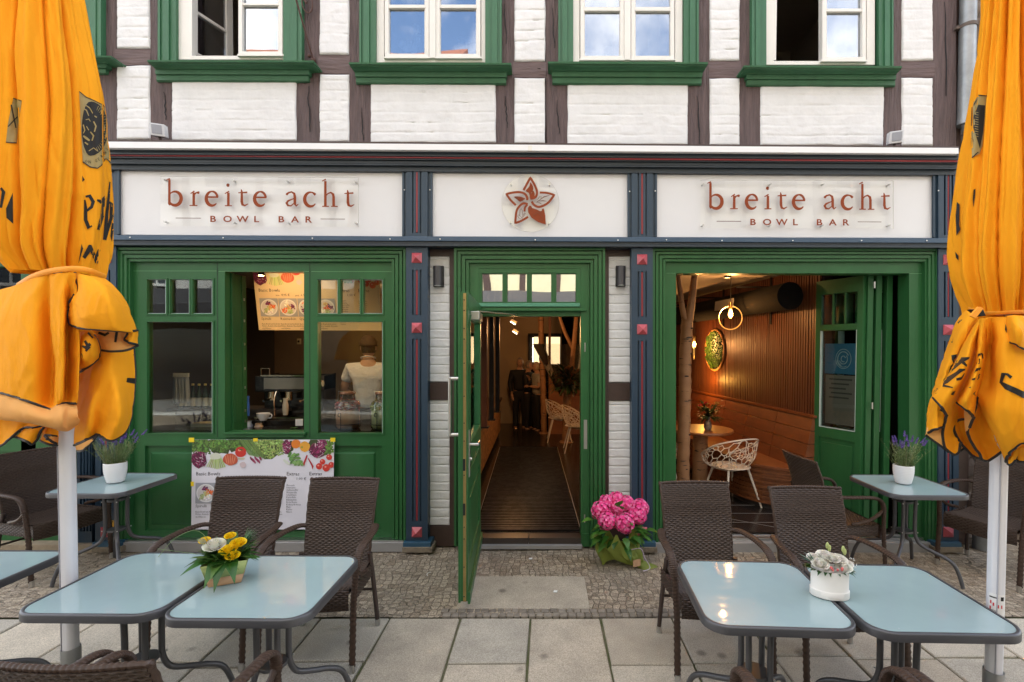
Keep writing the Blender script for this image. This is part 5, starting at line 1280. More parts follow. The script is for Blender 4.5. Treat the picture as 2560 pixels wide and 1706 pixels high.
# strap
def strap(b, pts, yc, dep, r=.011):
    b.tube([P(x, y, yc-d) for x, y, d in pts], r, 8, flat=(.35, 1.0), up=(0, 1, 0))
part('tie_strap', mat('orange_strap', (.95, .36, .02), .6), um, lambda b: strap(b, [(p.x, p.y, p.z) for p in catmull([(44, 714, .10), (80, 692, .17), (125, 678, .205), (180, 672, .215), (225, 677, .19), (262, 692, .10)], 8)], YC, .2))
sk = []
# far inside layer (fills the dark space between flaps)
o_, s_ = cloth_patch([[(60, 700, .02), (150, 690, .03), (250, 700, .03)], [(20, 850, .04), (150, 840, .05), (310, 850, .03)], [(10, 1000, .05), (150, 1000, .06), (320, 1000, .04)], [(60, 1085, .05), (170, 1060, .07), (290, 1075, .06)]], YC, ORANGE, 'inner_flap', um, hem=('bottom',), seed=3); sk.append(s_)
# main left panel with soft folds
o_, s_ = cloth_patch([
 [(-40, 735, -.02), (46, 712, -.12), (90, 694, -.18), (124, 686, -.185), (130, 686, -.195), (160, 683, -.205), (182, 682, -.21), (190, 684, -.20)],
 [(-110, 800, -.02), (10, 800, -.17), (80, 790, -.22), (126, 790, -.165), (132, 790, -.225), (158, 790, -.25), (170, 790, -.175), (196, 790, -.225)],
 [(-140, 900, -.02), (0, 900, -.19), (80, 900, -.25), (134, 900, -.170), (141, 900, -.24), (160, 900, -.26), (168, 900, -.18), (200, 900, -.23)],
 [(-150, 950, -.02), (-5, 970, -.19), (75, 990, -.25), (130, 1000, -.185), (144, 985, -.245), (157, 985, -.26), (166, 985, -.19), (196, 985, -.23)],
 [(-150, 950, -.02), (0, 981, -.19), (70, 1003, -.25), (124, 1023, -.23), (137, 1024, -.235), (149, 1011, -.24), (165, 1008, -.225), (192, 1009, -.22)]], YC, ORANGE, 'main_panel', um, hem=('bottom',), seed=1); sk.append(s_)
# pale rolled underside below its hem
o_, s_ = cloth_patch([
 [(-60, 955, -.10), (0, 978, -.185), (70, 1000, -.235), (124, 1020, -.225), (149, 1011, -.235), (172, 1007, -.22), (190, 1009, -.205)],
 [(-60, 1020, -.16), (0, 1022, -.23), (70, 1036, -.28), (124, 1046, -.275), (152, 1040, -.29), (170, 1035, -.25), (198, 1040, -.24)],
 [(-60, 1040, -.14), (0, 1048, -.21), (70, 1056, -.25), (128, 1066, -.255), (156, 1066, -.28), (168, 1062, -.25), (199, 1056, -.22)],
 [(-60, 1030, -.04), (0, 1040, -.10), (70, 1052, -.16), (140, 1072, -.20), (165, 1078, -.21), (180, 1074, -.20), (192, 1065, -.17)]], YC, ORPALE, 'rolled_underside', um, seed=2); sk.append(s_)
# layer below with scalloped hem
o_, s_ = cloth_patch([
 [(-80, 1020, -.04), (0, 1040, -.05), (50, 1045, -.05), (90, 1050, -.05), (120, 1055, -.05), (150, 1062, -.06)],
 [(-80, 1080, -.06), (0, 1078, -.07), (40, 1066, -.09), (80, 1058, -.07), (110, 1058, -.08), (145, 1075, -.06)],
 [(-80, 1150, -.08), (0, 1116, -.09), (30, 1095, -.12), (62, 1070, -.09), (88, 1070, -.11), (112, 1063, -.08)]], YC, ORANGE, 'lower_flap', um, hem=('bottom',), seed=4)
o_, s_ = cloth_patch([
 [(62, 1068, -.07), (88, 1064, -.09), (112, 1061, -.08), (113, 1063, -.10)],
 [(52, 1082, -.10), (80, 1080, -.13), (108, 1078, -.10), (111, 1078, -.11)],
 [(38, 1092, -.10), (68, 1103, -.14), (86, 1109, -.12), (112, 1068, -.11)]], YC, ORANGE, 'lower_flap', um, hem=('bottom',), seed=5)
o_, s_ = cloth_patch([
 [(112, 1062, -.05), (128, 1068, -.06), (146, 1078, -.04)],
 [(108, 1080, -.07), (125, 1088, -.09), (146, 1092, -.06)],
 [(99, 1102, -.08), (122, 1111, -.11), (144, 1114, -.08)]], YC, ORANGE, 'lower_flap', um, hem=('bottom',), seed=6)
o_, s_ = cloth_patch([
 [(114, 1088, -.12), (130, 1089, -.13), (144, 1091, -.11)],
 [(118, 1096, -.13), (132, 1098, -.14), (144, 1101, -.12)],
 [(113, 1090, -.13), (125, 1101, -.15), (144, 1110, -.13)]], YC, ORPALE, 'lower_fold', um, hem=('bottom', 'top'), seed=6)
# right lower panel
o_, s_ = cloth_patch([
 [(205, 880, -.04), (240, 850, -.09), (275, 850, -.10), (300, 850, -.08), (335, 860, .0)],
 [(200, 960, -.06), (232, 930, -.13), (268, 930, -.16), (296, 930, -.12), (338, 940, .0)],
 [(190, 1040, -.08), (230, 1000, -.17), (262, 1010, -.16), (300, 1010, -.19), (334, 1020, -.02)],
 [(188, 1090, -.09), (222, 1065, -.19), (255, 1060, -.15), (296, 1060, -.20), (324, 1060, -.05)],
 [(188, 1113, -.09), (215, 1100, -.17), (243, 1086, -.15), (276, 1102, -.19), (312, 1085, -.10)]], YC, ORANGE, 'right_panel', um, hem=('bottom', 'right'), seed=7); sk.append(s_); rp_s = s_
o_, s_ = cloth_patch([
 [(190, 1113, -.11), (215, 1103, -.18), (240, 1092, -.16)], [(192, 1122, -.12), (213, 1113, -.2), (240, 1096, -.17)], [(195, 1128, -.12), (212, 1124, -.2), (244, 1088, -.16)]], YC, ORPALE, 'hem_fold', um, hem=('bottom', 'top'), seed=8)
# curled roll in the middle
o_, s_ = cloth_patch([
 [(192, 838, -.14), (206, 828, -.16), (222, 824, -.15), (240, 838, -.13)],
 [(190, 880, -.16), (212, 860, -.22), (236, 850, -.22), (250, 866, -.14)],
 [(190, 915, -.15), (215, 895, -.22), (238, 885, -.21), (252, 888, -.13)],
 [(196, 933, -.12), (216, 922, -.17), (236, 908, -.17), (248, 896, -.12)]], YC, ORANGE, 'curled_flap', um, hem=('bottom', 'right'), seed=9); sk.append(s_)
# underside of the big flap
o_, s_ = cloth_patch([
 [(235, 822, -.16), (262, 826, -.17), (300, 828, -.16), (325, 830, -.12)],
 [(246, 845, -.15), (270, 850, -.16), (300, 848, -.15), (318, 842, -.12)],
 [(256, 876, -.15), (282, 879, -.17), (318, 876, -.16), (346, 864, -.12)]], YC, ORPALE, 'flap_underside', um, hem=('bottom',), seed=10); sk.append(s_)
# big folded flap
o_, s_ = cloth_patch([
 [(188, 682, -.18), (196, 684, -.20), (212, 688, -.21), (232, 692, -.19), (262, 697, -.12)],
 [(194, 725, -.20), (208, 708, -.24), (232, 712, -.25), (258, 712, -.24), (285, 715, -.14)],
 [(180, 752, -.20), (205, 745, -.27), (240, 745, -.28), (275, 745, -.27), (315, 752, -.13)],
 [(173, 785, -.20), (205, 785, -.28), (245, 785, -.29), (290, 785, -.27), (333, 795, -.13)],
 [(175, 808, -.20), (205, 815, -.27), (245, 818, -.28), (295, 822, -.26), (342, 830, -.13)],
 [(178, 812, -.20), (204, 821, -.26), (245, 824, -.27), (295, 828, -.25), (326, 830, -.17)]], YC, ORANGE, 'big_flap', um, hem=('bottom', 'left'), seed=11); sk.append(s_)
o_, s_ = cloth_patch([
 [(326, 824, -.16), (334, 828, -.16), (344, 826, -.13)], [(318, 838, -.15), (330, 846, -.16), (345, 845, -.12)], [(312, 850, -.15), (328, 858, -.16), (347, 862, -.12)]], YC, ORANGE, 'flap_corner', um, hem=('left', 'bottom', 'top'), seed=12)
part('print', INK, um, lambda b: [decal(b, p, bvh_of([surfL[0]]), step=3) for p in [
 strokepoly([(212, 500, 4), (214, 520, 8), (214, 550, 9), (222, 570, 10), (230, 565, 4)]), strokepoly([(214, 492, 5), (224, 490, 9), (233, 505, 9), (229, 518, 8), (214, 530, 5)]),
 [(206, 440), (212, 450), (206, 455)], strokepoly([(243, 500, 4), (252, 505, 10), (258, 500, 10), (264, 490, 4)]), strokepoly([(262, 494, 9), (256, 540, 9), (246, 575, 7)]),
 strokepoly([(275, 455, 3), (272, 490, 6), (268, 530, 8), (262, 600, 9)]), strokepoly([(271, 505, 6), (279, 510, 8), (278, 545, 8), (262, 600, 8)]),
 [(206, 643), (222, 612), (229, 613), (239, 638), (246, 622), (251, 624), (245, 659), (239, 659), (226, 630), (213, 648)], [(204, 610), (208, 622), (196, 660), (199, 640)],
 strokepoly([(2, 470, 5), (9, 480, 9), (2, 520, 6)]), [(32, 482), (33, 560), (16, 545), (15, 522)], [(283, 530), (286, 560), (280, 605), (276, 590)]]])
def emblemL(b, m=0):
    bv = bvh_of([surfL[0]])
    if m == 0:
        decal(b, [(198, 229), (215, 243), (236, 252), (258, 263), (267, 276), (270, 300), (276, 330), (278, 350), (283, 380), (285, 420), (279, 419), (272, 404), (262, 396), (252, 416), (244, 420), (226, 417), (207, 405), (203, 330)], bv, .003, 3.5)
        decal(b, [(34, 246), (54, 254), (47, 300), (42, 357), (15, 355), (20, 310), (28, 270)], bv, .003, 3.5)
part('emblem_ground', GOLD, um, lambda b: emblemL(b, 0))
def emblemInk(b):
    bv = bvh_of([surfL[0]]); circ = [(226+45*math.cos(a)*(1 if math.cos(a) > 0 else .48), 322+68*math.sin(a)) for a in [2*math.pi*i/28 for i in range(28)]]
    decal(b, circ, bv, .0045, 3.5)
    for p in ([(198, 229, 2), (215, 243, 2), (236, 252, 2), (258, 263, 2), (268, 278, 2), (271, 300, 2), (277, 330, 2), (279, 350, 2)], [(207, 405, 2.5), (226, 418, 2.5), (244, 421, 2.5), (254, 414, 2.5), (264, 396, 2.5), (274, 404, 2), (285, 421, 2)], [(28, 262, 3), (40, 320, 3)], [(20, 317, 2.5), (44, 292, 2.5)], [(15, 356, 2.5), (42, 358, 2.5)], [(33, 246, 2), (54, 253, 2)]): decal(b, strokepoly(p), bv, .005, 3)
part('emblem_ink', INK, um, emblemInk)
def emblemLines(b):
    bv = bvh_of([surfL[0]])
    for k in range(20):   # engraved rays on the right of the disc
        a = R(-62+k*6.6); x0, y0 = 226+33*math.cos(a), 322+52*math.sin(a); x1, y1 = 226+43*math.cos(a), 322+64*math.sin(a); decal(b, strokepoly([(x0, y0, .7), (x1, y1, 1.5)]), bv, .006, 3)
    for p in ([(207, 270, 2), (216, 276, 3), (222, 290, 2)], [(212, 262, 2), (224, 270, 3), (232, 284, 2)], [(214, 300, 1.5), (222, 298, 2.5), (226, 304, 1.5)], [(208, 312, 3), (212, 326, 3), (208, 334, 2)], [(216, 316, 2), (222, 326, 2)], [(208, 340, 4), (216, 346, 6), (224, 352, 4)], [(226, 330, 3), (234, 340, 4), (230, 352, 3)], [(212, 356, 3), (220, 362, 4)], [(234, 304, 3), (240, 316, 4), (236, 330, 3)], [(222, 378, 2), (234, 370, 2.5), (244, 378, 2)], [(210, 372, 3), (214, 384, 4)], [(236, 290, 2), (242, 294, 3)]): decal(b, strokepoly(p), bv, .006, 3)
part('emblem_lines', GOLD, um, emblemLines)
def ringtext(b):
    bv = bvh_of([surfL[0]])
    for k, chh in enumerate('VONGERNSHEIM'):
        a = R(112-k*9.5-(8 if k > 2 else 0)); cx, cy = 226+53*math.cos(a), 322+84*math.sin(a)
        if cx < 207: continue
        vs, fs = text_mesh(chh, 11, .8, res=1); rot = a-math.pi/2; off = len(b.v); ok = []
        for v in vs:
            X, Y = v.x-2.5, v.y-3; x = cx+X*math.cos(rot)+Y*math.sin(rot)*1; y = cy+X*math.sin(rot)-Y*math.cos(rot); d = ray(x, y).normalized(); h = bv.ray_cast(CAMP, d); b.vert(h[0]-d*.005 if h[0] else (0, 0, 0)); ok.append(bool(h[0]))
        for f in fs:
            if all(ok[i] for i in f): b.face([i+off for i in f])
part('emblem_lettering', INK, um, ringtext)
part('print', INK, um, lambda b: [decal(b, p, bvh_of(sk), step=3, off=.006) for p in [
 strokepoly([(205, 865, 5), (214, 870, 9), (226, 860, 8)]), strokepoly([(212, 852, 6), (222, 870, 9), (214, 878, 6)]), strokepoly([(198, 888, 5), (206, 898, 8), (202, 884, 5)]), strokepoly([(220, 832, 6), (232, 842, 9), (240, 838, 6)]),
 strokepoly([(246, 832, 6), (262, 838, 7), (272, 832, 6)]), strokepoly([(292, 830, 7), (288, 856, 6)]),
 [(318, 945), (338, 946), (337, 960), (316, 956)], [(333, 886), (339, 886), (339, 896), (334, 894)]]])
# -------- right parasol
q = P(2491, 1400, -2.29); RX, RY = q.x, -2.29
um2 = thing('parasol', 'closed orange parasol with black hems hanging in zigzags, at the right edge of the terrace', 'parasol', (RX, RY, 0), group='closed orange parasols')
pole(um2, RX, RY, 5.0, .43, -1)
part('warning_label', mat('white_label', (.8, .8, .8), .5), um2, lambda b: [b.grid(lambda u, v: (RX+.0312*math.sin(R(-85+u*112)), RY-.0312*math.cos(R(-85+u*112)), .64+.13*v), 12, 1)])
def labelprint(b):
    def qd(u0, u1, v0, v1): b.grid(lambda u, v: (RX+.0318*math.sin(R(-85+(u0+(u1-u0)*u)*112)), RY-.0318*math.cos(R(-85+(u0+(u1-u0)*u)*112)), .64+.13*(v0+(v1-v0)*v)), 4, 1)
    qd(.04, .5, .86, .9); qd(.04, .5, .14, .2); qd(.65, .85, .8, .93)
    for k in range(6): qd(.04, .46, .28+.035*k, .29+.035*k)
part('label_print', INK, um2, labelprint)
part('label_pictograms', mat('label_red', (.6, .03, .04), .5), um2, lambda b: [b.grid(lambda u, v: (RX+.0318*math.sin(R(a+u*9)), RY-.0318*math.cos(R(a+u*9)), z+.014*v), 2, 1) for a, z in ((-75, .725), (-59, .718), (-31, .712), (-9, .712), (-78, .70))])
YR = RY
profR = [(-200, 2535, 60), (-60, 2522, 78), (0, 2520, 76), (100, 2521, 84), (200, 2521, 94), (300, 2521, 108), (400, 2519, 119), (520, 2518, 128), (620, 2517, 130), (680, 2518, 126), (730, 2520, 112), (760, 2522, 100), (783, 2524, 96)]
vR = [(-200, (-70, -38, -8, 24, 70, 120, 170, 235)), (150, (-64, -40, -10, 20, 66, 120, 170, 235)), (450, (-55, -30, -8, 25, 70, 120, 180, 240)), (783, (-60, -30, -6, 28, 60, 120, 170, 235))]
surfR = [body(um2, YR, profR, vR, 5)]
part('tie_strap', MATS['orange_strap'], um2, lambda b: strap(b, [(p.x, p.y, p.z) for p in catmull([(2424, 772, .05), (2455, 783, .15), (2490, 783, .19), (2530, 781, .2), (2575, 779, .18), (2620, 776, .05)], 8)], YR, .2, .009))
part('buckle', BLACK, um2, lambda b: b.pquad([(2426, 774), (2452, 792), (2466, 790), (2458, 772)], YR-.19, .02), bevel=.003)
part('strap_end', mat('orange_strap', (1, .4, .02)), um2, lambda b: b.pquad([(2425, 790), (2440, 797), (2460, 771), (2446, 767)], YR-.205, .008), bevel=.002)
sr = []
Z = lambda x, y: (2280+x*.2806, 740+y*.2806)
def zp(rows): return [[(*Z(p[0], p[1]), p[2]) for p in r] for r in rows]
def cp2(rows, m, name, hem=(), seed=0, keep=True):
    o, s = cloth_patch(zp(rows), YR, m, name, um2, hem=hem, seed=seed)
    if keep: sr.append(s)
# dark back layer
cp2([[(500, 160, -.02), (700, 170, -.02), (900, 180, -.02)], [(400, 700, .0), (700, 700, .0), (1000, 700, .0)], [(330, 1150, .02), (700, 1150, .02), (1100, 1150, .02)], [(380, 1330, .02), (640, 1400, .02), (1150, 1350, .02)]], ORANGE, 'inner_flap', seed=21, keep=False)
# pale underside at the left
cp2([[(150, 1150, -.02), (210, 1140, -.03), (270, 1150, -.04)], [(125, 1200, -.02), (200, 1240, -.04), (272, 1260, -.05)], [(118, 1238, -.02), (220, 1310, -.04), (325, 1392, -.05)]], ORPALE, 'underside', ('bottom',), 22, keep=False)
# leftmost panel
cp2([[(480, 130, -.06), (510, 150, -.10), (560, 180, -.12), (590, 200, -.12)],
     [(390, 240, -.03), (430, 300, -.10), (490, 300, -.12), (540, 280, -.11)],
     [(325, 430, .0), (350, 500, -.07), (390, 540, -.09), (430, 480, -.09)],
     [(250, 640, .02), (280, 700, -.06), (310, 700, -.07), (340, 690, -.07)],
     [(185, 850, .02), (215, 900, -.06), (250, 900, -.07), (290, 900, -.06)],
     [(130, 1050, .02), (190, 1060, -.06), (250, 1060, -.07), (300, 1055, -.06)],
     [(116, 1232, .0), (165, 1195, -.05), (220, 1180, -.07), (272, 1160, -.05)]], ORANGE, 'left_panel', ('bottom',), 23)
# strip 1 with lettering
cp2([[(590, 200, -.14), (600, 215, -.15), (610, 225, -.15)],
     [(480, 380, -.11), (535, 380, -.17), (575, 380, -.14)],
     [(400, 560, -.10), (480, 570, -.18), (540, 590, -.13)],
     [(300, 740, -.08), (400, 760, -.17), (490, 740, -.12)],
     [(200, 880, -.07), (320, 900, -.15), (420, 880, -.11)],
     [(188, 908, -.07), (250, 985, -.12), (300, 1060, -.10)]], ORANGE, 'front_strip', ('bottom',), 24)
# shaded fold below strip 1
cp2([[(300, 1062, -.09), (350, 950, -.10), (420, 880, -.09)],
     [(280, 1150, -.06), (340, 1100, -.05), (400, 1080, -.03)],
     [(270, 1230, -.05), (340, 1220, -.03), (400, 1200, -.02)],
     [(285, 1330, -.05), (350, 1320, -.03), (420, 1290, -.03)],
     [(300, 1365, -.05), (388, 1414, -.04), (435, 1300, -.04)]], ORANGE, 'recessed_fold', ('bottom', 'left'), 25)
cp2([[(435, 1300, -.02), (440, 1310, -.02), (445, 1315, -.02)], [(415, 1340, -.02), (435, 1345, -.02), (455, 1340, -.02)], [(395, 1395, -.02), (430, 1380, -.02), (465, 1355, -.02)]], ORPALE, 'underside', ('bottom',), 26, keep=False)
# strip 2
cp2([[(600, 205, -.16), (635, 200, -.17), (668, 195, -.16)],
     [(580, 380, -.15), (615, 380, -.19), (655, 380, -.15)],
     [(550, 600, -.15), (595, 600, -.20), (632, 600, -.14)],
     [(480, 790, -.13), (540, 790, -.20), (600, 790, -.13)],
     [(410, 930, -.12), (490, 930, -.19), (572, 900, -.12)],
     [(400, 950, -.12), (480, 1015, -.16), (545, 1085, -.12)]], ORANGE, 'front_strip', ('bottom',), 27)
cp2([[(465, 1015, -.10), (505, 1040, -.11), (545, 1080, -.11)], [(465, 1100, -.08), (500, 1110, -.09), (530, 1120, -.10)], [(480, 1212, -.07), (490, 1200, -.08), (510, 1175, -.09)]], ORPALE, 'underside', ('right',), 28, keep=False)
# wide shaded panels
cp2([[(375, 1130, -.02), (420, 1105, -.03), (462, 1100, -.04), (480, 1110, -.04)],
     [(375, 1200, -.03), (430, 1200, -.02), (470, 1210, -.03), (490, 1230, -.03)],
     [(430, 1310, -.03), (480, 1330, -.01), (530, 1340, -.02), (560, 1350, -.02)],
     [(465, 1350, -.03), (530, 1420, -.03), (580, 1445, -.03), (625, 1455, -.03)]], ORANGE, 'recessed_fold', ('bottom', 'left', 'top'), 29)
cp2([[(575, 900, -.12), (600, 930, -.09), (640, 980, -.11)],
     [(535, 1090, -.08), (600, 1080, -.05), (700, 1130, -.09)],
     [(485, 1210, -.07), (600, 1210, -.04), (740, 1280, -.08)],
     [(560, 1360, -.06), (640, 1360, -.03), (770, 1350, -.06)],
     [(620, 1460, -.06), (680, 1468, -.06), (790, 1385, -.06)]], ORANGE, 'recessed_fold', ('bottom', 'left'), 30)
# main right panel
cp2([[(660, 190, -.17), (700, 190, -.17), (760, 190, -.18), (850, 190, -.19), (1000, 200, -.17), (1150, 210, .0)],
     [(640, 500, -.14), (700, 480, -.13), (760, 480, -.20), (860, 480, -.24), (1040, 480, -.22), (1300, 500, -.02)],
     [(600, 800, -.12), (680, 780, -.14), (760, 780, -.21), (880, 780, -.26), (1080, 780, -.24), (1380, 780, -.02)],
     [(585, 925, -.12), (680, 950, -.18), (770, 1000, -.23), (900, 1000, -.27), (1100, 1000, -.25), (1420, 1000, -.02)],
     [(700, 1175, -.12), (760, 1200, -.20), (830, 1200, -.23), (940, 1180, -.26), (1150, 1180, -.25), (1430, 1150, -.02)],
     [(790, 1370, -.12), (820, 1380, -.17), (880, 1330, -.22), (980, 1280, -.25), (1180, 1300, -.24), (1400, 1300, -.02)],
     [(832, 1480, -.13), (850, 1420, -.17), (900, 1365, -.21), (1000, 1310, -.24), (1180, 1400, -.24), (1390, 1380, -.02)]], ORANGE, 'main_panel', ('bottom',), 31)
cp2([[(860, 1410, -.14), (900, 1380, -.17), (935, 1360, -.18)], [(838, 1460, -.14), (880, 1440, -.16), (930, 1410, -.17)], [(835, 1488, -.14), (870, 1503, -.15), (905, 1455, -.16), ][0:3]], ORANGE, 'hem_fold', ('bottom', 'left'), 32, keep=False)
cp2([[(930, 1365, -.15), (960, 1350, -.16), (1010, 1330, -.16)], [(925, 1440, -.14), (960, 1430, -.15), (1010, 1420, -.15)], [(920, 1455, -.14), (955, 1478, -.15), (1020, 1480, -.15)]], ORANGE, 'hem_fold', ('bottom', 'left'), 33, keep=False)
# upper right flap
cp2([[(840, 180, -.21), (900, 175, -.24), (960, 180, -.25), (1050, 190, -.22)],
     [(842, 290, -.21), (900, 290, -.28), (960, 310, -.30), (1060, 330, -.26)],
     [(848, 400, -.21), (900, 405, -.27), (950, 430, -.29), (1060, 480, -.26)],
     [(850, 412, -.21), (900, 420, -.26), (950, 448, -.28), (1060, 500, -.25)]], ORANGE, 'upper_flap', ('bottom',), 34)
ZS = lambda pts: strokepoly([(*Z(p[0], p[1]), p[2]*.2806) for p in pts])
ZP = lambda pts: [Z(*p) for p in pts]
part('print', INK, um2, lambda b: [decal(b, p, bvh_of(sr), step=3, off=.006) for p in [
 ZP([(385, 215), (450, 212), (420, 240), (395, 265), (375, 290), (362, 418), (350, 418), (360, 290)]), ZP([(350, 530), (400, 520), (395, 560), (370, 600), (355, 570)]),
 ZS([(330, 690, 10), (360, 640, 45), (440, 570, 50), (530, 548, 8)]), ZS([(408, 560, 8), (450, 590, 30), (498, 632, 14)]),
 ZS([(480, 655, 10), (430, 665, 35), (400, 690, 30), (300, 760, 50), (280, 800, 26), (365, 818, 8)]), ZS([(395, 745, 22), (450, 735, 30), (480, 680, 14)]),
 ZS([(350, 880, 8), (375, 870, 40), (415, 848, 8)]), ZS([(630, 520, 25), (590, 525, 22), (555, 570, 28), (535, 600, 14)]), ZS([(600, 560, 10), (600, 602, 12), (540, 600, 10)]), ZS([(630, 520, 12), (628, 560, 18)]),
 ZS([(618, 650, 24), (560, 660, 30), (510, 720, 26), (470, 820, 18), (525, 815, 8)]), ZS([(610, 700, 22), (580, 740, 24), (520, 745, 14)]), ZS([(530, 880, 6), (562, 865, 30), (572, 900, 14)]),
 ZS([(805, 690, 10), (850, 700, 22), (885, 730, 30)]), ZS([(815, 690, 40), (792, 770, 28), (840, 810, 50), (930, 850, 52), (1010, 890, 56)]),
 ZP([(190, 800), (236, 830), (212, 876), (182, 850)]), ZP([(210, 700), (228, 710), (215, 745), (205, 738)]), ZP([(245, 1020), (262, 1000), (300, 1040), (285, 1042)]), ZP([(835, 250), (846, 290), (843, 330), (828, 300)])]])
part('print', INK, um2, lambda b: [decal(b, p, bvh_of(surfR), step=3, off=.006) for p in [
 [(2392, 505), (2399, 512), (2398, 560), (2400, 575), (2391, 590), (2389, 540)], [(2388, 630), (2396, 640), (2396, 652), (2390, 645)], [(2434, 475), (2439, 472), (2438, 490), (2434, 520), (2432, 498)]]])
part('emblem_ground', GOLD, um2, lambda b: decal(b, [(2446, 239), (2466, 240), (2462, 300), (2456, 365), (2449, 385), (2430, 394), (2429, 360), (2428, 300), (2434, 256)], bvh_of(surfR), .004, 3))
def em2(b):
    bv = bvh_of(surfR); decal(b, [(2446, 262), (2463, 264), (2458, 330), (2450, 372), (2440, 340), (2433, 318), (2434, 290)], bv, .0055, 3)
    for p in ([(2446, 238, 2), (2467, 240, 2)], [(2430, 395, 2.5), (2446, 380, 2.5)], [(2443, 248, 2), (2430, 270, 2), (2428, 330, 2)]): decal(b, strokepoly(p), bv, .006, 3)
    vs, fs = text_mesh('TE', 9, .8, res=1); off = len(b.v)
    for v in vs: x, y = 2428+v.x*.8, 352+v.x*.5-v.y; d = ray(x, y).normalized(); h = bv.ray_cast(CAMP, d); b.vert((h[0] or P(x, y, YR-.2))-d*.006)
    for f in fs: b.face([i+off for i in f])
part('emblem_ink', INK, um2, em2)
part('emblem_lines', GOLD, um2, lambda b: [decal(b, strokepoly([(2435+k*.2, 280+k*6, 1.2), (2446, 282+k*6, 1.2)]), bvh_of(surfR), .0068, 3) for k in range(11)])
# ================================================================== inside the restaurant
WORLD_BUILD = True
FZ, CZ = .10, 2.66
TILE = mat('dark_floor_tile', (.028, .022, .019), .22, var=.3, vscale=2)
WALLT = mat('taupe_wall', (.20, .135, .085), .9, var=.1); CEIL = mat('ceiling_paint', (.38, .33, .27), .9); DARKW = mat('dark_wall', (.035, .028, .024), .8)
WARM = (1, .46, .14); LAMP = .34
def pt_light(parent, loc, e, r=.03, col=WARM, spot=None, target=None):
    l = bpy.data.lights.new('lamp_light', 'SPOT' if spot else 'POINT'); l.energy = e*LAMP; l.color = col; l.shadow_soft_size = r
    if spot: l.spot_size = R(spot); l.spot_blend = .6
    o = bpy.data.objects.new('lamp_light', l); COL.objects.link(o); o.location = loc
    if target is not None: o.rotation_euler = (Vector(loc)-Vector(target)).to_track_quat('Z', 'Y').to_euler()
    if parent: o.parent = parent; o.matrix_parent_inverse = parent_inv(parent)
    return o
def fl(b):
    b.poly([(-5, .1, FZ), (3.8, .1, FZ), (3.8, 12, FZ), (-5, 12, FZ)])
tag(part('floor', TILE, None, fl), kind='structure')
def grout(b):
    for y in (.36, .62, .88, 1.35, 1.9, 2.5): b.box(.95, 3.3, y-.0025, y+.0025, FZ-.002, FZ+.001)
    b.prism([(1.62, .62, FZ), (1.628, .62, FZ), (2.35, .15, FZ), (2.342, .15, FZ)], Vector((0, 0, .001)))
    for a, c in (((-.642, .12), (-.752, 3.95)), ((.352, .12), (.232, 3.95))): b.prism([(a[0]-.004, a[1], FZ), (a[0]+.004, a[1], FZ), (c[0]+.004, c[1], FZ), (c[0]-.004, c[1], FZ)], Vector((0, 0, .0015)))
hp('floor_trim', mat('grout_light', (.33, .29, .25), .5), grout)
hp('ceiling', CEIL, lambda b: b.box(-5, 3.8, .3, 12, CZ, CZ+.1))
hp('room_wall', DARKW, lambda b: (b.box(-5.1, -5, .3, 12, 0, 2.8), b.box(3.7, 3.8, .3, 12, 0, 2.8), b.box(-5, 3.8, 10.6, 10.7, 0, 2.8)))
# mat
mt = thing('door_mat', 'dark ribbed door mat with thin metal strips inside the doorway', 'mat', (-.06, 1.0, FZ))
part('mat', mat('mat_black', (.007, .006, .006), .9, spec=.1, bump=.8, bscale=150), mt, lambda b: b.prism([(-.635, .13, FZ), (.345, .13, FZ), (.225, 3.94, FZ), (-.745, 3.94, FZ)], Vector((0, 0, .010))))
def ribs(b):
    y = .15
    while y < 3.9: s = (y-.13)/3.81; b.box(-.625-.11*s, .335-.12*s, y, y+.010, FZ+.010, FZ+.013); y += .045
part('metal_strip', mat('strip_metal', (.22, .20, .19), .3, metal=.8, var=.4, vscale=12, ramp=(.4, .6)), mt, ribs)
# ---- right room: slatted wall, bench, duct
def wx(d): return 2.85-(d-4.6)*.1026     # wall x at distance d in front of the camera
def wallpt(d, z, off=0): return Vector((wx(d)-off, CAMP.y+d, z))
SLAT = mat('wood_slat', (.14, .040, .013), .5, var=.35, vscale=5, stretch=(3, 3, .25)); BENCH = mat('bench_wood', (.21, .058, .015), .42, var=.3, vscale=6, stretch=(1, 1, 3)); 
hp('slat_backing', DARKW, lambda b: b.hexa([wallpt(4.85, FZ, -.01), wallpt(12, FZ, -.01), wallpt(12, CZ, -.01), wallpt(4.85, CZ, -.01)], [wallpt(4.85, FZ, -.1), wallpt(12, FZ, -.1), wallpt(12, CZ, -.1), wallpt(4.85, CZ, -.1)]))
def slats(b):
    d = 4.87; r = random.Random(2)
    while d < 10.5:
        o = .022+r.uniform(-.002, .002); b.hexa([wallpt(d, 1.0, 0), wallpt(d, 1.0, o), wallpt(d, CZ-.005, o), wallpt(d, CZ-.005, 0)], [wallpt(d+.024, 1.0, 0), wallpt(d+.024, 1.0, o), wallpt(d+.024, CZ-.005, o), wallpt(d+.024, CZ-.005, 0)]); d += .043
hp('slat_wall', SLAT, slats)
bn = thing('bench', 'long curved wooden bench along the slatted wall inside the open front', 'bench', (wx(6), 1.7, FZ))
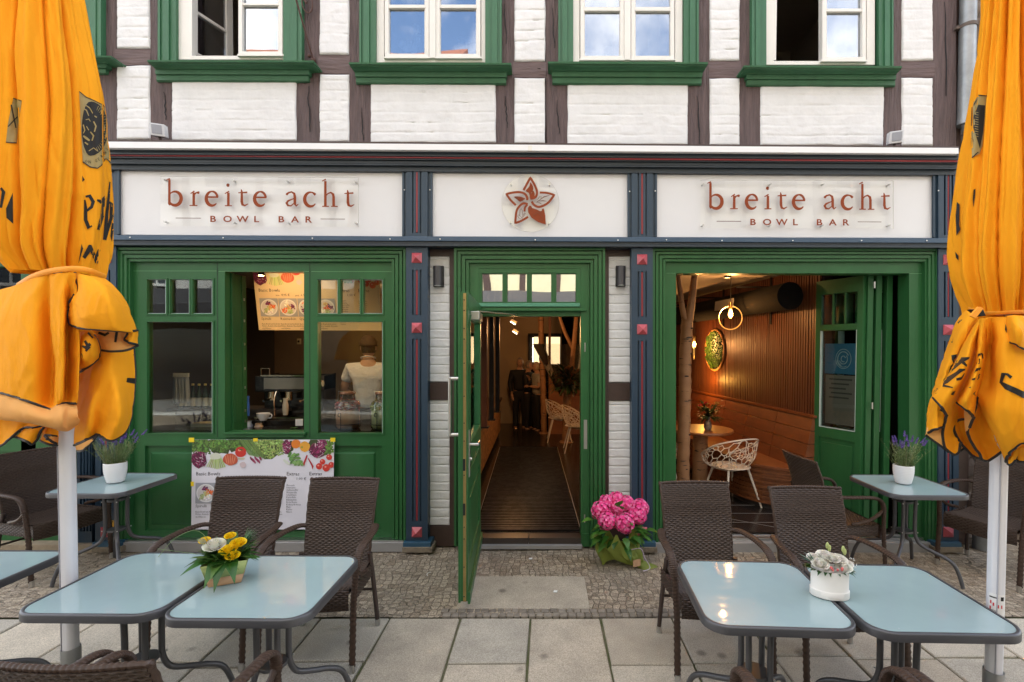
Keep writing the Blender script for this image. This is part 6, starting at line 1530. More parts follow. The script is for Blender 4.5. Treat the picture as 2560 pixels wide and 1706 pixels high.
def bback(b):
    z0, z1 = .56, 1.10
    for k in range(9):
        d0 = 4.88+k*.62; d1 = d0+.612
        for j in range(4):
            a, c = z0+(z1-z0)*j/4, z0+(z1-z0)*(j+1)/4-.006; o0, o1 = .16-.025*j, .16-.025*(j+1)
            b.hexa([wallpt(d0, a, o0), wallpt(d0, a, .03), wallpt(d0, c, .03), wallpt(d0, c, o1)], [wallpt(d1, a, o0), wallpt(d1, a, .03), wallpt(d1, c, .03), wallpt(d1, c, o1)])
part('backrest', BENCH, bn, bback, bevel=.002)
part('back_cap', BENCH, bn, lambda b: b.hexa([wallpt(4.86, 1.10, .07), wallpt(4.86, 1.10, .02), wallpt(4.86, 1.125, .02), wallpt(4.86, 1.125, .07)], [wallpt(10.5, 1.10, .07), wallpt(10.5, 1.10, .02), wallpt(10.5, 1.125, .02), wallpt(10.5, 1.125, .07)]))
fe = [wallpt(4.9, 0, .12)]+[wallpt(4.9+.55*(1-math.cos(a)), 0, .12+.50*math.sin(a)) for a in [R(15*i) for i in range(1, 7)]]+[wallpt(10.4, 0, .60)]
def zl(p, z): return Vector((p.x, p.y, z))
part('seat', BENCH, bn, lambda b: b.prism([zl(p, .535) for p in fe]+[wallpt(10.4, .535, .02), wallpt(4.9, .535, .02)], Vector((0, 0, .03))), bevel=.003)
def bfront(b):
    r = random.Random(3)
    for (p, q) in zip(fe, fe[1:]):
        n = max(1, int((q-p).length/.13))
        for k in range(n):
            a, c = p+(q-p)*k/n, p+(q-p)*(k+1)/n; nn = Vector(((c-a).y, -(c-a).x, 0)).normalized()
            nn = nn if nn.x < 0 or abs(nn.x) < .3 else -nn
            for j in range(14):
                o = r.uniform(.0, .008)+(.012 if (k+j) % 2 else 0); z = FZ+.06+j*.027; s = -nn*.03
                b.hexa([zl(a, z)+nn*o*-1+s*0, zl(c, z)-nn*o, zl(c, z+.024)-nn*o, zl(a, z+.024)-nn*o], [zl(a, z)-nn*.05, zl(c, z)-nn*.05, zl(c, z+.024)-nn*.05, zl(a, z+.024)-nn*.05])
part('front', mat('bench_strips', (.22, .07, .02), .5, var=.4, vscale=12), bn, bfront)
part('plinth', DARKW, bn, lambda b: b.prism([zl(p, FZ)+Vector((.05, 0.03, 0)) for p in fe]+[wallpt(10.4, FZ, .02), wallpt(4.9, FZ, .02)], Vector((0, 0, .38))))
# duct
du_ = thing('air_duct', 'black round air duct under the ceiling along the slatted wall', 'duct', (wx(6)-.25, 1.7, 2.36))
dc = [wallpt(d, 2.36, .24) for d in (5.0, 7, 10.5)]
part('duct', mat('duct_black', (.006, .006, .006), .9, spec=.1), du_, lambda b: b.tube(dc, .145, 28))
part('vent_grille', mat('vent_grey', (.3, .28, .25), .4), du_, lambda b: [b.hexa([wallpt(d, 2.31, .41), wallpt(d+.012, 2.31, .41), wallpt(d+.012, 2.43, .40), wallpt(d, 2.43, .40)], [wallpt(d, 2.31, .38), wallpt(d+.012, 2.31, .38), wallpt(d+.012, 2.43, .38), wallpt(d, 2.43, .38)]) for d in [5.9+.03*k for k in range(16)]])
for d in (5.7, 6.9, 8.1): part('hanger', BLACK, du_, lambda b: (b.box(wx(d)-.04, wx(d)-.02, CAMP.y+d, CAMP.y+d+.03, 2.1, CZ), b.box(wx(d)-.45, wx(d), CAMP.y+d, CAMP.y+d+.03, 2.53, 2.55)))
# moss picture
mo = thing('moss_picture', 'round green moss picture glowing on the slatted wall behind the pendant lamp', 'picture', wallpt(7.15, 1.78, .05))
mc = wallpt(7.15, 1.785, .04); wd_ = (wallpt(8, 0)-wallpt(7, 0)).normalized(); wn_ = Vector((-wd_.y, wd_.x, 0)); wn_ = wn_ if wn_.x < 0 else -wn_
def wdisc(u, v): return mc+wd_*u+Vector((0, 0, v))
part('ring_frame', mat('light_wood', (.35, .17, .05), .5), mo, lambda b: b.tube([wdisc(.30*math.cos(a), .30*math.sin(a)) for a in [2*math.pi*i/40 for i in range(40)]], .016, 8, closed=True))
def moss(b):
    b.smooth = True; r = random.Random(6)
    for k in range(420):
        a, q = r.random()*6.283, .28*math.sqrt(r.random()); b.col = vcol(r, (.06, .13, .015), .45); b.sphere(wdisc(q*math.cos(a), q*math.sin(a))+wn_*r.uniform(0, .02), r.uniform(.012, .026), 6, 4)
b_ = MB(); b_.col = (1, 1, 1); moss(b_); b_.build('moss', LEAF1, mo)
part('backing', DARKW, mo, lambda b: b.prism([wdisc(.295*math.cos(a), .295*math.sin(a))-wn_*0 for a in [2*math.pi*i/32 for i in range(32)]], -wn_*.03))
pt_light(mo, mc+wn_*.16+Vector((0, 0, -.44)), 9, .02, (1, .45, .08))
# pendants
BULB = mat('filament_glow', (1, .6, .2), .3, emit=(1, .45, .10), es=28); BGL = mat('bulb_glass', (1, .7, .35), .1, emit=(1, .42, .08), es=2.2)
def pendant(label, c, rad, yaw, e):
    t = thing('pendant_lamp', label, 'lamp', (c.x, c.y, CZ), group='ring pendant lamps in the right room')
    ux = Vector((math.cos(yaw), math.sin(yaw), 0)); WP = lambda u, v: c+ux*u+Vector((0, 0, v))
    part('cord', BLACK, t, lambda b: b.tube([(c.x, c.y, CZ), (c.x, c.y, c.z+rad+.06)], .004, 6))
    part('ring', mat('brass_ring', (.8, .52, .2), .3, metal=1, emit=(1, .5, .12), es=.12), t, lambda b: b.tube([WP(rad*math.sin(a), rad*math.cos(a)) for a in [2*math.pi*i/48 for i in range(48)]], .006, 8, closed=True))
    part('socket', mat('brass_socket', (.5, .32, .12), .35, metal=1), t, lambda b: b.lathe([(.0, .0), (.02, .0), (.021, .07), (.012, .085), (0, .085)], (c.x, c.y, c.z+rad*.50+.03), 16))
    part('bulb', BGL, t, lambda b: b.lathe([(.0, -.075), (.012, -.072), (.025, -.045), (.026, -.02), (.016, .02), (.014, .03)], (c.x, c.y, c.z+rad*.50), 14))
    part('filament', BULB, t, lambda b: [b.tube([(c.x+dx, c.y-.027, c.z+rad*.5-.05), (c.x+dx, c.y-.027, c.z+rad*.5+.0)], .0035, 5) for dx in (-.008, .0, .008)])
    pt_light(t, (c.x, c.y-.06, c.z+rad*.5-.02), e, .014)
pendant('near ring pendant lamp with a lit bulb in the open front', P(1826, 795, 1.3), .137, 0, 12)
pendant('far ring pendant lamp seen edge on beside the birch trunk', P(1735, 872, 2.9), .16, R(75), 19)
for k, (x, y, e) in enumerate(((2.0, .95, 5), )):  # fill spot hidden above the opening, added to brighten the right room
    if not e: continue
    t = thing('ceiling_spot', ['small ceiling spot over the near pendant lamp'][k], 'lamp', (x, y, CZ), group='ceiling spots')
    part('can', BLACK, t, lambda b: b.lathe([(.0, CZ), (.035, CZ), (.035, CZ-.08), (.03, CZ-.08), (.03, CZ-.06), (0, CZ-.06)], (x, y, 0), 14)); part('lens', mat('spot_glow', (1, .8, .5), .4, emit=(1, .7, .35), es=12), t, lambda b: b.lathe([(0, CZ-.065), (.029, CZ-.065)], (x, y, 0), 14))
    pt_light(t, (x, y, CZ-.1), e, .012, (1, .5, .18))
# birch trunks
def birchmat():
    m = bpy.data.materials.new('birch_bark'); m.use_nodes = True; t = NT(m); bs = t.n['Principled BSDF']; bs.inputs['Roughness'].default_value = .6
    ob = t.add('ShaderNodeTexCoord').outputs['Object']; mp = t.add('ShaderNodeMapping', {'Vector': ob, 'Scale': (5, 5, 22)}); n = t.add('ShaderNodeTexNoise', {'Vector': mp.outputs[0], 'Scale': 1.4, 'Detail': 3})
    r = t.add('ShaderNodeMapRange', {'Value': n.outputs[0], 'From Min': .62, 'From Max': .68}); n2 = t.add('ShaderNodeTexNoise', {'Vector': ob, 'Scale': 9, 'Detail': 4})
    c0 = t.add('ShaderNodeMixRGB', {0: n2.outputs[0], 1: (.42, .21, .09, 1), 2: (.24, .11, .05, 1)}); c = t.add('ShaderNodeMixRGB', {0: r.outputs[0], 1: c0.outputs[0], 2: (.035, .02, .015, 1)}); t.l(c.outputs[0], bs.inputs['Base Color'])
    bn = t.add('ShaderNodeBump', {'Height': n.outputs[0], 'Strength': .4, 'Distance': .01}); t.l(bn.outputs[0], bs.inputs['Normal']); return m
BIRCH = birchmat()
def birch(label, pts, radii, branches, foot=True):
    t = thing('birch_trunk', label, 'tree trunk', pts[0], group='birch trunks standing in the restaurant'); r = random.Random(len(label))
    pth = catmull(pts, 14); n = len(pth)
    part('trunk', BIRCH, t, lambda b: b.tube([p+Vector((r.uniform(-.002, .002), r.uniform(-.002, .002), 0)) for p in pth], [radii[0]+(radii[1]-radii[0])*i/(n-1)+.003*math.sin(i*1.7) for i in range(n)], 18))
    for bp, br_ in branches: part('branch', BIRCH, t, lambda b: b.tube(catmull(bp, 8), [br_*(1-.4*i/(8*(len(bp)-1))) for i in range(8*(len(bp)-1)+1)], 12))
    for k in range(7):
        i = int((k+.5)*n/7); p = pth[i]; a = r.uniform(-2.4, -.6); rr = radii[0]+(radii[1]-radii[0])*i/(n-1); q = p+Vector((math.cos(a), math.sin(a), 0))*rr*.93
        part('knot', mat('bark_knot', (.04, .022, .015), .8), t, lambda b: b.sphere(q, .016, 8, 5, (1.5, .4 if abs(math.cos(a)) < .5 else 1, .55)))
    part('foot_disc', BIRCH, t, lambda b: b.lathe([(0, FZ), (radii[0]*1.6, FZ), (radii[0]*1.5, FZ+.02), (radii[0], FZ+.025)], (pts[0][0], pts[0][1], 0), 20))
B0 = .72
def bp(px, py, y=B0): return P(px, py, y)
x0 = P(1710, 1200, B0); x0.z = FZ
birch('birch trunk forking near the top just inside the open front, left side', [x0, bp(1708, 1150), bp(1712, 1000), bp(1713, 900), bp(1718, 800)], (.066, .060), [([bp(1716, 815), bp(1706, 770), bp(1697, 700), bp(1690, 640)], .034), ([bp(1720, 815), bp(1728, 760), bp(1735, 700), bp(1740, 640)], .047)])
# round table with vase
tc_ = Vector((1.86, 1.30, 0)); rt = thing('round_table', 'round wooden table on a birch log beside the forked birch trunk', 'table', (tc_.x, tc_.y, FZ))
part('tabletop', mat('table_wood', (.30, .10, .028), .35, var=.3, vscale=6, stretch=(1, 4, 1)), rt, lambda b: b.lathe([(0, .835), (.34, .835), (.35, .845), (.35, .862), (.345, .868), (0, .868)], tc_, 48))
part('log_leg', BIRCH, rt, lambda b: b.tube([(tc_.x-.02, tc_.y, FZ), (tc_.x-.02, tc_.y, .5), (tc_.x-.02, tc_.y, .84)], .085, 20))
def bouquet(label, c, seed, size, cols, vase=True, cello=False):
    t = thing('bouquet', label, 'flowers', c, group='bouquets inside'); r = random.Random(seed); lv, f = MB(), MB(); lv.col = (.1, .1, .1); f.col = (1, 1, 1); c = Vector(c)
    if vase: part('vase', mat('vase_glass', (.35, .33, .28), .08, spec=.9, trans=.6), t, lambda b: b.lathe([(0, 0), (.035, 0), (.045, .03), (.04, .08), (.022, .12), (.03, .15)], c, 18))
    for k in range(int(120*size)):
        a = r.random()*6.28; d = Vector((math.cos(a), math.sin(a), r.uniform(-.2, 1.6))); lv.col = vcol(r, (.035, .075, .018)); leafm(lv, c+Vector((0, 0, .14))+d*r.uniform(0, .1)*size, d, r.uniform(.06, .13)*size, r.uniform(.015, .045)*size, curl=.4)
    for k in range(int(16*size)):
        a = r.random()*6.28; q = c+Vector((math.cos(a)*.11*size*r.random(), math.sin(a)*.1*size*r.random(), .16+.14*size*r.random())); rose(f, q, r.uniform(.018, .03)*size, r.choice(cols), r, layers=3)
    lv.build('foliage', LEAF1, t); f.build('blossoms', PETAL, t)
    if cello: part('cellophane', glassmat('cellophane', .12, (.93, .93, .93), .1), t, lambda b: b.grid(lambda u, v: c+Vector(((.07+.2*v)*size*math.cos(u*6.283)*(1+.13*math.sin(u*40)), (.07+.2*v)*size*math.sin(u*6.283)*(1+.13*math.cos(u*31)), -.02+.42*v*size)), 50, 8))
    return t
bouquet('bouquet of orange and dark flowers in a small glass vase on the round table', (1.90, 1.22, .868), 4, 1.05, [(.7, .2, .05), (.6, .05, .04), (.7, .4, .1)])
# shell chairs made of a branching lattice
def shell_chair():
    global WORLD_BUILD
    WORLD_BUILD = False
    t = thing('lattice_chair', 'x', 'chair', group='white lattice shell chairs inside'); r = random.Random(12)
    def S(u, v):   # u 0..1 round from left arm over the back to the right arm, v 0 bottom .. 1 rim
        a = R(-50+280*u) ; back = max(0, math.sin(a)); ft = max(0, -math.sin(a)); rad = .23+.065*v; h = .41+.36*(1-math.cos(v*1.5))*(.62+.42*back**.8-.45*ft)
        rr = rad*math.sin(min(1, v*1.1+.22)*1.5)
        return Vector((rr*math.cos(a)*1.02, rr*math.sin(a)*.95-.02, h-(.03*(1-v))))
    pts = [Vector((r.random(), r.random())) for _ in range(150)]; pts += [Vector((i/14, 0)) for i in range(15)]+[Vector((i/14, 1)) for i in range(15)]+[Vector((0, i/6)) for i in range(1, 6)]+[Vector((1, i/6)) for i in range(1, 6)]
    sc = [Vector((p.x*1.0, p.y*.38)) for p in pts]; vs, es, fs, *_ = delaunay_2d_cdt(sc, [], [], 0, 1e-5)
    cen = [sum((Vector((vs[i].x, vs[i].y/.38)) for i in f), Vector((0, 0)))/len(f) for f in fs]; ed = {}
    for k, f in enumerate(fs):
        for i in range(len(f)): ed.setdefault(tuple(sorted((f[i], f[(i+1) % len(f)]))), []).append(k)
    def lat(b):
        for e, fk in ed.items():
            if len(fk) == 2: p, q = cen[fk[0]], cen[fk[1]]; b.tube([S(*p), S(*((p+q)/2)), S(*q)], .0048, 5, cap=False)
            else: p, q = [Vector((vs[i].x, vs[i].y/.38)) for i in e]; b.tube([S(*p), S(*((p+q)/2)), S(*q)], .008, 6, cap=False)
    part('lattice_shell', mat('cream_plastic', (.72, .62, .50), .45), t, lat)
    part('seat_disc', MATS['cream_plastic'], t, lambda b: b.lathe([(0, .405), (.15, .41), (.21, .425), (.2, .43), (0, .415)], n=24))
    for sx_, sy_ in ((-1, -1), (1, -1), (1, 1), (-1, 1)): part('leg', MATS['cream_plastic'], t, lambda b: b.tube([(sx_*.13, sy_*.12, .41), (sx_*.23, sy_*.22, 0)], [.013, .009], 10))
    WORLD_BUILD = True
    return t
sc0 = shell_chair()
def place3(o, x, y, rz, label): o.location = (x, y, FZ); o.rotation_euler = (0, 0, R(rz)); o['label'] = label
SHC = [(2.05, .92, 200, 'cream lattice shell chair beside the round table in the open front'), (1.42, 1.5, 80, 'cream lattice shell chair half hidden behind the forked birch trunk'), (.29, 4.55, 90, 'cream lattice shell chair left of the birch post seen through the door'), (.56, 3.65, 90, 'cream lattice shell chair at the right edge of the doorway view')]
for i, a in enumerate(SHC): place3(sc0 if i == 0 else copytree(sc0), *a)
# poster behind the folded leaf
po = thing('info_poster', 'blue topped poster with a white swirl emblem behind the folded door pane', 'poster', (2.97, .5, 1.7))
def onleaf(u, z, off=-.03):   # on the inner side of the first folding leaf
    a, c = Vector((2.80, .60, 0)), Vector((3.0, .17, 0)); d = (c-a).normalized(); n = Vector((-d.y, d.x, 0)); n = n if n.y > 0 else -n; return a+d*u+n*(.012-0*off)+Vector((0, 0, z))
def lq(b, u0, u1, z0, z1, o=0): q = [onleaf(u0, z0), onleaf(u1, z0), onleaf(u1, z1), onleaf(u0, z1)]; n = (q[1]-q[0]).cross(q[2]-q[0]).normalized(); n = n if n.y < 0 else -n; b.prism([p+n*o for p in q], n*.0006); return n
part('sheet', mat('poster_paper', (.16, .13, .10), .7), po, lambda b: lq(b, .09, .40, 1.06, 1.55))
part('blue_field', mat('poster_blue', (.02, .12, .2), .5), po, lambda b: lq(b, .08, .41, 1.56, 1.86))
def swirl(b):
    n = lq(b, .0895, .09, 1.57, 1.571); cc = (.27, 1.71)
    for r_, a0, a1, w in ((.095, 0, 360, .006), (.07, 30, 250, .009), (.05, 200, 400, .008), (.028, 20, 300, .008), (.08, 190, 300, .006)):
        q = [onleaf(cc[0]+r_*.8*math.cos(R(a)), cc[1]+r_*math.sin(R(a)))+n*.0016 for a in [a0+(a1-a0)*i/24 for i in range(25)]]; b.tube(q, w*.5, 5)
part('swirl_emblem', mat('poster_white', (.35, .42, .42), .6), po, swirl)
part('text_lines', mat('poster_grey_text', (.05, .04, .03), .7), po, lambda b: [lq(b, .13+.02*(k % 2), .36-.03*(k % 3), 1.50-.045*k, 1.515-.045*k, .001) for k in range(5)])
# ---- corridor seen through the door
part('end_wall', mat('end_wall_paint', (.42, .31, .2), .9), house, lambda b: b.box(-3.0, .40, 6.55, 6.65, FZ, CZ))
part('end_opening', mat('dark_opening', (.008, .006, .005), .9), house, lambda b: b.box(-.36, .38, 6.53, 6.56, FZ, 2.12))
mi_ = thing('lit_mirror', 'lit mirror panel on the end wall behind the standing guests', 'mirror', (0, 6.5, 1.6))
part('panel', mat('lit_panel', (.7, .55, .3), .5, emit=(1, .72, .38), es=.42), mi_, lambda b: (b.box(.05, .36, 6.515, 6.528, 1.45, 2.06), b.box(-.22, -.02, 6.515, 6.528, 1.45, 2.06)))
part('frame', BLACK, mi_, lambda b: (b.box(-.02, .05, 6.50, 6.528, 1.4, 2.12), b.box(-.36, -.32, 6.5, 6.53, FZ, 2.14), b.box(-.36, .38, 6.5, 6.53, 2.07, 2.14)))
part('light_tube', mat('tube_glow', (1, 1, .9), .4, emit=(1, .85, .6), es=3), mi_, lambda b: b.box(-.255, -.24, 6.50, 6.515, 1.5, 2.04))
ct = thing('counter', 'bark clad counter with a dark wooden top left of the door mat', 'counter', (-.75, 2, FZ))
c_a, c_b = Vector((-.775, .25, 0)), Vector((-.85, 5.1, 0)); CT = .79
part('front', mat('bark_chips', (.50, .24, .08), .6, col2=(.10, .04, .02), vscale=45, stretch=(1, 1, .35), bump=.8, ramp=(.45, .6)), ct, lambda b: b.prism([zl(c_a, FZ+.1), zl(c_b, FZ+.1), zl(c_b, CT), zl(c_a, CT)], Vector((-.5, 0, 0))))
part('top', mat('counter_top_wood', (.07, .028, .014), .3, var=.2), ct, lambda b: b.prism([zl(c_a, CT)+Vector((.03, 0, 0)), zl(c_b, CT)+Vector((.03, 0, 0)), zl(c_b, CT+.05)+Vector((.03, 0, 0)), zl(c_a, CT+.05)+Vector((.03, 0, 0))], Vector((-.6, 0, 0))), bevel=.004)
part('plinth', BLACK, ct, lambda b: b.prism([zl(c_a, FZ)+Vector((-.04, 0, 0)), zl(c_b, FZ)+Vector((-.04, 0, 0)), zl(c_b, FZ+.1)+Vector((-.04, 0, 0)), zl(c_a, FZ+.1)+Vector((-.04, 0, 0))], Vector((-.4, 0, 0))))
for k, (px, y, w, m_) in enumerate(((1209, 1.5, .045, SLAT), (1229, 2.1, .03, BLACK), (1244, 2.9, .03, BLACK))):
    x = P(px, 872, y).x; t = thing('post', ['reddish wooden post on the counter by the door', 'black post in the middle of the counter', 'black post farthest along the counter'][k], 'post', (x, y, CT+.05), group='posts on the counter')
    part('shaft', m_, t, lambda b: b.box(x-w, x+w, y-w, y+w, CT+.05, CZ)); part('foot_plate', BLACK, t, lambda b: b.box(x-w-.02, x+w+.02, y-w-.02, y+w+.02, CT+.05, CT+.065))
bx = P(1355, 1000, 5.3); birch('straight birch post in the middle of the doorway view', [(bx.x+.04, 5.3, FZ), (bx.x+.03, 5.3, .9), (bx.x, 5.3, 1.5), (bx.x-.02, 5.3, 2.05), (bx.x-.03, 5.3, 2.6)], (.062, .055), [])
bx = P(1417, 1000, 4.4); birch('birch stump post with branches at the right of the doorway view', [(bx.x, 4.4, FZ), (bx.x, 4.4, .6), (bx.x+.02, 4.4, 1.2)], (.082, .07), [([P(1420, 1000, 4.4), P(1432, 890, 4.3), P(1442, 780, 4.3)], .055), ([P(1432, 870, 4.4), P(1412, 830, 4.4), P(1395, 780, 4.4)], .04)])
bouquet('dark leafy plant in cellophane on the birch stump seen through the door', (P(1424, 1000, 4.2).x, 4.2, .98), 9, 2.2, [(.5, .25, .1)], vase=False, cello=True)
part('partition', mat('orange_wood_partition', (.28, .10, .035), .5, var=.3), house, lambda b: b.box(P(1372, 900, 5.2).x, 1.9, 5.2, 5.3, FZ, 1.25)); part('partition_post', SLAT, house, lambda b: b.box(P(1371, 900, 5.2).x, P(1377, 900, 5.2).x, 5.15, 5.3, 1.25, CZ))
part('dark_green_wall', mat('dark_green', (.012, .02, .01), .9, bump=1, bscale=20), house, lambda b: b.box(.6, 1.95, 5.6, 5.7, 1.25, CZ-.2))
for k, (px, py) in enumerate(((1282, 808), (1287, 832))):
    c = P(px, py, 3.2+k*.8); t = thing('track_light', ['near white track light on the corridor ceiling', 'far white track light on the corridor ceiling'][k], 'lamp', c, group='track lights'); Mx = Matrix.Translation(c) @ Matrix.Rotation(R(32), 4, 'Y')
    part('can', mat('spot_white', (.5, .4, .3), .5), t, lambda b: b.obox(None, .045, .03, .022, m=Mx @ Matrix.Translation((0, 0, .03)))); part('lens', mat('track_glow', (1, 1, 1), .4, emit=(1, .85, .65), es=5), t, lambda b: b.obox(None, .04, .028, .004, m=Mx)); part('stem', BLACK, t, lambda b: b.tube([c, (c.x, c.y, CZ)], .006, 6)); pt_light(t, c+Vector((0, -.03, -.08)), 13, .03, (1, .5, .18))
# ---- bar behind the serving window
part('bar_wall', WALLT, house, lambda b: (b.box(-5, -1.15, 3.4, 3.5, FZ, CZ), b.box(-1.2, -1.12, 2.6, 3.5, FZ, CZ)))
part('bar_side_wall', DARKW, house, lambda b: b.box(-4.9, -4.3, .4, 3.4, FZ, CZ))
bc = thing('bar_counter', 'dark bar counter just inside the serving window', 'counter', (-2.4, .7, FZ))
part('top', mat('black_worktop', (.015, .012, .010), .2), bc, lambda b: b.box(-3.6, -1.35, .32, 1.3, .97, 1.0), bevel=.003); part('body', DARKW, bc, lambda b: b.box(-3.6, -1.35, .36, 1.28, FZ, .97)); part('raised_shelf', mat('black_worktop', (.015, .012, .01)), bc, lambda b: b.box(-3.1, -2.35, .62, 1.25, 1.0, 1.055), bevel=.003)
# coffee machine
cm = thing('coffee_machine', 'black and chrome espresso machine on the bar inside the serving window', 'coffee machine', (-2.72, 1.0, 1.055)); CHR = mat('chrome', (.75, .62, .45), .15, metal=1)
part('body', mat('machine_black', (.01, .009, .009), .25), cm, lambda b: (b.box(-3.05, -2.40, .95, 1.25, 1.08, 1.50), b.box(-3.05, -2.40, .78, 1.25, 1.33, 1.50)), bevel=.01)
part('top_rail', CHR, cm, lambda b: (b.box(-2.97, -2.36, .76, .78, 1.495, 1.51), b.tube([(-3.02, .85, 1.5), (-3.02, .85, 1.575), (-2.93, .85, 1.575), (-2.93, .85, 1.5)], .006, 6), b.tube([(-2.55, .85, 1.5), (-2.55, .85, 1.57)], .006, 6)))
part('front_panel', mat('steel_panel_dark', (.3, .26, .22), .3, metal=.9), cm, lambda b: b.box(-2.95, -2.42, .772, .78, 1.36, 1.48), bevel=.003)
for k, x in enumerate((-2.90, -2.72, -2.52)): part('brew_group', CHR, cm, lambda b: (b.tube([(x, .84, 1.33), (x, .84, 1.24)], .035, 16), b.tube([(x, .82, 1.26), (x, .68, 1.245)], .012, 8)))
part('knob', CHR, cm, lambda b: (b.tube([(-2.38, .80, 1.42), (-2.34, .80, 1.42)], .035, 16)), bevel=.002); part('steam_wand', CHR, cm, lambda b: (b.tube(catmull([(-2.80, .74, 1.34), (-2.80, .70, 1.25), (-2.79, .69, 1.09)], 6), .006, 8), b.tube(catmull([(-2.38, .76, 1.33), (-2.36, .72, 1.22), (-2.34, .70, 1.12)], 6), .006, 8)))
part('drip_tray', CHR, cm, lambda b: b.box(-3.0, -2.42, .68, .95, 1.062, 1.08))
cup = thing('coffee_cup', 'white coffee cup on the bar in front of the espresso machine', 'cup', P(658, 1052, .60)); cc = P(658, 1052, .60); cc.z = 1.056
part('bowl', mat('cup_white', (.8, .78, .74), .25), cup, lambda b: b.lathe([(0, 0), (.03, 0), (.032, .006), (.055, .04), (.063, .075), (.060, .075), (.05, .04), (0, .012)], cc, 24)); part('handle', MATS['cup_white'], cup, lambda b: b.tube(catmull([cc+Vector((.055, 0, .065)), cc+Vector((.085, 0, .06)), cc+Vector((.08, 0, .03)), cc+Vector((.045, 0, .025))], 5), .006, 8))
for k, (px, py, h, rr, col, lab, nm) in enumerate(((620, 1078, .10, .045, (.45, .5, .58), 'pale blue glass jug low in the serving window', 'jug'), (647, 1078, .08, .042, (.35, .25, .16), 'small brown glass jug low in the serving window', 'jug'), (714, 1038, .17, .028, (.5, .42, .3), 'pale milk bottle beside the coffee machine', 'bottle'), (621, 1040, .20, .012, (.05, .15, .5), 'slim blue bottle left of the coffee cup', 'bottle'), (611, 1060, .12, .02, (.5, .5, .5), 'small silver can at the left of the serving window', 'can'))):
    c = P(px, py, .55); t = thing(nm, lab, nm, c); part('body', mat('jug%d' % k, col, .15, spec=.8), t, lambda b: b.lathe([(0, 0), (rr*.8, 0), (rr, h*.3), (rr, h*.6), (rr*.7, h*.8), (rr*.75, h), (rr*.6, h)], c, 18))
c = P(748, 1064, .45); t = thing('card_holder', 'white card on a clip with a sprig in the serving window corner', 'card', c); part('card', MATS['cup_white'], t, lambda b: b.obox(c+Vector((0, 0, .03)), .034, .003, .034, .25), bevel=.002); b_ = MB(); b_.col = (1, 1, 1); r_ = random.Random(3)
for k in range(30): a = r_.random()*6.28; b_.col = vcol(r_, (.08, .2, .04)); leafm(b_, c+Vector((-.05, .0, -.035)), (math.cos(a), math.sin(a), .8), .04, .014)
b_.build('sprig', LEAF1, t)
so_ = thing('wall_socket', 'cream wall socket below the lit menu board', 'socket', P(747, 854, 3.38)); part('plate', mat('socket_cream', (.6, .5, .3), .4), so_, lambda b: b.pbox(742, 847, 751.5, 861, 3.385, .02), bevel=.003); part('outlet', DARKW, so_, lambda b: b.tube([P(746.7, 854, 3.383), P(746.7, 854, 3.379)], .018, 14))
# drink dispensers
JARG = glassmat('jar_glass', .10, (.9, .88, .85))
def jar(label, px, liquid, fruit, seed):
    c = P(px, 1079, .47); c.z = 1.0; t = thing('drink_dispenser', label, 'dispenser', c, group='drink dispensers behind the right pane'); r = random.Random(seed)
    part('glass', JARG, t, lambda b: b.lathe([(.0, .004), (.105, .004), (.117, .02), (.118, .24), (.105, .27), (.07, .285), (.068, .34)], c, 36))
    part('liquid', mat('liquid%d' % seed, liquid, .15, spec=.6), t, lambda b: b.lathe([(0, .012), (.100, .012), (.111, .03), (.111, .19), (0, .19)], c, 30))
    b = MB(); b.col = (1, 1, 1)
    for k in range(130): a = r.random()*6.28; q = .098*math.sqrt(r.random()) if k > 60 else .1; b.col = vcol(r, r.choice(fruit)); b.sphere(c+Vector((q*math.cos(a), q*math.sin(a), .185+r.random()*.065)), r.uniform(.012, .024), 7, 5, (1, 1, .6))
    b.build('fruit', PETAL, t)
    part('lid', mat('lid_copper_glass', (.45, .2, .12), .25, metal=.3), t, lambda b: b.lathe([(0, .34), (.072, .34), (.076, .35), (.07, .365), (0, .37)], c, 28))
    part('clip', ALU, t, lambda b: (b.tube([c+Vector((.068, -.02, .3)), c+Vector((.085, -.03, .36)), c+Vector((-.08, -.03, .37)), c+Vector((-.085, -.03, .29)), c+Vector((-.09, -.03, .28))], .003, 6)))
    part('stand', BLACK, t, lambda b: (b.tube(catmull([c+Vector((-.02, -.122, .0)), c+Vector((-.02, -.122, .12)), c+Vector((-.02, -.122, .16)), c+Vector((-.04, -.122, .165)), c+Vector((-.045, -.122, .14)), c+Vector((-.03, -.122, .13))], 6), .0032, 6), b.tube(catmull([c+Vector((.135, -.07, .0)), c+Vector((.135, -.07, .12)), c+Vector((.15, -.07, .17)), c+Vector((.175, -.07, .17)), c+Vector((.175, -.07, .14)), c+Vector((.155, -.07, .135))], 6), .0032, 6), b.tube([c+Vector((.122*math.cos(a), .122*math.sin(a), .05)) for a in [2*math.pi*i/24 for i in range(24)]], .003, 6, closed=True)))
jar('drink dispenser with red fruit, left of the two behind the right pane', 870, (.80, .46, .30), [(.45, .06, .05), (.6, .3, .22), (.55, .12, .08)], 1)
jar('drink dispenser with yellow green fruit, right of the two behind the right pane', 958, (.62, .64, .30), [(.45, .5, .12), (.55, .6, .2), (.6, .55, .2)], 2)
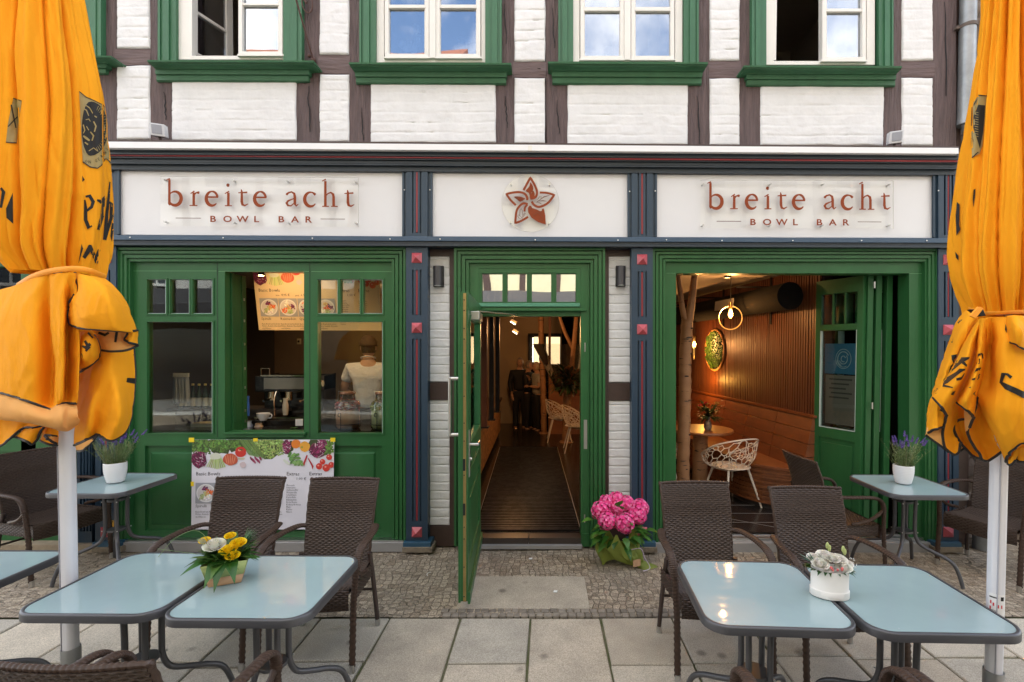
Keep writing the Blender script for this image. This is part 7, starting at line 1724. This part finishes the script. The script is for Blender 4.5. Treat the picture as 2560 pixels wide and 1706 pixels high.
# bottles, cloths and box behind the left pane, made up for reflections in it
for k in range(6):
    c = P(452+k*15.5, 1022, .9+.02*(k % 2)); t = thing('bottle', ['leftmost slim bottle behind the left pane', 'second slim bottle from the left behind the left pane', 'third slim bottle from the left behind the left pane', 'third slim bottle from the right behind the left pane', 'second slim bottle from the right behind the left pane', 'rightmost slim bottle behind the left pane'][k], 'bottle', c, group='labelled bottles behind the left pane')
    part('glass', mat('bottle_green', (.03, .05, .04), .12, spec=.8), t, lambda b: b.lathe([(0, 0), (.026, 0), (.027, .15), (.012, .2), (.011, .25), (0, .25)], c, 16)); part('label', mat('bottle_label', (.6, .6, .56), .7), t, lambda b: b.lathe([(.0275, .03), (.0275, .12)], c, 16))
    part('cap', mat('cap_yellow', (.6, .45, .12), .5), t, lambda b: b.lathe([(0, .27), (.013, .27), (.013, .25), (0, .25)], c, 10))
sh = thing('shelf', 'dark shelf carrying the bottles behind the left pane', 'shelf', P(490, 1024, .95)); q0 = P(420, 1023, .82); part('board', DARKW, sh, lambda b: b.box(q0.x, -2.75, .8, 1.15, q0.z-.03, q0.z)); part('support', DARKW, sh, lambda b: b.box(q0.x+.05, -2.8, .85, 1.1, FZ, q0.z-.03))
for k in range(2):
    c = P(444+k*18, 938, .8); t = thing('hanging_cloth', ['left white cloth hanging behind the left pane', 'right white cloth hanging behind the left pane'][k], 'cloth', c, group='white cloths behind the left pane')
    part('cloth', mat('cloth_white', (.55, .55, .62), .8), t, lambda b: b.grid(lambda u, v: c+Vector(((u-.5)*(.07+.03*v), .012*math.sin(u*14+k), -.30*v)), 20, 8), solid=.003); part('peg', MATS['cup_white'], t, lambda b: b.obox(c, .04, .012, .02))
bxx = P(505, 1070, .5); t = thing('paper_box', 'pale cardboard box low behind the left pane', 'box', bxx); part('box', mat('pale_card', (.36, .33, .28), .8), t, lambda b: b.obox(bxx+Vector((0, .1, -.03)), .13, .08, .07), bevel=.003)
# ---- people
SKIN = mat('skin', (.50, .27, .17), .5); HAIR = mat('grey_hair', (.25, .2, .16), .7)
def skinned(name, m, parent, verts, edges, radii, root, sub=2):
    me = bpy.data.meshes.new(name); me.from_pydata([tuple(v) for v in verts], edges, []); me.materials.append(m); o = bpy.data.objects.new(name, me); COL.objects.link(o)
    md = o.modifiers.new('skin', 'SKIN'); md.use_smooth_shade = True; sv = me.skin_vertices[0].data
    for i, r_ in enumerate(radii): sv[i].radius = r_ if isinstance(r_, tuple) else (r_, r_); sv[i].use_root = (i == root)
    q = o.modifiers.new('u', 'SUBSURF'); q.levels = sub; q.render_levels = sub; o.parent = parent; return o
def person(label, x, y, z0, h, rz, shirt, trousers, pose, hat=None, hair=HAIR, group=None):
    global WORLD_BUILD
    WORLD_BUILD = False
    t = thing('person', label, 'person', (x, y, z0), R(rz), group); s = h/1.75; t.scale = (s, s, s)
    # joints: facing -Y
    arm = {'work': [((.19, .02, 1.42), (.27, -.02, 1.17), (.17, -.25, 1.08)), ((-.19, .02, 1.42), (-.27, -.02, 1.17), (-.15, -.25, 1.06))], 'relax': [((.19, 0, 1.42), (.24, .03, 1.15), (.22, -.06, .92)), ((-.19, 0, 1.42), (-.24, .03, 1.15), (-.2, -.06, .92))], 'chin': [((.19, 0, 1.42), (.25, -.02, 1.16), (.06, -.2, 1.18)), ((-.19, 0, 1.42), (-.25, -.03, 1.16), (-.08, -.17, 1.36))]}[pose]
    V = [(0, 0, .95), (0, .01, 1.1), (0, .015, 1.25), (0, .02, 1.42), (0, .01, 1.52), (0, -.005, 1.58)]; Rr = [(.120, .085), (.110, .08), (.12, .08), (.09, .06), (.06, .06), (.058, .06)]; E = [(i, i+1) for i in range(5)]
    for sh_, el, wr in arm: i = len(V); V += [sh_, el, wr]; Rr += [.058, .044, .03]; E += [(3, i), (i, i+1), (i+1, i+2)]
    for sd in (-1, 1): i = len(V); V += [(sd*.095, 0, .86), (sd*.10, -.01, .50), (sd*.105, .015, .09), (sd*.11, -.13, .035)]; Rr += [.075, .058, .042, (.045, .03)]; E += [(0, i), (i, i+1), (i+1, i+2), (i+2, i+3)]
    body_ = skinned('body', SKIN, t, V, E, Rr, 0)
    # clothes: the same skeleton, slightly fuller
    ei = 12
    V2 = V[:4]+[(0, .01, 1.50)]; R2 = [(.172, .13), (.163, .122), (.182, .132), (.182, .128), (.085, .08)]; E2 = [(i, i+1) for i in range(4)]
    for sh_, el, wr in arm: i = len(V2); m_ = Vector(sh_)*.35+Vector(el)*.65 if shirt[1] else Vector(wr)*.9+Vector(el)*.1; V2 += [sh_]+([el] if not shirt[1] else [])+[tuple(m_)]; R2 += [.078]+([.06] if not shirt[1] else [])+[.066 if shirt[1] else .045]; E2 += [(3, i)]+[(k, k+1) for k in range(i, len(V2)-1)]
    skinned('shirt', shirt[0], t, V2, E2, R2, 0)
    V3 = [(0, 0, 1.01), (0, 0, .92)]; R3 = [(.168, .13), (.165, .13)]; E3 = [(0, 1)]
    for sd in (-1, 1): i = len(V3); V3 += [(sd*.095, 0, .84), (sd*.10, -.01, .50), (sd*.105, .012, .10)]; R3 += [.105, .078, .06]; E3 += [(1, i), (i, i+1), (i+1, i+2)]
    skinned('trousers', trousers, t, V3, E3, R3, 0)
    for sd in (-1, 1): 
        b = MB(); b.sphere((sd*.11, -.06, .04), .05, 12, 8, (.9, 2.5, .8)); o = b.build('shoe', mat('shoe', (.3, .26, .22), .6), t)
    b = MB(); b.smooth = True
    def head(u, v):
        a, q = u*2*math.pi, v*math.pi; n = Vector((math.sin(a)*math.sin(q), -math.cos(a)*math.sin(q), -math.cos(q))); r_ = Vector((.076, .096, .118)); p = Vector((n.x*r_.x, n.y*r_.y, n.z*r_.z))
        if n.y < -.2: p.x *= 1-.12*max(0, -n.z); p.y += -.012*max(0, 1-abs(n.z+.25)*3)*max(0, 1-abs(n.x)*4)*2; p.y += .01*max(0, 1-abs(n.z-.12)*6)
        if n.z < -.3: p.y -= .012
        return Vector((0, -.015, 1.655))+p
    b.grid(head, 24, 16); hd = b.build('head', SKIN, t)
    for sd in (-1, 1): part('ear', SKIN, hd, lambda b: b.sphere((sd*.078, .0, 1.65), .024, 8, 6, (.4, .8, 1.2))); part('eye', DARKW, hd, lambda b: b.sphere((sd*.03, -.105, 1.665), .008, 8, 6))
    part('mouth', mat('lips', (.35, .12, .1), .5), hd, lambda b: b.sphere((0, -.112, 1.605), .02, 8, 5, (1, .3, .25)))
    part('nose', SKIN, hd, lambda b: b.sphere((0, -.118, 1.635), .014, 8, 6, (.8, 1, 1.5)))
    def hr(u, v):
        p = head(u, .34+.66*v); c = Vector((0, -.015, 1.655)); d = p-c; a = u*2*math.pi; front = max(0, math.cos(a)); zz = .34+.66*v
        k = 1.07 if not (front > .35 and zz < .72) else .96; return c+d*k+Vector((0, .006, 0))
    b = MB(); b.grid(hr, 24, 12); b.build('hair', hair, t)
    if hat: 
        part('cap', hat, t, lambda b: (b.grid(lambda u, v: Vector((0, -.012, 1.68))+Vector((.099*math.sin(u*6.283)*math.cos(v*1.57), -.12*math.cos(u*6.283)*math.cos(v*1.57), .13*math.sin(v*1.57)-.01)), 24, 8), b.grid(lambda u, v: Vector(((u-.5)*.15, -.10-.07*v*math.sin(u*3.14), 1.69-.02*v)), 10, 4)), solid=.004)
    for k, (sh_, el, wr) in enumerate(arm):
        w = Vector(wr); d = (w-Vector(el)).normalized(); b = MB(); b.smooth = True
        side = d.orthogonal().normalized(); V4 = [w, w+d*.05, w+d*.085]; R4 = [(.026, .02), (.036, .017), (.034, .015)]; E4 = [(0, 1), (1, 2)]
        for j in range(4): i = len(V4); o_ = side*((j-1.5)*.019); L = (.062, .072, .068, .052)[j]; V4 += [w+d*.09+o_, w+d*(.09+L*.5)+o_*1.1+Vector((0, 0, -.006)), w+d*(.09+L)+o_*1.1+Vector((0, 0, -.02))]; R4 += [.009, .008, .0065]; E4 += [(2, i), (i, i+1), (i+1, i+2)]
        i = len(V4); V4 += [w+d*.045+side*.04, w+d*.08+side*.055]; R4 += [.010, .008]; E4 += [(1, i), (i, i+1)]
        skinned('hand', SKIN, t, V4, E4, R4, 0, 1)
    WORLD_BUILD = True
    return t
WHITES = mat('white_polo', (.66, .62, .62), .85, bump=.9, bscale=7, bdist=.04); BLK = mat('black_cloth', (.012, .011, .012), .8)
w_ = person('person in a white polo shirt and brown cap working behind the right pane, back turned', -2.06, 1.35, FZ, 1.80, 196, (WHITES, True), BLK, 'work', hair=mat('dark_hair', (.05, .03, .02), .7), hat=mat('brown_cap', (.06, .028, .015), .8))
WORLD_BUILD = False
part('collar', mat('polo_collar', (.42, .38, .38), .8), w_, lambda b: b.tube([(.078*math.cos(a), .012+.078*math.sin(a), 1.535+.02*math.sin(a)) for a in [2*math.pi*i/20 for i in range(20)]], .009, 6, closed=True))
WORLD_BUILD = True
person('person in dark clothes facing the door, left of the standing group at the end', P(1300, 872, 6.0).x, 6.0, FZ-.08, 1.56, 10, (BLK, False), BLK, 'relax', group='guests at the end of the corridor')
person('person in a black jacket leaning in between the two other guests', P(1322, 872, 5.9).x, 5.9, FZ-.08, 1.50, 70, (mat('black_jacket', (.01, .01, .012), .7), False), BLK, 'chin', group='guests at the end of the corridor')
person('person with light hair, white top and dark trousers, right of the standing group', P(1342, 872, 5.7).x, 5.7, FZ-.08, 1.48, -70, (mat('light_top', (.40, .36, .3), .8), True), BLK, 'chin', hair=mat('light_hair', (.5, .4, .28), .7), group='guests at the end of the corridor')
# bar lights; those over bottles and dispensers are added fill, out of view
for k, (x, y, z, e, tg) in enumerate(((-2.95, .75, 2.55, 16, (-2.9, 1.4, 2.2)), (-3.3, .62, 2.6, 16, (-3.3, .95, 1.2)), (-2.2, 2.0, 2.6, 26, (-2.4, 3.4, 1.7)), (-1.85, .62, 2.6, 22, (-1.95, .8, 1.2)))):
    t = thing('bar_spot', ['ceiling spot aimed at the menu board over the bar', 'ceiling spot above the slim bottles at the left of the bar', 'ceiling spot washing the taupe wall behind the bar', 'ceiling spot above the drink dispensers'][k], 'lamp', (x, y, CZ), group='ceiling spots over the bar')
    part('can', BLACK, t, lambda b: b.lathe([(.0, CZ), (.03, CZ), (.03, z), (0, z)], (x, y, 0), 12)); part('lens', MATS['spot_glow'], t, lambda b: b.lathe([(0, z-.002), (.024, z-.002)], (x, y, 0), 12)); pt_light(t, (x, y, z-.03), e, .03, (1, .62, .28), 120, tg)

# ================================================================== printed menus (flat prints)
PRINT = mat('print_ink', (1, 1, 1), .55, attr=True)
def menu(parent, fn, w, h, dense=1, hide=False):
    """fn(x, y, d) maps sheet coordinates (metres from the lower left corner, d = height above the paper)"""
    r = random.Random(21); b = MB(); b.col = (1, 1, 1); L = [0]
    def shp(pts, col, sp=.0):
        L[0] += 1; b.col = col; b.poly([fn(x, y, .0004+L[0]*.0000035) for x, y in pts])
    def blob(cx, cy, rx, ry, col, n=9, jit=.15, rot=0):
        pts = []
        for k in range(n):
            a = 2*math.pi*k/n; q = 1+r.uniform(-jit, jit); X, Y = rx*q*math.cos(a), ry*q*math.sin(a)
            x, y = cx+X*math.cos(rot)-Y*math.sin(rot), cy+X*math.sin(rot)+Y*math.cos(rot)
            pts.append((max(.0005, min(w-.0005, x)), max(0, min(h-.0005, y))))
        shp(pts, col)
    U = w/1850; X = lambda px: (px-95)*U; Y = lambda py: h-(py-100)*U
    def leafy(x0, x1, y1f, base, n, s=28):
        for k in range(n):
            x = r.uniform(x0, x1); y = r.uniform(100, y1f(x)); c = vcol(r, base, .55, .15); blob(X(x), Y(y), U*r.uniform(.4, 1)*s, U*r.uniform(.4, 1)*s*.6, c, 6, .4, r.random()*3)
    g1, g2, pu = (.10, .20, .035), (.22, .34, .08), (.13, .02, .05)
    # shadows of the heap
    for x, y, rx, ry in ((200, 200, 130, 130), (450, 180, 160, 120), (640, 170, 120, 90), (1090, 200, 190, 140), (1330, 200, 90, 90), (1750, 190, 160, 120), (800, 170, 90, 80)): blob(X(x), Y(y), rx*U, ry*U, (.045, .07, .02), 14, .2)
    leafy(100, 340, lambda x: 290, g1, 110); leafy(340, 560, lambda x: 260, g1, 110); leafy(550, 720, lambda x: 230, g1, 70)
    leafy(880, 1280, lambda x: 350-abs(x-1090)*.35, g2, 330, 24); leafy(880, 1280, lambda x: 330-abs(x-1090)*.4, (.34, .46, .14), 160, 16); leafy(1820, 1940, lambda x: 290, g1, 70)
    for k in range(14): x = 700+k*13; shp([(X(x), Y(103)), (X(x+10), Y(103)), (X(x+150+k*4), Y(300+k*4)), (X(x+143+k*4), Y(306+k*4))], vcol(r, (.13, .22, .06), .4))
    for k in range(7): blob(X(870+k*20), Y(350+(k % 3)*18), 13*U, 32*U, vcol(r, (.25, .03, .09)), 8, .15, .5)
    def radic(cx, cy, rx, ry):
        blob(X(cx), Y(cy), rx*U, ry*U, (.10, .012, .04), 16, .12)
        for k in range(60): a = r.uniform(0, 6.28); q = math.sqrt(r.random()); blob(X(cx+rx*q*math.cos(a)), Y(cy+ry*q*math.sin(a)), r.uniform(8, 26)*U, 5*U, vcol(r, (.30, .03, .12) if r.random() > .3 else (.6, .45, .5), .4), 6, .3, r.random()*3)
    radic(190, 360, 105, 110); radic(1330, 190, 55, 95); radic(1730, 240, 105, 95); radic(1790, 140, 60, 60)
    for k in range(10): shp([(X(370+k*9), Y(300)), (X(382+k*9), Y(300)), (X(290+k*26+16), Y(485-abs(k-5)*6)), (X(290+k*26), Y(490-abs(k-5)*6))], vcol(r, (.42, .5, .2), .3))
    blob(X(405), Y(320), 70*U, 45*U, (.62, .64, .52), 12, .1)
    blob(X(600), Y(360), 98*U, 78*U, (.50, .09, .04), 18, .04)
    for k in range(5): blob(X(545+k*27), Y(362), 7*U, 66*U, (.66, .22, .12), 10, .1, (k-2)*-.12)
    blob(X(732), Y(262), 72*U, 70*U, (.55, .03, .02), 18, .04); blob(X(715), Y(240), 20*U, 14*U, (.8, .3, .2), 8); blob(X(740), Y(232), 26*U, 8*U, (.05, .10, .02), 8, .3)
    blob(X(765), Y(430), 42*U, 38*U, (.62, .5, .52), 12, .1); blob(X(745), Y(350), 50*U, 14*U, (.6, .55, .38), 8)
    blob(X(1450), Y(155), 62*U, 58*U, (.72, .20, .02), 14, .05); blob(X(1565), Y(190), 68*U, 68*U, (.75, .36, .04), 16, .05); blob(X(1530), Y(200), 14*U, 16*U, (.3, .3, .05), 8)
    for k in range(9): blob(X(1370+k*16), Y(300+(k % 3)*45), 42*U, 20*U, vcol(r, (.14, .30, .08), .4), 8, .2, 1.2-.15*k); 
    blob(X(1330), Y(395), 60*U, 22*U, (.66, .7, .62), 8, .1, -.7)
    for k in range(6): blob(X(1430+k*22), Y(400+(k % 2)*22), 30*U, 18*U, vcol(r, (.2, .36, .12), .3), 7, .2, .8)
    for x0, y0, x1, y1 in ((1590, 300, 1560, 450), (1605, 340, 1670, 495)): shp([(X(x0), Y(y0)), (X(x0+16), Y(y0+8)), (X(x1+14), Y((y0+y1)/2+30)), (X(x1), Y(y1)), (X(x1-12), Y((y0+y1)/2+30))], (.45, .02, .03))
    for x, y, q in ((1755, 450, 42), (1850, 470, 48), (1915, 430, 40), (1800, 390, 36), (1885, 330, 38)): blob(X(x), Y(y), q*U, q*U, (.60, .04, .025), 14, .03); blob(X(x-10), Y(y-12), q*.3*U, q*.25*U, (.85, .35, .28), 8)
    # bowls
    def bowl(cx, cy, s, cs):
        q = s*1.35/2+8; shp([(X(cx-q), Y(cy+q)), (X(cx+q), Y(cy+q)), (X(cx+q), Y(cy-q)), (X(cx-q), Y(cy-q))], (.33, .34, .38)); blob(X(cx), Y(cy), s*.66*U, s*.64*U, (.72, .72, .74), 24, .0); blob(X(cx), Y(cy), s*.58*U, s*.56*U, (.6, .58, .58), 24, .0)
        for (dx, dy, c) in zip((-.05, .28, .0, -.25, .12), (-.3, -.05, .05, .2, .32), cs):
            for k in range(22): blob(X(cx+s*(dx+r.gauss(0, .1))), Y(cy+s*(dy+r.gauss(0, .09))), s*.09*U, s*.045*U, vcol(r, c, .35), 6, .3, r.random()*3)
    C = [(.16, .02, .10), (.72, .14, .03), (.6, .42, .16), (.4, .5, .22), (.75, .73, .7)]
    bowl(287, 805, 190, C); bowl(570, 805, 190, [C[4], C[0], C[2], C[1], C[3]]); bowl(853, 805, 190, [C[1], C[2], C[3], C[0], C[4]]); bowl(1136, 805, 190, [C[2], C[0], C[1], C[4], C[3]])
    b.build('picture_print', PRINT, parent)
    def txts(b):
        for s_, x, y, sz in (('Basic Bowls', 150, 572, 50), ('Extras', 1330, 572, 50), ('Extras', 1625, 570, 50), ('1,00 €', 1455, 632, 38), ('klein', 400, 634, 22), ('4,95 €', 480, 634, 36), ('groß', 690, 634, 22), ('6,95 €', 770, 634, 36), ('Spirelli', 150, 992, 40), ('Reisnudeln', 435, 992, 40), ('Quinoa', 718, 992, 40), ('Couscous', 1000, 992, 40)):
            add_text(b, s_, sz*U*1.35, lambda a, c, d: fn(X(x)+a, Y(y)+c, .0022), res=1)
        for x in (150, 435, 718, 1000):
            for s_, y in (('Basic Bowl mit Rotkohl,', 1062), ('Möhre, Rettich, Zucchini', 1094), ('und Nüssen', 1128)): add_text(b, s_, 24*U*1.3, lambda a, c, d: fn(X(x)+a, Y(y)+c, .0022), res=1, sx=.9)
        for k, s_ in enumerate(('Avocado', 'Edamame', 'Süßkartoffel', 'Mozzarella', 'Schafskäse', 'Kartoffeln', 'Babyspinat', 'Rote Beete', 'Kidney Bohnen', 'Mais', 'Kerne', 'Nüsse')): add_text(b, s_, 24*U*1.3, lambda a, c, d: fn(X(1332)+a, Y(710+k*32)+c, .0022), res=1)
        for k, s_ in enumerate(('Gegrilltes', 'Hähnchen', 'Hähnchen', 'Avocado', 'Bergkäse', 'Garnelen', 'Pommes', 'Oliven')): add_text(b, s_, 24*U*1.3, lambda a, c, d: fn(X(1625)+a, Y(715+k*32)+c, .0022), res=1)
    part('lettering', mat('menu_ink', (.05, .045, .06), .6), parent, txts)
def poster():
    t = thing('menu_poster', 'white menu poster with vegetables and bowls taped to the green panel', 'poster', P(655, 1212, -.03)); Yp = -.036; a, c, e = P(478, 1324, Yp), P(832, 1324, Yp), P(480, 1099, Yp); w, h = (c-a).length, (e-a).length
    ux, uz = (c-a)/w, (e-a)/h; fn = lambda x, y, d: a+ux*x+uz*y+Vector((0, -d-.004*math.sin(x*9)*0, 0))
    part('sheet', mat('poster_white_paper', (.72, .71, .78), .6), t, lambda b: b.prism([fn(0, 0, 0), fn(w, 0, 0), fn(w, h, 0), fn(0, h, 0)], Vector((0, .002, 0)))); menu(t, fn, w, h)
    for x0, y0, x1, y1 in ((472, 1095, 485, 1106), (633, 1096, 644, 1104), (826, 1095, 838, 1105), (477, 1205, 484, 1216)): part('tape', mat('yellow_tape', (.85, .62, .01), .5), t, lambda b: b.pbox(x0, y0, x1, y1, Yp-.004, .003))
poster()
def board():
    t = thing('menu_board', 'lit menu board with vegetables hanging over the bar, seen through the serving window', 'sign', (-2.7, 1.3, 2.5)); A = Vector((-3.375, 1.42, 2.005)); w, h = 1.45, .90; up = Vector((0, -.16, .98)).normalized(); fn = lambda x, y, d: A+Vector((x, 0, 0))+up*y+Vector((0, -d, 0))
    part('sheet', mat('board_paper', (.70, .55, .34), .6), t, lambda b: b.prism([fn(0, 0, 0), fn(w, 0, 0), fn(w, h, 0), fn(0, h, 0)], Vector((0, .02, 0)))); menu(t, lambda x, y, d: fn(x, y, d), w, h-.08)
    part('cable', BLACK, t, lambda b: (b.tube([fn(.1, h, 0), (-3.27, 1.27, CZ)], .003, 5), b.tube([fn(w-.1, h, 0), (-2.03, 1.27, CZ)], .003, 5)))
board()
# yellow sticker low on the left pilaster
t = thing('sticker', 'small yellow sticker low on the pilaster behind the lavender table', 'sticker', P(282, 1311, -.1)); part('label', mat('yellow_sticker', (.8, .42, .02), .5), t, lambda b: b.pbox(275, 1302, 288, 1320, -.104, .003)); part('print', BLACK, t, lambda b: (b.pbox(277, 1304, 283, 1306, -.1055, .001), b.pbox(277, 1312, 281, 1313.5, -.1055, .001)))

# ================================================================== houses across the street (seen in the glass)
def across(label, x0, x1, eave, cream, seed, timber_=True):
    t = thing('house_opposite', label, 'building', ((x0+x1)/2, -8.6, 0), group='houses across the street'); r = random.Random(seed); Yf = -8.6
    part('wall', mat('opp_wall%d' % seed, cream, .85, var=.08, bump=.4, bscale=20), t, lambda b: b.box(x0, x1, Yf-6, Yf, 0, eave))
    if timber_:
        part('timber_framing', DTIMB, t, lambda b: ([b.box(x-.08, x+.08, Yf, Yf+.04, 2.9, eave) for x in [x0+.1+k*.95 for k in range(int((x1-x0)/.95)+1)]], [b.box(x0, x1, Yf, Yf+.05, z, z+.18) for z in (2.9, 5.6, eave-.2)]))
    part('roof', mat('opp_roof', (.30, .10, .05), .8, var=.3, bump=.5), t, lambda b: b.prism([(x0-.1, Yf+.5, eave-.05), (x0-.1, Yf-3.2, eave+2.6), (x0-.1, Yf-6.2, eave-.05)], Vector((x1-x0+.2, 0, 0))))
    part('gutter', ZINC, t, lambda b: b.tube([(x0, Yf+.55, eave-.05), (x1, Yf+.55, eave-.05)], .07, 10))
    k = x0+.6
    for z in (3.5, 6.0):
        if z+1.5 > eave: continue
        x = x0+.55
        while x+1.0 < x1:
            if seed == 1 and z < 5 and -2.9 < x < 1.6: x += 1.9; continue
            w = part('window', UPVC, t, lambda b: (b.box(x-.05, x+.95, Yf+.02, Yf+.09, z-.08, z), b.box(x-.05, x+.95, Yf+.02, Yf+.09, z+1.4, z+1.48), b.box(x-.05, x, Yf+.02, Yf+.09, z, z+1.4), b.box(x+.9, x+.95, Yf+.02, Yf+.09, z, z+1.4), b.box(x+.43, x+.47, Yf+.02, Yf+.08, z, z+1.4), b.box(x, x+.9, Yf+.02, Yf+.08, z+.9, z+.94)))
            part('pane', mat('opp_pane', (.04, .05, .06), .08, spec=.8), w, lambda b: b.box(x, x+.9, Yf+.01, Yf+.05, z, z+1.4)); x += 1.9
    sf = part('shopfront', mat('opp_shop%d' % seed, (.05, .045, .04), .5), t, lambda b: (b.box(x0+.2, x1-.2, Yf, Yf+.06, .4, 2.5))); part('display_window', mat('opp_pane', (.04, .05, .06), .08), sf, lambda b: b.box(x0+.4, x1-.4, Yf+.05, Yf+.075, .6, 2.3)); part('fascia', LEDGE, t, lambda b: b.box(x0+.2, x1-.2, Yf, Yf+.12, 2.5, 2.88))
    part('awning', mat('awning_dark', (.05, .05, .055), .8), t, lambda b: b.prism([(x0+.1, Yf+.1, 3.35), (x0+.1, Yf+2.1, 2.75), (x0+.1, Yf+2.1, 2.45), (x0+.1, Yf+2.07, 2.45), (x0+.1, Yf+2.07, 2.72), (x0+.1, Yf+.1, 3.3)], Vector((x1-x0-.2, 0, 0))))
    part('chimney', mat('brick_red', (.35, .10, .05), .9), t, lambda b: b.box((x0+x1)/2-.3, (x0+x1)/2+.3, Yf-2.4, Yf-1.9, eave+1.0, eave+2.9))
across('cream half timbered house across the street behind the camera', -2.6, 3.2, 8.3, (.62, .56, .36), 1)
across('white house across the street to the left behind the camera', -17, -2.65, 9.0, (.7, .68, .64), 2)
across('pale yellow house across the street to the right behind the camera', 3.25, 17, 8.0, (.64, .6, .5), 3)
